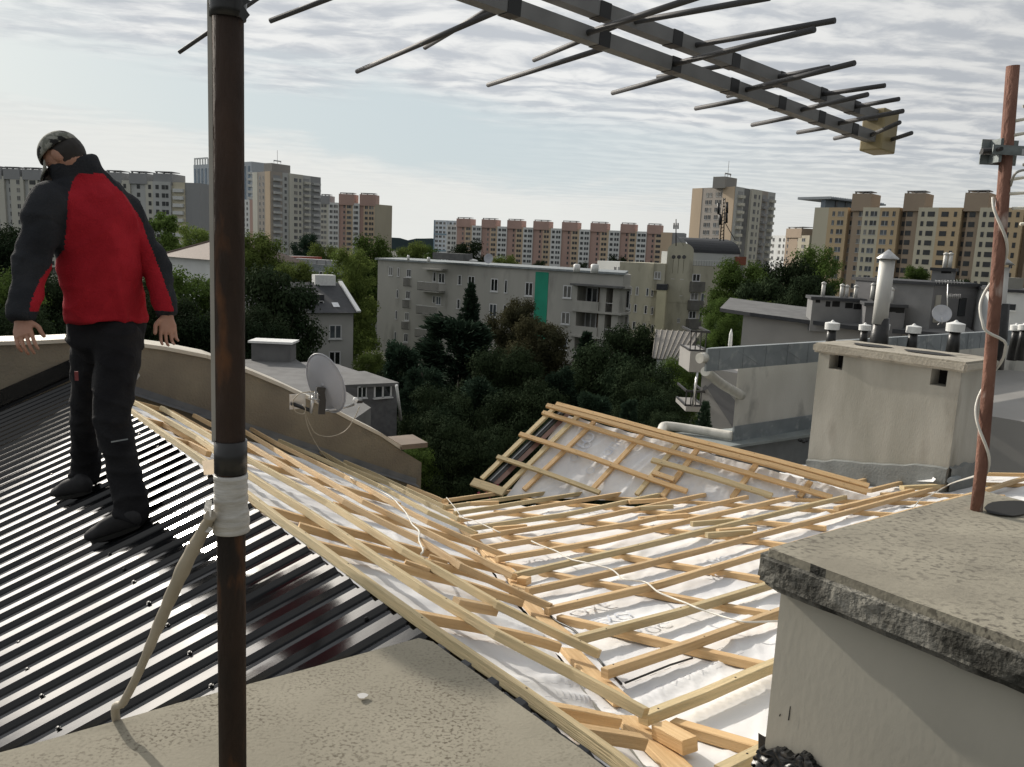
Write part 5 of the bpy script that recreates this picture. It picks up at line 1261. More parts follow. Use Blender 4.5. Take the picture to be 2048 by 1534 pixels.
for (x0, y0, x1, y1, k) in ((148, 172, 180, 240, 'wide'), (216, 178, 234, 246, 'narrow'), (208, 350, 224, 416, 'narrow'), (200, 516, 216, 582, 'narrow'), (191, 682, 208, 748, 'narrow'),
                            (290, 190, 324, 252, 'wide'), (283, 362, 317, 424, 'wide'), (275, 530, 308, 594, 'wide'), (267, 696, 300, 762, 'wide'), (540, 222, 590, 300, 'wide'), (496, 210, 522, 285, 'narrow'), (520, 405, 560, 470, 'wide'), (494, 400, 514, 455, 'narrow'), (512, 580, 556, 640, 'wide'), (486, 575, 504, 630, 'narrow'),
                            (692, 236, 722, 312, 'narrow'), (772, 244, 826, 330, 'wide'), (684, 425, 712, 500, 'narrow'), (952, 264, 1008, 366, 'wide'), (1060, 274, 1082, 376, 'narrow'), (940, 462, 998, 566, 'wide'), (1050, 470, 1075, 570, 'narrow'), (1222, 292, 1284, 402, 'wide'), (1210, 500, 1272, 600, 'wide'), (760, 440, 815, 520, 'wide'),
                            (1522, 318, 1588, 418, 'wide'), (1506, 528, 1576, 624, 'wide'), (1492, 736, 1556, 830, 'wide')):
    G.winpx(*gx(x0, y0), *gx(x1, y1), k)
def railing(Fc, u0, u1, z0, z1, d0, d1, name, par, toprail=True, step=.13, panelm=None, topm=None):
    mb = MB()
    k = u0
    while k <= u1+.001: pr(Fc, k-.012, k+.012, d1-.02, d1, z0, z1, 0, mb); k += step
    for a, b in ((z0, z0+.04), (z1-.05, z1)): pr(Fc, u0, u1, d1-.03, d1+.01, a, b, 1 if b == z1 else 0, mb); pr(Fc, u0-.02, u0+.02, d0, d1, a, b, 1 if b == z1 else 0, mb); pr(Fc, u1-.02, u1+.02, d0, d1, a, b, 1 if b == z1 else 0, mb)
    mb.build(name, [M_['rail'], topm or M_['white']], par)
for (x0, y0, x1, y1) in ((274, 252, 326, 325), (266, 424, 318, 496), (258, 596, 309, 664), (249, 764, 297, 832)):
    (a, b), (c, d) = gx(x0, y0), gx(x1, y1); u0, _ = G.pt(a, b); u1, _ = G.pt(c, d); zt_ = G.pt((a+c)/2, b+1)[1]; zb_2 = G.pt((a+c)/2, d)[1]
    railing(G, u0, u1, zb_2, zt_, 0, .25, 'balcony_railing', t, step=.1)
for (x0, y0, x1, y1) in ((422, 284, 600, 392), (412, 468, 585, 575), (402, 650, 570, 745), (395, 825, 560, 915)):
    (a, b), (c, d) = gx(x0, y0), gx(x1, y1); u0, _ = G.pt(a, b); u1, _ = G.pt(c-3, d); zt_ = G.pt(a, b)[1]; 
    pr(G, u0, u1, 0, 1.2, zt_-1.25, zt_-1.1).build('balcony_slab', wm, t); railing(G, u0, u1, zt_-1.1, zt_, 0, 1.2, 'balcony_railing', t)
(a, b) = gx(446, 180); (c, d) = gx(608, 200); pr(G, G.pt(a, b)[0], G.pt(c, d)[0], 0, 1.1, G.pt(a, b)[1]-.2, G.pt(a, b)[1]).build('balcony_roof', wm, t)
# loggias at the right end: slabs, columns, parapets
mb = MB(); zt_ = zG-1.6; u3 = G.pt(1215, 600)[0]
for fl in range(4):
    z = zt_-fl*2.85
    pr(G, uL, G.L+.2, -1.9, .35, z-.22, z, 0, mb)
    pr(G, uL-.0, uL+.5, -1.9, .0, z-2.85, z, 0, mb); pr(G, u3-1.0, u3-.2, -1.9, .0, z-2.85, z, 0, mb); pr(G, G.L-1.1, G.L-.3, -1.9, 0, z-2.85, z, 0, mb)
    if fl < 3: pr(G, uL+.3, u3-1., -.2, .15, z-2.85-.1, z-2.85+1.0, 0, mb)
mb.build('loggia', wm, t)
for fl in range(3): z = zt_-fl*2.85; railing(G, u3-.2, G.L-1.1, z-2.85, z-1.85, -.2, 0, 'balcony_railing', t)
mb = MB()
for fl in range(4): z = zt_-fl*2.85; pr(G, uL+2.2, u3-1.2, -1.9, -1.84, z-2.8, z-.3, 0, mb)
mb.build('loggia_panel', mat('brown_panel', (.14, .09, .055), .8), t)
for fl in range(3): G.win(uL+1.4, zt_-fl*2.85-1.3, 1.5, 1.9, 'wide', -1.85); G.win(u3+1.2, zt_-fl*2.85-1.4, 1.2, 2.1, 'wide', -1.85)
mb = pr(G, uL, G.L+.3, 0, .9, zG-1.75, zG-1.55); mb.build('canopy', M_['roof_felt'], t)
mb = MB(); G.panelpx(mb, 744, 687, 800, 690, 0, .4); pr(G, -.4, G.pt(835, 705)[0], 0, .5, zG-12.5, zG-12.3).build('plinth_ledge', M_['white'], t)
for k in range(5): G.win(G.pt(757+k*9, 700)[0], zG-13.2, 1.0, .6, 'wide')
# roof clutter
for k, (px, py, r, h) in enumerate(((1139, 531, .35, .7), (1175, 532, .4, .8), (841, 511, .2, .5), (800, 508, .15, .6))):
    p = at(px, py+6, 100-(px-756)*.045); p.z = zG-.08; MB().lathe(p-G.n*1.5, [(r, 0), (r, h), (r*.6, h+.1)], 12).build('roof_cowl', M_['white'], t)
p = at(940, 522, 100); MB().lathe(p, [(.01, .35), (.9, .15), (1.0, 0)], 18).build('roof_dome', M_['white'], t)
mb = MB(); c = at(905, 513, 100); mb.box(c, G.u*2.3, G.n*1., zz*.4); mb.build('roof_box', M_['roof_felt'], t)
dsh, _, _ = dish('satellite_dish', 'small grey satellite dish on the roof of the long grey block', at(977, 517, 97), dr(-170, 20), .55, .6, M_['dish']); MB().tube([at(977, 517, 97.2), at(978, 527, 97.2)], .05, 6).build('mast_tube', M_['rail'], dsh)
# low building behind G (1195-1265, 520-545)
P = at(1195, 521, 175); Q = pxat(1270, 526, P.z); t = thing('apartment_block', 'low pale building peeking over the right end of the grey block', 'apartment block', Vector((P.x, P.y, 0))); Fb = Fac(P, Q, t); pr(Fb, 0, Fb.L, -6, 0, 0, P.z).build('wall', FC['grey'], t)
for x in (1228, 1236, 1252): Fb.winpx(x, 533, x+5, 543)
# beige block with the curved gable (1247-1500)
be = mat('beige_stained', (.47, .445, .35), .92, col2=(.38, .36, .28), scale=.4, third=(.19, .18, .14), tscale=.7, tlo=.55, thi=.8, stretch=(1, 1, .35))
bl = mat('beige_light', (.56, .52, .36), .9, var=.12, scale=.5)
s_b = 420/1952
def bx(x, y): return 1100+x*s_b, 450+y*s_b
P = at(*bx(640, 500), 134)
P = at(*bx(650, 352), 134)
t = thing('apartment_block', 'stained beige apartment block with a round topped gable, porthole windows and corner windows', 'apartment block', Vector((P.x, P.y, 0)))
Z1 = at(*bx(870, 352), 132).z
B1f = Fac(P, at(*bx(965, 352), 131), t)
pr(B1f, 0, B1f.L, -8, 0, 0, Z1).build('wall', be, t)
for (x0, y0, x1, y1) in ((738, 570, 762, 642), (798, 574, 824, 650), (893, 586, 918, 658), (724, 730, 750, 802), (782, 736, 808, 808), (876, 748, 904, 822), (708, 888, 734, 960), (766, 896, 794, 966), (862, 910, 890, 982)): B1f.winpx(*bx(x0, y0), *bx(x1, y1), 'narrow')
# middle part with curved top
Pm = B1f.P+B1f.u*B1f.L+zz*Z1; Qm = at(*bx(1330, 352), 129.5)
Fm = Fac(Pm, Qm, t)
pr(Fm, 0, Fm.L, -8, .0, 0, Z1-1.0).build('wall', be, t)
g0u, _ = Fm.pt(*bx(1088, 300)); g1u, _ = Fm.pt(*bx(1332, 300)); zt_g = Fm.pt(*bx(1210, 162))[1]; zs_ = Fm.pt(*bx(1088, 235))[1]
prof = []; R_ = (g1u-g0u)/2
for i in range(17): a = math.pi*(1-i/16); prof.append((g0u+R_+math.cos(a)*R_, zs_+math.sin(a)*(zt_g-zs_)))
mb = MB(); front = [Fm.P+Fm.u*a+zz*b+Fm.n*.06 for a, b in [(g0u, Z1-6)]+prof+[(g1u, Z1-6)]]; mb.quad(front); bk = [p-Fm.n*.4 for p in front]; mb.quad(bk)
for a, b, c, d in zip(front[:-1], front[1:], bk[1:], bk[:-1]): mb.quad([a, b, c, d])
mb.build('gable', be, t)
mb = MB(); 
for (x, y) in ((1149, 297), (1199, 297), (1247, 297)):
    u_, z_ = Fm.pt(*bx(x, y)); c = Fm.P+Fm.u*u_+zz*z_+Fm.n*.02; MB().lathe(c, [(.3, 0), (.3, .09), (.24, .09), (.24, .07)], 16, axis=Fm.n).build('porthole_window', M_['glass'], t)
    mb.quad([c+Fm.u*-.05-zz*.4+Fm.n*.045, c+Fm.u*.05-zz*.4+Fm.n*.045, c+Fm.u*.03-zz*2.6+Fm.n*.045, c-Fm.u*.03-zz*2.6+Fm.n*.045])
mb.build('rain_stain', mat('stain', (.13, .12, .09), .9), t)
for (x0, y0, x1, y1) in ((1127, 452, 1156, 500), (1212, 456, 1242, 504), (1206, 612, 1232, 656), (1182, 866, 1208, 908), (1168, 1020, 1192, 1062)): Fm.winpx(*bx(x0, y0), *bx(x1, y1), 'wide')
# oriel box and light stair shaft
mb = MB(); Fm.panelpx(mb, *bx(962, 356), *bx(1070, 610), 0, 1.1); mb.build('oriel', be, t); o_ = Fm.winpx(*bx(975, 432), *bx(1036, 500), 'wide', 1.1)
mb = MB(); u0, _ = Fm.pt(*bx(1000, 700)); u1, z_ = Fm.pt(*bx(1092, 600)); pr(Fm, u0, u1, 0, 3., 0, z_, 0, mb); mb.build('stair_shaft', bl, t); pr(Fm, u0-.1, u1+.1, -.1, 3.1, z_, z_+.9).build('shaft_cap', M_['roof_dark'], t)
for (y0, y1) in ((594, 660), (760, 830), (925, 995)): Fm.winpx(*bx(940, y0), *bx(962, y1), 'narrow', .25)
# right part with corner loggias, dark roof
Pr = Fm.P+Fm.u*Fm.L+zz*Z1; zR = at(*bx(1500, 385), 130).z
Fr = Fac(Pr, at(*bx(1680, 400), 132.5), t)
pr(Fr, 0, Fr.L, -8, 0, 0, zR).build('wall', be, t)
for (x0, y0, x1, y1, k) in ((1322, 455, 1396, 524, 'wide'), (1304, 630, 1376, 698, 'wide'), (1400, 636, 1434, 712, 'narrow'), (1288, 800, 1356, 870, 'wide'), (1382, 808, 1416, 886, 'narrow'), (1268, 975, 1340, 1046, 'wide'), (1524, 860, 1556, 906, 'wide')): Fr.winpx(*bx(x0, y0), *bx(x1, y1), k)
dkp = mat('dark_balcony', (.15, .145, .13), .9, var=.3, scale=1.)
for (x0, y0, x1, y1) in ((1296, 526, 1410, 622), (1278, 700, 1395, 792), (1262, 872, 1376, 964), (1246, 1048, 1352, 1120)): mb = MB(); Fr.panelpx(mb, *bx(x0, y0), *bx(x1, y1), 0, .9); mb.build('balcony', dkp, t)
# attic storey with barrel roof
au0, _ = Fr.pt(*bx(1335, 300)); au1, _ = Fr.pt(*bx(1850, 300)); za = Fr.pt(*bx(1500, 262))[1]; zb2 = Fr.pt(*bx(1500, 180))[1]
pr(Fr, au0, Fr.L+2.3, -9, -1.0, zR-.1, za).build('attic_wall', FC['grey'], t)
mb = MB(); n_ = 8; pts = [(-1.0+.35*0, 0)]
L2 = Fr.L+2.6
for i in range(n_):
    a0, a1_ = math.pi/2*i/n_, math.pi/2*(i+1)/n_; A_ = Fr.P+Fr.u*(au0-.2)+Fr.n*(-5.2+4.3*math.cos(a0))+zz*(za+math.sin(a0)*(zb2-za+1)); B_ = Fr.P+Fr.u*(au0-.2)+Fr.n*(-5.2+4.3*math.cos(a1_))+zz*(za+math.sin(a1_)*(zb2-za+1)); mb.quad([A_, B_, B_+Fr.u*(L2-au0), A_+Fr.u*(L2-au0)])
mb.build('barrel_roof', M_['roof_dark'], t)
mb = MB(); Fr.panelpx(mb, *bx(1500, 150), *bx(1626, 205), -5.5, -4.); mb.build('brick_chimney', M_['brick'], t); mb = MB(); Fr.panelpx(mb, *bx(1750, 295), *bx(1812, 375), -.9, .3); mb.build('brick_chimney', M_['brick'], t)
railing(Fr, .2, Fr.L, zR, zR+.9, -.3, -.1, 'roof_railing', t, step=.5)
# roof aerials there
for (x, y0, y1, Y, lb) in ((1352, 492, 438, 128, 'thin aerial mast with three vertical rods above the round gable'),):
    m_ = MB().tube([at(x, y0, Y), at(x, y1, Y)], .085, 6)
    for dx in (-4, 0, 4): m_.tube([at(x+dx, 458, Y), at(x+dx, 446, Y)], .12, 6)
    m_.tube([at(x-4, 452, Y), at(x+4, 452, Y)], .03, 5); m_.tube([at(x, 470, Y), at(x+16, 492, Y)], .02, 4)
    tag(m_.build('mobile_aerial', M_['rail']), lb, 'aerial')
m_ = MB()
for (a, b) in (((1440, 482), (1447, 396)), ((1447, 482), (1450, 396))): m_.tube([at(*a, 127), at(*b, 127)], .09, 5)
for k in range(12): m_.tube([at(1440+k*.6, 478-k*7, 127), at(1448+k*.2, 474-k*7, 127)], .05, 4)
for (x, y) in ((1437, 418), (1454, 416), (1440, 440), (1453, 436)): m_.tube([at(x, y-12, 127), at(x, y+10, 127)], .2, 6)
m_.tube([at(1447, 440, 127), at(1470, 480, 126)], .06, 4)
tag(m_.build('mobile_aerial', M_['rail']), 'lattice mobile phone mast with panel aerials on the dark barrel roof', 'aerial')
# house with skylights on the left (565-708)
s_h = 380/1534
def hx(x, y): return 480+x*s_h, 480+y*s_h
P = at(*hx(540, 590), 58); zE_ = P.z; Q = pxat(*hx(915, 590), zE_)
t = thing('house', 'grey gabled house with dark slate roof, dormer and skylight', 'house', Vector((P.x, P.y, 0))); Fh = Fac(P, Q, t)
Fh = Fac(Fh.P-Fh.u*4.5, Fh.P+Fh.u*Fh.L, t)
pr(Fh, 0, Fh.L, -9, 0, 0, zE_).build('wall', mat('house_render', (.45, .44, .42), .9, var=.12, scale=.8), t)
ridz = hit(*hx(740, 350), (Fh.pl[0], Fh.pl[1]-Fh.n.dot(Fh.n)*4.5)).z
mb = MB(); A_, B_ = Fh.P+zz*(zE_+.05)+Fh.n*.4-Fh.u*.3, Fh.P+Fh.u*(Fh.L+.3)+zz*(zE_+.05)+Fh.n*.4; C_, D_ = A_-Fh.n*4.9+zz*(ridz-zE_), B_-Fh.n*4.9+zz*(ridz-zE_); E_, F_ = A_-Fh.n*9.8, B_-Fh.n*9.8
mb.quad([A_, B_, D_, C_]); mb.quad([C_, D_, F_, E_]); mb.quad([B_-Fh.u*.4, D_-Fh.u*.4, F_-Fh.u*.4], 1); 
mb.build('roof', [M_['roof_dark'], M_['render']], t)
mb = MB().sweep([B_+zz*.08, D_+zz*.08], [(-.15, -.05), (.15, -.05), (.15, .08), (-.15, .08)], zz); mb.build('verge', M_['white'], t)
mb = MB(); mb.box(D_-Fh.u*1.3-zz*.2, Fh.u*.8, Fh.n*.5, zz*.8); mb.build('chimney', M_['white'], t)
Fh.winpx(*hx(718, 685), *hx(820, 798)); Fh.winpx(*hx(716, 898), *hx(812, 1010))
sn = (B_-A_).cross(C_-A_).normalized(); sn = sn if sn.z > 0 else -sn; rp_ = (sn, sn.dot(A_))
mb = MB(); q_ = [hit(*hx(x, y), (rp_[0], rp_[1]+.06)) for x, y in ((738, 504), (790, 504), (808, 540), (756, 540))]; mb.quad(q_); mb.build('skylight', mat('skylight_glass', (.6, .62, .65), .15), t)
fd_ = Fac(Fh.P-Fh.n*1.2, Fh.P-Fh.n*1.2+Fh.u, t); mb = MB(); fd_.panelpx(mb, *hx(470, 440), *hx(680, 568), -2.5, 0); mb.build('dormer', M_['roof_dark'], t); fd_.winpx(*hx(592, 490), *hx(676, 562), 'wide', .05)
# flat roofed school-like block behind
P = at(*hx(185, 122), 128); Q = pxat(*hx(800, 160), P.z); t = thing('flat_roof_building', 'low flat roofed building with solar racks and a red corner behind the slate house', 'building', Vector((P.x, P.y, 0))); Fs = Fac(P, Q, t)
zP = P.z; pr(Fs, 0, Fs.L*.24, -8, 0, 0, zP).build('dark_wing', M_['roof_dark'], t); pr(Fs, Fs.L*.24, Fs.L*.29, -8, .1, 0, zP).build('red_panel', mat('red_panel', (.35, .07, .04), .7), t)
pr(Fs, Fs.L*.29, Fs.L*1.0, -10, 0, 0, zP-2.8).build('wall', FC['white'], t); pr(Fs, Fs.L*.29, Fs.L*1.0, -10, .5, zP-2.8, zP-2.2).build('eaves', M_['roof_dark'], t); pr(Fs, Fs.L*.29, Fs.L*1.0, -10, -1, zP-2.2, zP-1.).build('roof', M_['zinc'], t)
for k in range(6): pr(Fs, Fs.L*(.31+k*.115), Fs.L*(.41+k*.115), -3, -1.2, zP-.9, zP-.2).build('solar_rack', FC['shade'], t)
for (x0, y0, x1, y1) in ((552, 250, 606, 332), (640, 252, 698, 338), (736, 262, 790, 330)): Fs.winpx(*hx(x0, y0), *hx(x1, y1))
# hipped tile roof house left of the mast
P = at(330, 512, 95); Q = pxat(430, 520, P.z); t = thing('house', 'house with a hipped brown tile roof seen left of the dark mast', 'house', Vector((P.x, P.y, 0))); Fz = Fac(P, Q, t)
pr(Fz, 0, Fz.L+3, -9, 0, 0, P.z).build('wall', FC['white'], t)
mb = MB(); a = Fz.P+zz*P.z; L_ = Fz.L+3; A_, B_, C_, D_ = a+Fz.n*.6-Fz.u*.6, a+Fz.n*.6+Fz.u*(L_+.6), a-Fz.n*9.6+Fz.u*(L_+.6), a-Fz.n*9.6-Fz.u*.6; R1, R2 = a-Fz.n*4.5+Fz.u*2.8+zz*2.0, a-Fz.n*4.5+Fz.u*(L_-2.8)+zz*2.0
mb.quad([A_, B_, R2, R1]); mb.quad([B_, C_, R2]); mb.quad([C_, D_, R1, R2]); mb.quad([D_, A_, R1]); mb.build('roof', M_['roof_tile'], t)
for (p, q) in ((A_, R1), (B_, R2), (R1, R2)): MB().tube([p+zz*.05, q+zz*.05], .12, 6).build('ridge_tiles', M_['roof_tile'], t)
# low annex roofs just beyond the gable wall (490-800, 715-860)
zq = at(600, 760, 27).z
t = thing('annex', 'low grey felt roofed annex with dormer windows beyond the dish', 'building', at(640, 760, 27)); t.location.z = 0
gpl = (zz, zq)
r_ = [hit(x, y, gpl) for x, y in ((440, 760), (492, 722), (585, 718), (640, 745), (700, 800), (560, 830))]
c1_, c2_ = hit(470, 722, gpl), hit(600, 718, gpl)
mb = MB().prism([(p.x, p.y) for p in (hit(380, 722, gpl), hit(588, 716, gpl), hit(742, 815, gpl), hit(620, 900, gpl))], 0, zq); mb.build('lower_roof', M_['roof_felt'], t)
z2 = at(750, 745, 30).z; g2 = (zz, z2)
mb = MB().prism([(p.x, p.y) for p in (hit(652, 744, g2), hit(730, 742, g2), hit(798, 765, g2), hit(708, 769, g2), hit(650, 772, g2))], z2-.12, z2); mb.build('roof', M_['roof_felt'], t)
Fx = Fac(hit(710, 772, g2)-Vector((0, -.35, 0)), hit(792, 766, g2)-Vector((0, -.35, 0)), t); pr(Fx, -2, Fx.L+.0, -6, 0, z2-2.2, z2-.1).build('wall', mat('dark_wall', (.16, .16, .165), .9), t); pr(Fx, -2, Fx.L, -6, -.02, 0, z2-2.2).build('brick_wall', mat('dim_brick', (.10, .07, .05), .9, var=.3, scale=3), t)
Fx.winpx(*hx(945, 1180), *hx(1020, 1275)); Fx.winpx(*hx(1078, 1172), *hx(1222, 1272))
mb = MB(); mb.tube([hit(793, 770, g2), hit(802, 840, Fx.pl)], .05, 6); mb.build('downpipe', M_['white'], t)
c = hit(548, 720, gpl); mb = MB().box(c+zz*.35, Vector((.75, 0, 0)), Vector((0, .4, 0)), zz*.35).box(c+zz*.74, Vector((.85, 0, 0)), Vector((0, .5, 0)), zz*.04, 1); mb.build('chimney', [M_['roof_felt'], M_['white']], t)
# small tin roof house among the bushes (1310-1380, 685-760)
P = at(1310, 720, 48); z_ = P.z; t = thing('shed', 'small pale shed with a seamed tin roof among the bushes', 'shed', Vector((P.x, P.y, 0)))
q_ = [hit(x, y, (zz, z_)) for x, y in ((1305, 716), (1362, 722), (1400, 690), (1310, 684))]
q_[2].z += .9; q_[3].z += .9; MB().quad(q_).build('roof', M_['tin'], t); Ft = Fac(q_[0], q_[1], t); pr(Ft, .2, Ft.L-.2, -3, -.2, 0, z_-.05).build('wall', FC['white'], t)
mb = MB()
for k in range(9): a = q_[0].lerp(q_[1], k/8); b = q_[3].lerp(q_[2], k/8); mb.tube([a+zz*.04, b+zz*.04], .035, 4)
mb.build('roof_seam', M_['tin'], t)

# ------------------------------------------------------------ right: N2 house with corrugated roof and dark penthouse
gr = mat('n2_render', (.30, .29, .275), .92, var=.12, scale=.8)
P = at(1487, 640, 36); z_ = at(1487, 628, 36).z
t = thing('apartment_block', 'grey neighbouring block with an overhanging corrugated roof, balconies and dark penthouse', 'apartment block', Vector((P.x, P.y, 0))); TN = t
Fn = Fac(at(1487, 628, 36), at(1720, 660, 32.5), t)
pr(Fn, 0, Fn.L+10, -9, 0, 0, z_).build('wall', gr, t)
# roof slab: corrugated, eaves left
za_ = at(1440, 616, 36.6).z
e_ = [at(1440, 616, 36.8), at(1500, 625, 35.5), at(1700, 651, 32.4), at(1960, 672, 29)]
mb = MB()
for a, b in zip(e_[:-1], e_[1:]):
    nback = Vector((.35, 1, 0)).normalized()*5; mb.quad([a, b, b+nback+zz*.25, a+nback+zz*.25]); mb.quad([a, b, b-zz*.16, a-zz*.16], 1)
mb.build('roof', [M_['roof_felt'], M_['roof_dark']], t)
mb = MB()
for k in range(46): a = at(1530+k*2.2, 614.5+k*.22, 38.5-k*.03); mb.tube([a, a+Vector((.3, .9, .02))], .045, 5)
mb.build('corrugation', M_['zinc'], t)
# chimney stack 1
def stack(name_, lb, x0, y0, x1, y1, Y, dep, m, pipes, slots, par):
    A_, B_ = at(x0, y0, Y), at(x1, y0+(x1-x0)*.05, Y-.4); f = Fac(A_, B_, par); zt_ = A_.z; zb_ = at((x0+x1)/2, y1, Y).z
    pr(f, 0, f.L, -dep, 0, zb_-.5, zt_-.1).build('chimney', m, par); pr(f, -.08, f.L+.08, -dep-.08, .08, zt_-.1, zt_+.02).build('chimney_cap', M_['roof_dark'], par)
    for (px, py) in pipes: c = f.P+f.u*f.pt(px, y0)[0]-f.n*dep*.5; h = at(px, py, Y).z; MB().tube([Vector((c.x, c.y, zt_)), Vector((c.x, c.y, h))], 0.08, 10).lathe(Vector((c.x, c.y, h)), [(.1, -.02), (.1, .03), (.0, .09)], 10).build('pipe', M_['flue'], par)
    for (px, py) in slots: u_, z__ = f.pt(px, py); pr(f, u_-.09, u_+.09, 0, .012, z__-.11, z__+.11).build('vent_opening', M_['dark'], par)
    return f
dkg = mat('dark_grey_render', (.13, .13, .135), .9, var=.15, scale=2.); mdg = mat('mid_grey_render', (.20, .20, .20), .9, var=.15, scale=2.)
stack('', '', 1626, 594, 1730, 640, 33.5, 1.4, mdg, [(1651, 568), (1689, 572), (1699, 574), (1718, 574), (1752, 570)], [(1636, 600), (1656, 608), (1669, 608), (1675, 608), (1695, 611), (1701, 611), (1712, 613), (1718, 613)], t)
stack('', '', 1733, 606, 1812, 645, 31.5, 1.4, dkg, [(1787, 580)], [(1780, 618), (1788, 618), (1797, 620), (1804, 620)], t)
Fq = Fac(at(1782, 566, 32.2), at(1868, 572, 31.), t); zq2 = Fq.pt(1800, 567)[1]; pr(Fq, 0, Fq.L, -4, 0, zq2-3., zq2).build('penthouse', mdg, t)
Fq2 = Fac(Fq.P+Fq.u*Fq.L+zz*zq2, at(1953, 580, 31.8), t); pr(Fq2, 0, Fq2.L, -4, 0, zq2-3.2, zq2).build('penthouse', dkg, t)  # same penthouse: its shaded side is painted in a darker grey
mb = MB(); pr(Fq, -.1, Fq.L+.1, -4.2, .1, zq2, zq2+.12, 0, mb); pr(Fq2, -.05, Fq2.L+.15, -4.2, .1, zq2+.0, zq2+.125, 0, mb); mb.build('penthouse_edge', M_['roof_dark'], t)
for (x0, y0, x1, y1, m_) in ((1868, 590, 1878, 645, M_['render']), (1916, 596, 1930, 632, M_['glass'])): mb = MB(); Fq2.panelpx(mb, x0, y0, x1, y1, 0, .04); mb.build('window' if m_ is M_['glass'] else 'door', m_, t)
stack('', '', 1865, 536, 1908, 566, 32.5, 1.2, mdg, [(1886, 508), (1896, 508)], [(1888, 541), (1898, 541)], t)
dsh, _, _ = dish('satellite_dish', 'pale satellite dish in front of the dark penthouse', at(1884, 627, 29.), dr(-165, 25), .32, .33, M_['dish']); 
MB().tube([at(1884, 634, 28.9), at(1884, 648, 28.9)], .02, 6).tube([at(1880, 645, 28.9), at(1875, 650, 28.9)], .02, 6).build('stand', M_['steel'], dsh)
m_ = MB().tube([at(1893, 645, 29.2), at(1896, 568, 29.2)], .018, 5).tube([at(1894, 592, 29.2), at(1920, 592, 29.2)], .012, 5)
for k in range(7): m_.tube([at(1896+k*4, 588, 29.2), at(1898+k*4, 597, 29.2)], .006, 4)
m_.tube([at(1870, 562, 29.2), at(1930, 566, 29.2)], .012, 5)
for k in range(10): m_.tube([at(1872+k*6, 560, 29.2), at(1873+k*6, 568, 29.2)], .006, 4)
tag(m_.build('yagi_aerial', M_['steel']), 'thin yagi aerial standing against the dark penthouse wall', 'aerial')
# white annex far right and second dark unit
t = thing('house', 'white rendered house with a slot window at the right edge behind the red mast', 'house', at(2000, 640, 29)); t.location.z = 0
Fw = Fac(at(2000, 582, 29.), at(2110, 590, 28.5), t); zt_ = Fw.pt(2010, 584)[1]; pr(Fw, 0, Fw.L, -5, 0, 0, zt_).build('wall', FC['white'], t); pr(Fw, -.1, Fw.L, -5, .1, zt_, zt_+.1).build('roof_edge', M_['roof_dark'], t)
mb = MB(); Fw.panelpx(mb, 2005, 608, 2031, 620, 0, .03); mb.build('window', M_['glass'], t); mb = MB(); Fw.panelpx(mb, 2003, 620, 2032, 623, 0, .06); mb.build('sill', M_['white'], t)
pr(Fw, .3, 1.0, -2, -1.2, zt_, zt_+.5).build('chimney', M_['render'], t)
# lower balconied facade under the zinc fascia (left end)
t = thing('apartment_block', 'grey facade with a railed balcony and dark triangular shadow paint under the zinc fascia', 'apartment block', at(1440, 800, 20)); t.location.z = 0
Fy = Fac(at(1404, 745, 19.5), at(1490, 745, 18.6), t); pr(Fy, 0, Fy.L+8, -8, 0, 0, at(1440, 742, 19).z).build('wall', gr, t)
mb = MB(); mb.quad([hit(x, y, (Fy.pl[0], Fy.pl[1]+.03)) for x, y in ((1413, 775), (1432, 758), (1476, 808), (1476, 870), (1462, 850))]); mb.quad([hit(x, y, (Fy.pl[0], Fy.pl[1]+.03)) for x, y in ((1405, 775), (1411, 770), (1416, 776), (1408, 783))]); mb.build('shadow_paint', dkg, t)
for (x0, x1, y0, y1, solid) in ((1371, 1406, 780, 812, False), (1380, 1416, 690, 702, True)):
    A_, B_ = at(x0, y1, 19.3), at(x1, y1, 19.3); f = Fac(A_, B_, t); h = at(x0, y0, 19.3).z
    pr(f, 0, f.L, -1.2, .05, A_.z-.12 if not solid else A_.z-.5, A_.z).build('balcony_slab', gr, t); railing(f, 0, f.L, A_.z, h if not solid else A_.z+.5, -1.1, 0, 'balcony_railing', t, step=.12, topm=M_['rail'])
m_ = MB().tube([at(1385, 812, 19.2), at(1395, 745, 19.2)], .03, 6); m_.build('awning_pole', M_['steel'], t)
mb = MB(); c = at(1420, 670, 24); c2_ = at(1416, 690, 24)
mb = MB().lathe(at(1462, 668, 23.5), [(.02, -.6), (.06, -.3), (.05, .0), (.01, .15)], 8); tag(mb.build('closed_parasol', M_['white']), 'furled white parasol standing on a balcony left of the corrugated roof', 'parasol')
# ============================================================ GROUND, DISTANT WOOD, TREES
o = MB().quad([(-3000, -800, 0), (3000, -800, 0), (3000, 4200, 0), (-3000, 4200, 0)]).build('ground', M_['ground'], None, (0, 0, 0)); tag(o, kind='structure')
o = MB().quad([(-14, 12, .004), (-6, 12, .004), (14, 60, .004), (6, 62, .004)]).build('road', M_['asphalt'], None, (0, 0, .004)); tag(o, kind='structure')
mb = MB(); n_ = 220
for layer, (Y, h0, hv) in enumerate(((1500, 15, 7), (1000, 9, 6))):
    k0 = len(mb.v)
    for i in range(n_+1):
        a = math.radians(-60+120*i/n_); x, y = math.sin(a)*Y*1.3, math.cos(a)*Y*1.3; h = h0+hv*(noise.noise(Vector((i*.35, layer*7., 0)))+.6*noise.noise(Vector((i*1.7, layer, 2))))
        mb.v += [Vector((x, y, 0)), Vector((x, y, max(3, h)+ (8 if layer == 0 else 2)))]
    for i in range(n_): mb.face((k0+2*i, k0+2*i+2, k0+2*i+3, k0+2*i+1))
o = mb.build('hills', M_['hill'], None, (0, 0, 0)); tag(o, kind='structure')

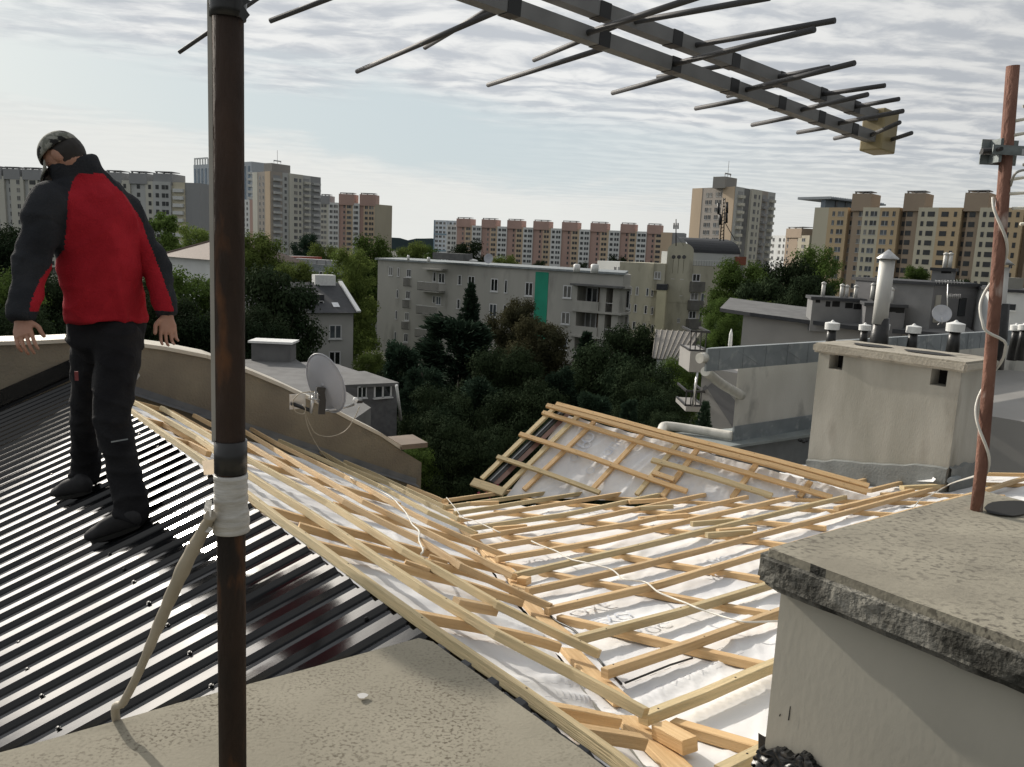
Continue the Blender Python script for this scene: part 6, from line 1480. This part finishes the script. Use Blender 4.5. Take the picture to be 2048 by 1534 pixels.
def crown_mesh(name, kind, n=5200, leaf=.20, seed=1, lmat='green'):
    R = random.Random(seed); mb = []; vs = []; fs = []
    clumps = []
    if kind == 'round':
        nl = 60
        for i in range(nl):
            a = R.uniform(0, 2*math.pi); h = R.uniform(.24, .97); rr = max(0., 1-((h-.52)/.5)**2)**.5*.5*R.uniform(.45, 1.0)
            clumps.append((Vector((math.cos(a)*rr, math.sin(a)*rr, h)), R.uniform(.10, .17)))
        for i in range(14): clumps.append((Vector((R.uniform(-.15, .15), R.uniform(-.15, .15), R.uniform(.45, .85))), .15))
    elif kind == 'tall':
        for i in range(50):
            a = R.uniform(0, 2*math.pi); h = R.uniform(.14, .99); rr = .30*(1-abs(h-.45)**1.6*1.6)*R.uniform(.35, 1.05); clumps.append((Vector((math.cos(a)*rr, math.sin(a)*rr, h)), R.uniform(.06, .12)))
    elif kind == 'conifer':
        lv = 17
        for i in range(lv):
            h = .10+.88*i/lv; rad = .34*(1-h)**.8+.015; nb = int(5+7*(1-h))
            for j in range(nb):
                a = j/nb*2*math.pi+R.uniform(-.4, .4)+i*.7; L = rad*R.uniform(.65, 1.12)
                for k in range(1, 5): f = k/4; clumps.append((Vector((math.cos(a)*L*f, math.sin(a)*L*f, h-.05*f*L/.3+.02*f*f)), .028+.018*(1-h)))
    elif kind == 'pine':
        for i in range(60):
            a = R.uniform(0, 2*math.pi); h = R.uniform(.16, .97); rr = (.42*(1-h)**.55+.05)*R.uniform(.35, 1.0); clumps.append((Vector((math.cos(a)*rr, math.sin(a)*rr, h+.03*R.uniform(-1, 1))), R.uniform(.045, .09)))
    tot = sum(c[1]**2 for c in clumps)
    for c, r in clumps:
        m = max(6, int(n*r*r/tot))
        for _ in range(m):
            d = Vector((R.gauss(0, 1), R.gauss(0, 1), R.gauss(0, 1))).normalized()
            q = c+Vector((d.x, d.y, d.z*.75))*r*(R.random()**.45)*(1+.25*R.uniform(-1, 1))
            if kind in ('conifer', 'pine'):
                ax = Vector((q.x-c.x*.3, q.y-c.y*.3, R.uniform(-.02, .05))).normalized(); ax = (ax+Vector((R.uniform(-.6, .6), R.uniform(-.6, .6), R.uniform(-.3, .5)))).normalized(); s = leaf*R.uniform(.8, 1.7); sd_ = ax.cross(Vector((R.uniform(-1, 1), R.uniform(-1, 1), 1))).normalized()*s*.16
                k = len(vs); vs += [q-sd_, q+ax*s*.7-sd_*.9, q+ax*s, q+ax*s*.6+sd_*.9, q+sd_]; fs.append((k, k+1, k+2, k+3, k+4))
            else:
                nn = (d+Vector((R.uniform(-.8, .8), R.uniform(-.8, .8), R.uniform(-.2, 1.)))).normalized(); a1 = nn.orthogonal().normalized(); a1 = Matrix.Rotation(R.uniform(0, 6.28), 3, nn)@a1; a2 = nn.cross(a1); s = leaf*R.uniform(.55, 1.2)
                k = len(vs); vs += [q-a1*s*.6, q+a2*s*.33, q+a1*s*.6, q-a2*s*.33]; fs.append((k, k+1, k+2, k+3))
    me = bpy.data.meshes.new(name); me.from_pydata([tuple(v) for v in vs], [], fs); me.materials.append(LEAF[lmat]); me.update(); return me, clumps
def trunk_mesh(kind, clumps, seed):
    R = random.Random(seed); mb = MB(); top = .82 if kind in ('round', 'tall') else .97
    w = .022 if kind != 'conifer' else .014
    pts = [Vector((R.uniform(-.01, .01)*i, R.uniform(-.01, .01)*i, top*i/7)) for i in range(8)]
    mb.tube(pts, w, 8, scales=[1.35]+[1-.11*i for i in range(1, 8)])
    if kind in ('round', 'tall'):
        for c, r in R.sample(clumps, 14):
            b = pts[min(6, max(1, int(c.z*.62/top*7)))]; mid = b.lerp(c, .5)+Vector((0, 0, .03)); mb.tube([b, mid, c], w*.34, 5, scales=[1, .7, .35])
    me = bpy.data.meshes.new('trunk'); me.from_pydata([tuple(v) for v in mb.v], [], mb.f); me.materials.append(M_['bark']); me.polygons.foreach_set('use_smooth', [True]*len(mb.f)); me.update(); return me
PROTO = {}
def proto(kind, lmat, seed, dens, leaf):
    key = (kind, lmat, seed, dens, leaf)
    if key not in PROTO:
        c, cl = crown_mesh('crown', kind, dens, leaf, seed, lmat); PROTO[key] = (c, trunk_mesh(kind, cl, seed))
    return PROTO[key]
def tree(label, px, ytop, wpx, Y, kind='round', lm='green', cat='tree', name=None, group='trees between the houses', hscale=1., base=None, seed=None):
    top = at(px, ytop, Y); h = top.z-(0 if base is None else base); wd = wpx*Y/1620
    sz = max(h, wd); px_h = h/Y*1620
    # leaf size in crown units: about 2.6 px in the photograph's pixels
    near = Y < 45
    lf = {'round': .040, 'tall': .036, 'conifer': .042, 'pine': .038}[kind]*(.8 if not near else .56); dens = 11000 if Y > 90 else (20000 if Y > 45 else 38000)
    if Y > 90: lf *= 1.15
    seed = seed if seed is not None else int(px) % 3
    c, tr = proto(kind, lm, seed, dens, lf)
    nm = name or {'round': 'broadleaf_tree', 'tall': 'broadleaf_tree', 'conifer': 'spruce_tree', 'pine': 'pine_tree'}[kind]
    t = thing(nm, label, cat, Vector((top.x, top.y, 0 if base is None else base)), group)
    base_w = {'round': 1.05, 'tall': .64, 'conifer': .68, 'pine': .9}[kind]
    s0 = wd/base_w; cz = min(h, s0*1.25*(1.3 if kind in ('conifer', 'pine') else 1.)); zo = h-cz
    lay = [zo]
    while lay[-1] > .12*h and len(lay) < 4: lay.append(max(0., lay[-1]-cz*.5))
    for i, z_ in enumerate(lay):
        o = bpy.data.objects.new('crown', c); COL.objects.link(o); o.parent = t; o.location = (0, 0, z_-cz*.05*i); o.scale = (s0*(1+.08*i), s0*(1+.08*i), cz); o.rotation_euler = (0, 0, i*1.9)
    o = bpy.data.objects.new('trunk', tr); COL.objects.link(o); o.parent = t; o.scale = (s0, s0, h)
    t.rotation_euler = (0, 0, (px*7.7) % 6.28)
    return t
G1 = 'trees beyond the end wall'
TR = [('dark tree crown at the far left edge beside the man\'s elbow', 5, 455, 170, 62, 'round', 'dark'), ('leafy tree with glinting leaves left of the man\'s forearm', -10, 560, 260, 30, 'round', 'green'),
      ('bushy tree glinting between the man\'s arm and body', 95, 545, 210, 33, 'round', 'dark'), ('dark tree filling the gap behind the man\'s back', 230, 560, 240, 36, 'round', 'dark'),
      ('green tree right of the man\'s shoulder against grey blocks', 322, 425, 95, 110, 'tall', 'green'), ('yellow green tree against the dark mast\'s left side', 385, 452, 100, 125, 'round', 'yellow'),
      ('tall green tree between the man\'s right arm and the mast', 385, 548, 190, 48, 'round', 'green'), ('dark shaded tree low between the man and the mast', 350, 600, 220, 34, 'round', 'dark'),
      ('yellow green tree just right of the dark mast below the tower', 510, 472, 130, 88, 'round', 'yellow'), ('large dark broadleaf tree standing left of the slate roofed house', 545, 545, 210, 46, 'round', 'dark'),
      ('bright leafed small tree in front of the flat roofed building', 590, 528, 110, 66, 'round', 'yellow'), ('dark tree low behind the satellite dish\'s left side', 500, 615, 190, 36, 'round', 'dark'),
      ('round dark tree at the foot of the grey beige tower', 615, 470, 62, 200, 'round', 'pine'), ('pale green tree in front of the pastel row\'s left end', 650, 492, 90, 150, 'round', 'yellow'), ('tall bright tree right of the three pastel blocks', 750, 478, 130, 124, 'round', 'green'),
      ('large leafy light green tree left of the long grey block', 702, 500, 100, 92, 'round', 'yellow'), ('green tree between the slate house and the grey block', 722, 560, 56, 100, 'tall', 'green'), ('feathery pale treetops over the left end of the grey block', 830, 486, 80, 150, 'round', 'yellow'), ('distant bushy tree left of the blue striped high rise', 855, 494, 60, 170, 'round', 'green'),
      ('dark round tree rising behind the grey block\'s roof', 940, 483, 88, 150, 'round', 'dark'), ('yellow treetops over the middle of the grey block\'s roof', 1010, 513, 70, 135, 'round', 'yellow'), ('small dark treetop behind the roof of the grey block', 1080, 522, 30, 190, 'round', 'dark'), ('dark treetop by the white cowl on the grey block', 1165, 525, 40, 185, 'round', 'dark'), ('dark treetop before the right end of the pastel row', 1238, 514, 60, 200, 'round', 'dark'),
      ('slim pointed larch standing in front of the grey block', 943, 562, 72, 66, 'conifer', 'pine'), ('brown tinged maple in front of the green strip', 1035, 604, 115, 60, 'round', 'brown'), ('brownish spreading tree under the green strip', 1075, 640, 150, 54, 'round', 'brown'), ('dark spruce left of the slim larch', 870, 655, 110, 56, 'conifer', 'pine'),
      ('large dark pine in the middle below the grey block', 920, 640, 290, 50, 'pine', 'pine'), ('dark pine low right of the satellite dish', 850, 735, 200, 38, 'pine', 'pine'), ('deep green pine left of the raised slope', 960, 760, 210, 33, 'pine', 'pine'),
      ('pale tipped pine above the raised slope', 1125, 738, 150, 40, 'pine', 'pine'), ('dark tree right of the loggias', 1262, 655, 150, 56, 'round', 'dark'), ('dark shrubby tree behind the raised ridge board', 1200, 700, 190, 46, 'round', 'dark'), ('dark tree under the loggias at the corner', 1175, 660, 90, 66, 'conifer', 'pine'),
      ('small blue green pine behind the raised ridge', 1262, 800, 74, 27, 'pine', 'pine'), ('bushy green tree by the tin roofed shed', 1365, 722, 120, 40, 'round', 'green'), ('dark tree right of the small shed', 1330, 680, 80, 62, 'round', 'dark'), ('dark bushes between shed and raised slope', 1300, 770, 160, 34, 'round', 'dark'),
      ('small spruce in front of the grey facade with the railed balcony', 1412, 798, 60, 17, 'conifer', 'pine'),
      ('sunlit rounded shrub tree by the plinth of the grey block', 745, 706, 80, 56, 'round', 'yellow'), ('dark ivy covered shrub right of the sunlit rounded one', 785, 735, 90, 50, 'round', 'dark'),
      ('light green bush below the end of the gable wall', 830, 895, 120, 24, 'round', 'green'), ('dark green bush beyond the eaves', 900, 840, 190, 25, 'round', 'dark'), ('shaded bush left of the raised slope', 980, 860, 150, 26, 'round', 'dark'), ('shaded bush behind the middle of the raised slope', 1100, 850, 170, 28, 'round', 'dark'), ('shaded bush behind the right of the raised slope', 1230, 850, 170, 27, 'round', 'dark'), ('shaded bush by the white drain pipe', 1340, 830, 110, 24, 'round', 'dark'),
      ('big dark tree right of the beige block', 1490, 528, 150, 68, 'round', 'green'), ('broad dark tree between beige block and ochre row', 1580, 528, 170, 78, 'round', 'dark'), ('tallest dark tree in front of the ochre row', 1635, 498, 110, 92, 'round', 'green'), ('shaded tree above the corrugated roof', 1540, 560, 170, 52, 'round', 'dark'), ('shaded tree left of the grey chimney stack', 1620, 560, 130, 48, 'round', 'dark'),
      ('tree hanging over left of the corrugated roof', 1458, 600, 90, 44, 'round', 'green'), ('pale green sapling tip above the corrugated roof', 1500, 600, 22, 46, 'tall', 'yellow'), ('second pale green sapling tip above the corrugated roof', 1540, 602, 20, 46, 'tall', 'yellow'),
      ('dark treetop between two ochre stair towers', 1835, 535, 62, 72, 'round', 'green'), ('dark treetop behind the red rusty mast', 1925, 560, 50, 76, 'round', 'dark'), ('dark tree behind the steel flue', 1770, 575, 60, 60, 'round', 'dark'), ('broad dark pine beside the grey block\'s corner', 800, 690, 150, 46, 'pine', 'pine'), ('dense dark tree filling the centre in front of the maple', 1010, 700, 190, 42, 'round', 'dark'), ('dense dark tree between pine and raised slope', 1060, 770, 200, 31, 'round', 'dark'), ('dark tree left of the pale tipped pine', 880, 780, 190, 30, 'round', 'dark'), ('dark tree behind the small blue green pine', 1290, 735, 200, 38, 'round', 'dark'), ('dark pine right behind the raised ridge', 1190, 790, 150, 31, 'pine', 'pine'), ('dark tree beyond the satellite dish', 700, 800, 140, 33, 'round', 'dark'), ('dark low tree far left below the man\'s hand', 20, 620, 200, 26, 'round', 'dark')]
for a in TR: tree(a[0], *a[1:])
# hedge of pink flowers by the eaves corner
mb = MB(); R = random.Random(4)
for i in range(260):
    q_ = hit(990+R.gauss(0, 16), 986+R.gauss(0, 5), (Vector((0, 1, 0)), 14.)); s = .05; mb.quad([q_, q_+Vector((s, .01, s*.3)), q_+Vector((s*.6, 0, s)), q_+Vector((-s*.3, 0, s*.6))], 0 if i % 4 else 1)
mb.tube([hit(990, 1000, (Vector((0, 1, 0)), 14.2)), Vector((hit(990, 1000, (Vector((0, 1, 0)), 14.2)).x, 14.2, 0))], .05, 5, 2)
tag(mb.build('flowering_shrub', [LEAF['dark'], mat('pink_petals', (.35, .05, .10), .6), M_['bark']]), 'shrub with dark pink blossoms in the dark gap beyond the eaves corner', 'shrub')
# ============================================================ THE MAN
VFW = dr(-27); VRT = dr(63)
PMt = off(PM, -.04+hh)
fN = hit(245, 1064, PMt); fF = hit(158, 988, PMt)
DN_ = fN.dot(VFW); DF_ = fF.dot(VFW)
def J(px, py, D): return hit(px, py, (VFW, D))
def ringpath(pts, radii, seg=20, side=None, mb=None, m=0, e0=.6, e1=.6):
    """tapered limb: pts joints, radii (across, along view) per joint; smooth path, closed caps"""
    side = side or VRT; mb = mb or MB(); P = [Vector(p) for p in pts]; n = 5; PP = []; RR = []
    Q = [P[0]]+P+[P[-1]]; Rr = [radii[0]]+list(radii)+[radii[-1]]
    for i in range(1, len(Q)-2):
        for k in range(n):
            t = k/n; a, b, c, d = Q[i-1], Q[i], Q[i+1], Q[i+2]; PP.append(.5*((2*b)+(-a+c)*t+(2*a-5*b+4*c-d)*t*t+(-a+3*b-3*c+d)*t**3))
            s = t*t*(3-2*t); RR.append((Rr[i][0]*(1-s)+Rr[i+1][0]*s, Rr[i][1]*(1-s)+Rr[i+1][1]*s))
    PP.append(P[-1]); RR.append(radii[-1])
    # rounded ends
    d0 = (PP[1]-PP[0]).normalized(); d1 = (PP[-1]-PP[-2]).normalized()
    s0, s1 = (.45 if e0 > .2 else .93), (.45 if e1 > .2 else .93)
    PP = [PP[0]-d0*min(RR[0])*e0]+PP+[PP[-1]+d1*min(RR[-1])*e1]; RR = [(RR[0][0]*s0, RR[0][1]*s0)]+RR+[(RR[-1][0]*s1, RR[-1][1]*s1)]
    k0 = len(mb.v)
    for i, p in enumerate(PP):
        d = (PP[min(i+1, len(PP)-1)]-PP[max(i-1, 0)]).normalized(); sx = (side-d*side.dot(d)).normalized(); sy = d.cross(sx)
        for j in range(seg): a = 2*math.pi*j/seg; mb.v.append(p+sx*math.cos(a)*RR[i][0]+sy*math.sin(a)*RR[i][1])
    for i in range(len(PP)-1):
        for j in range(seg): j2 = (j+1) % seg; mb.face((k0+i*seg+j, k0+i*seg+j2, k0+(i+1)*seg+j2, k0+(i+1)*seg+j), m)
    mb.face([k0+j for j in reversed(range(seg))], m); mb.face([k0+(len(PP)-1)*seg+j for j in range(seg)], m)
    return mb
def ball(mb, c, rx, ry, rz, fx, fy, fz, seg=18):
    k = len(mb.v); n = 10
    mb.v.append(c-fz*rz)
    for i in range(1, n):
        a = math.pi*i/n-math.pi/2
        for j in range(seg): b = 2*math.pi*j/seg; mb.v.append(c+fx*math.cos(b)*math.cos(a)*rx+fy*math.sin(b)*math.cos(a)*ry+fz*math.sin(a)*rz)
    mb.v.append(c+fz*rz); e = len(mb.v)-1
    for j in range(seg): mb.face((k, k+1+(j+1) % seg, k+1+j)); mb.face((e, e-seg+j, e-seg+(j+1) % seg))
    for i in range(n-2):
        for j in range(seg): a = k+1+i*seg; mb.face((a+j, a+(j+1) % seg, a+seg+(j+1) % seg, a+seg+j))
def fuse(mb, name, mats, parent, voxel=.012, smooth=5, disp=None, mfun=None, origin=None):
    me = bpy.data.meshes.new('tmp'); me.from_pydata([tuple(v) for v in mb.v], [], mb.f); 
    bm = bmesh.new(); bm.from_mesh(me); bmesh.ops.recalc_face_normals(bm, faces=bm.faces); bm.to_mesh(me); bm.free()
    o = bpy.data.objects.new('tmp', me); COL.objects.link(o)
    r = o.modifiers.new('r', 'REMESH'); r.mode = 'VOXEL'; r.voxel_size = voxel
    s = o.modifiers.new('s', 'SMOOTH'); s.iterations = smooth; s.factor = .5
    dg = bpy.context.evaluated_depsgraph_get(); me2 = bpy.data.meshes.new_from_object(o.evaluated_get(dg)); bpy.data.objects.remove(o)
    me2.name = name; bm = bmesh.new(); bm.from_mesh(me2); bm.normal_update()
    if disp:
        for v in bm.verts: v.co += v.normal*disp(v.co, v.normal)
    wl = wloc(parent)
    idx = []
    for f in bm.faces:
        f.smooth = True; idx.append(mfun(f.calc_center_median(), f.normal) if mfun else 0)
    for v in bm.verts: v.co -= wl
    bm.to_mesh(me2); bm.free(); me2.materials.clear()
    for m in mats: me2.materials.append(m)
    me2.polygons.foreach_set('material_index', idx); me2.update()
    o = bpy.data.objects.new(name, me2); COL.objects.link(o); o.parent = parent; return o
t = thing('person', 'man in red and charcoal fleece, black trousers and camouflage cap on the metal roof', 'person', (fN+fF)/2)
UPV = Vector((0, 0, 1))
DH = DN_*.60+DF_*.40                                # hips
DU = DH-.12                                         # shoulders lean back toward the viewer
# joints
hipN, hipF = J(236, 668, DH-.06), J(186, 672, DH+.08)
kneeN, kneeF = J(226, 838, DN_*.72+DH*.28), J(170, 840, DF_*.6+DH*.4)
ankN, ankF = J(262, 1012, DN_+.02), J(172, 938, DF_+.02)
shL, shR = J(98, 415, DU-.10), J(250, 420, DU+.09)
elL, elR = J(62, 530, DU-.16), J(312, 540, DU+.06)
wrL, wrR = J(42, 636, DU-.26), J(334, 628, DU-.04)
neck = J(150, 338, DU); head = J(129, 314, DU-.03)
pel = (hipN+hipF)/2; chest = J(186, 450, DU+.02); waist = J(206, 590, DH-.08)
# ---- trousers
mb = MB()
ringpath([J(212, 600, DH), J(212, 645, DH), J(210, 690, DH)], [(.155, .115), (.172, .135), (.175, .14)], mb=mb)
ringpath([hipN+UPV*.02, hipN.lerp(kneeN, .5)+VFW*-.01, kneeN, kneeN.lerp(ankN, .5), ankN, ankN.lerp(fN, .5)], [(.105, .115), (.096, .10), (.080, .083), (.072, .078), (.076, .083), (.083, .092)], mb=mb, e1=.08)
ringpath([hipF+UPV*.02, hipF.lerp(kneeF, .5), kneeF, kneeF.lerp(ankF, .5), ankF, ankF.lerp(fF, .45)], [(.098, .11), (.086, .10), (.074, .083), (.068, .078), (.072, .083), (.080, .090)], mb=mb, e1=.08)
def dtr(c, n):
    low = max(0, min(1, (pel.z-c.z)/.9)); q = c*Vector((1, 1, 1)); r = noise.noise(Vector((c.x*8, c.y*8, c.z*7)))
    cr = 1-abs(noise.noise(Vector((c.x*6+c.z*5, c.y*6, c.z*9))))*2.2
    return .009*r+.009*low*noise.noise(Vector((c.x*11, c.y*11, c.z*15)))+.010*max(0, cr)**3
fuse(mb, 'trousers', [M_['trouser']], t, .011, 4, dtr)
mb = MB(); a_, b_ = J(222, 884, DN_-.10), J(256, 878, DN_-.10); mb.sweep([a_, b_], [(-.003, 0), (.003, 0), (.003, .002), (-.003, .002)], -VFW); mb.build('reflective_trim', M_['zinc'], t)
mb = MB(); a_ = J(153, 752, DH-.14); mb.box(a_, VRT*.008, VFW*.004, UPV*.022); mb.build('trouser_label', mat('red_label', (.25, .06, .06), .8), t)
# ---- shoes
def shoe(f, ank, toe, name):
    d = (toe-f); d = (d-PM[0]*d.dot(PM[0])); d.normalize(); s = PM[0].cross(d).normalized(); n = PM[0]; mb = MB()
    base = f+n*.0
    ringpath([base-d*.10+n*.05, base-d*.05+n*.058, base+d*.04+n*.052, base+d*.11+n*.040, base+d*.165+n*.032], [(.032, .046), (.037, .054), (.041, .046), (.042, .033), (.029, .023)], side=s, mb=mb)
    ringpath([base-d*.06+n*.07, ank-UPV*.02], [(.045, .05), (.05, .055)], side=s, mb=mb)
    def flat(c, nn): 
        h = (c-base).dot(n); return 0
    o = fuse(mb, 'shoe', [M_['shoe']], t, .008, 3)
    sl = MB(); k = []
    for j in range(20):
        a = 2*math.pi*j/20; L = .145 if math.cos(a) > 0 else .115; w = .039+.006*math.cos(a)
        k.append(base+d*(math.cos(a)*L+.02)+s*math.sin(a)*w)
    kk = len(sl.v); sl.v += [p+n*.0 for p in k]+[p+n*.022 for p in k]
    for j in range(20): sl.face((kk+j, kk+(j+1) % 20, kk+20+(j+1) % 20, kk+20+j))
    sl.face(range(kk+20, kk+40)); sl.face(list(reversed(range(kk, kk+20))))
    sl.build('sole', M_['black'], o)
toeN, toeF = hit(186, 1082, PMt), hit(118, 994, PMt)
shoe(fN, ankN, toeN, 'n'); shoe(fF, ankF, toeF, 'f')
# ---- jacket: torso and sleeves in one skin
mb = MB()
SD = (shR-shL).normalized()
ringpath([J(213, 640, DH-.03), J(212, 622, DH-.03), J(207, 575, DH-.07), J(199, 510, DU+.03), J(188, 445, DU), J(176, 398, DU), J(165, 368, DU), J(156, 345, DU)],
         [(.186, .150), (.184, .146), (.182, .140), (.192, .145), (.212, .140), (.192, .120), (.140, .098), (.095, .085)], seg=28, side=SD, mb=mb, e0=.08)
ringpath([shL+SD*.05+UPV*.01, shL, shL.lerp(elL, .5), elL, elL.lerp(wrL, .5), wrL], [(.085, .095), (.085, .09), (.078, .080), (.072, .070), (.062, .060), (.048, .048)], mb=mb, e1=.08)
ringpath([shR-SD*.05+UPV*.01, shR, shR.lerp(elR, .5), elR, elR.lerp(wrR, .5), wrR], [(.085, .09), (.08, .085), (.066, .070), (.060, .062), (.054, .054), (.045, .045)], mb=mb, e1=.08)
mb_col = MB(); ringpath([J(160, 360, DU), J(152, 340, DU-.01), J(146, 320, DU-.01)], [(.115, .10), (.106, .094), (.100, .090)], mb=mb, e1=.08)
def djk(c, n):
    # fleece folds: diagonal across the back, rings on the sleeves
    u = c.dot(SD); z = c.z; s = 0
    s += .010*noise.noise(Vector((u*5+z*3.2, z*4.5-u*3, c.y*3))); r = 1-abs(noise.noise(Vector((u*4.5+z*3.4, (z-u*.8)*2.2, 7.)))*2)
    s += .020*max(0, r-.45)
    r2 = 1-abs(noise.noise(Vector((u*9-z*5, (z+u*.5)*4., 3.))))*2.4; s += .006*max(0, r2)**2
    tl = (c-elL).length; tr = (c-elR).length
    if min((c-wrL).length, tl) < .22 or min((c-wrR).length, tr) < .22: s += .0045*math.sin(z*55+6*noise.noise(c*8))*(.4+noise.noise(c*5+Vector((3,1,2))))
    if (c-J(205, 655, DH)).length < .25 and z < J(205, 648, DH).z: s += .003
    return s
def segd(p, a, b):
    ab = b-a; tt_ = max(0, min(1, (p-a).dot(ab)/ab.dot(ab))); return (p-(a+ab*tt_)).length, tt_
def lerpt(tab, y):
    if y <= tab[0][0]: return tab[0][1]
    for (a, b), (c_, d) in zip(tab[:-1], tab[1:]):
        if y <= c_: return b+(d-b)*(y-a)/(c_-a)
    return tab[-1][1]
XL = [(345, 158), (362, 146), (385, 137), (440, 134), (500, 128), (525, 106), (560, 80), (600, 63), (640, 54)]
XR = [(345, 204), (358, 216), (390, 250), (440, 283), (480, 296), (545, 322), (600, 342), (640, 352)]
def mjk(c, n):
    r = c-EYE; f_ = r.dot(fw); x = r.dot(ix)/f_*F+CXP; y = CYP-r.dot(iy)/f_*F
    if y < 347: return 1
    if x < 118 and y > 622: return 1
    if x > 300 and y > 622: return 1
    return 1 if x < lerpt(XL, y) or x > lerpt(XR, y) else 0
fuse(mb, 'jacket', [M_['red'], M_['grey_fleece']], t, .0075, 6, djk, mjk)
# ---- body: head, neck and hands as one skin mesh (joined inside the clothes)
bd = MB()
FX = dr(-84, -46); SX_ = FX.cross(UPV).normalized(); UX = SX_.cross(FX).normalized()    # the face looks left and down
ball(bd, head, .072, .090, .104, SX_, FX, UX)
ball(bd, head-UX*.055+FX*.035, .056, .066, .060, SX_, FX, UX)                             # jaw
ringpath([head+FX*.085-UX*.0, head+FX*.112-UX*.028, head+FX*.100-UX*.042], [(.010, .010), (.014, .012), (.012, .008)], seg=8, side=SX_, mb=bd)  # nose
ringpath([head+FX*.094-UX*.066-SX_*.02, head+FX*.098-UX*.066+SX_*.02], [(.007, .007), (.007, .007)], seg=8, side=UX, mb=bd)  # lips
for s_ in (-1, 1): ball(bd, head+SX_*s_*.072-UX*.008-FX*.008, .010, .020, .032, SX_, FX, UX, 10)
ringpath([head-UX*.05-FX*.02, neck, neck-UPV*.12], [(.055, .058), (.060, .062), (.075, .07)], mb=bd)
# inner body volume that ties the parts together
ringpath([neck-UPV*.1, chest, waist, pel], [(.08, .07), (.14, .09), (.12, .08), (.10, .07)], side=SD, mb=bd, e1=.1)
for a_, b_, c_ in ((shL, elL, wrL), (shR, elR, wrR)): ringpath([chest+UPV*.12, a_, b_, c_], [(.05, .05), (.045, .045), (.036, .036), (.029, .025)], mb=bd)
for a_, b_, c_, d_ in ((hipN, kneeN, ankN, fN), (hipF, kneeF, ankF, fF)): ringpath([pel, a_, b_, c_, d_+UPV*.06], [(.07, .07), (.07, .07), (.05, .05), (.04, .04), (.035, .035)], mb=bd)
def hand(w_, down, palmside, thumbdir, curl):
    """w_ wrist, down = direction of the fingers, palmside = where the palm faces, thumbdir = side of the thumb"""
    down = down.normalized(); th_ = (thumbdir-down*thumbdir.dot(down)).normalized(); pn = (palmside-down*palmside.dot(down)-th_*palmside.dot(th_)).normalized()
    ringpath([w_-down*.05, w_+down*.01, w_+down*.055, w_+down*.088], [(.026, .022), (.031, .019), (.043, .016), (.041, .013)], side=th_, mb=bd)
    for i, (L, off_) in enumerate(((.080, .034), (.092, .0118), (.086, -.0118), (.064, -.033))):
        b = w_+down*.085+th_*off_; k = curl*(1+.28*i); d1 = (down+th_*off_*2.2+pn*.15*k).normalized(); d2 = (down+pn*.55*k+th_*off_*1.2).normalized(); d3 = (down*.8+pn*1.0*k).normalized()
        p1 = b+d1*L*.45; p2 = p1+d2*L*.32; p3 = p2+d3*L*.23
        ringpath([b-down*.012, p1, p2, p3], [(.0092, .0092), (.0083, .0082), (.0074, .0073), (.0062, .0060)], seg=10, side=th_, mb=bd)
    b = w_+down*.022+th_*.026; d1 = (down*.75+th_*.75+pn*.25).normalized(); d2 = (down*.95+th_*.25+pn*.35).normalized(); p1 = b+d1*.045; p2 = p1+d2*.032; p3 = p2+d2*.024
    ringpath([b-d1*.015, p1, p2, p3], [(.015, .014), (.0115, .0110), (.0100, .0098), (.0085, .0082)], seg=10, side=pn, mb=bd)
fdL = (J(52, 700, DU-.36)-wrL); hand(wrL-UPV*.005, fdL+VFW*.0, VRT*.9-VFW*.2, VFW*-.35+VRT*.55+UPV*.0, .85)
fdR = (J(338, 700, DU-.10)-wrR); hand(wrR-UPV*.005, fdR, -VRT*.7-VFW*.5, -VRT*.75-VFW*.2, .9)
fuse(bd, 'body', [M_['skin']], t, .0040, 2)
# eyes / brows as small details on the face
mb = MB()
for s_ in (-1, 1): ball(mb, head+FX*.088+SX_*s_*.030+UX*.004, .011, .008, .007, SX_, FX, UX, 10)
mb.build('eyes', [mat('eye', (.12, .09, .08), .3)], t)
# hair below the cap
mb = MB(); ball(mb, head+UX*.006-FX*.012, .077, .091, .092, SX_, FX, UX)
hr = fuse(mb, 'hair', [M_['hair']], t, .008, 1, lambda c, n: .002*noise.noise(c*90)-(.04 if (c-head).dot(FX) > .0 else 0))
# cap: dome, band and peak
mb = MB(); cc2 = head+UX*.030; seg = 28; k0 = len(mb.v); n_ = 9
for i in range(n_+1):
    a = math.pi/2*i/n_
    for j in range(seg): b = 2*math.pi*j/seg; mb.v.append(cc2+SX_*math.cos(b)*math.cos(a)*.086+FX*math.sin(b)*math.cos(a)*.101+UX*(math.sin(a)*.088-.0+(.012*math.sin(b) if i == 0 else 0)))
for i in range(n_):
    for j in range(seg): mb.face((k0+i*seg+j, k0+i*seg+(j+1) % seg, k0+(i+1)*seg+(j+1) % seg, k0+(i+1)*seg+j), 0, None, True)
mb.lathe(cc2+UX*.087, [(.009, 0), (.009, .005), (.0, .007)], 8, axis=UX)
co_ = mb.build('cap', M_['camo'], t); s_ = co_.modifiers.new('s', 'SOLIDIFY'); s_.thickness = .004
mb = MB(); fr = []; 
for i in range(5):
    for j in range(13):
        a = -1.05+2.1*j/12; r_ = i/4; p = cc2+FX*math.cos(a)*(.095+.070*r_*math.cos(a*.9))+SX_*math.sin(a)*(.086+.006*r_)-UX*(.004+.022*r_+.018*math.sin(a)**2*r_+.006)
        mb.v.append(p)
for i in range(4):
    for j in range(12): q = i*13+j; mb.face((q, q+1, q+14, q+13), 0, None, True)
o = mb.build('cap_peak', M_['camo'], co_); s_ = o.modifiers.new('s', 'SOLIDIFY'); s_.thickness = .004
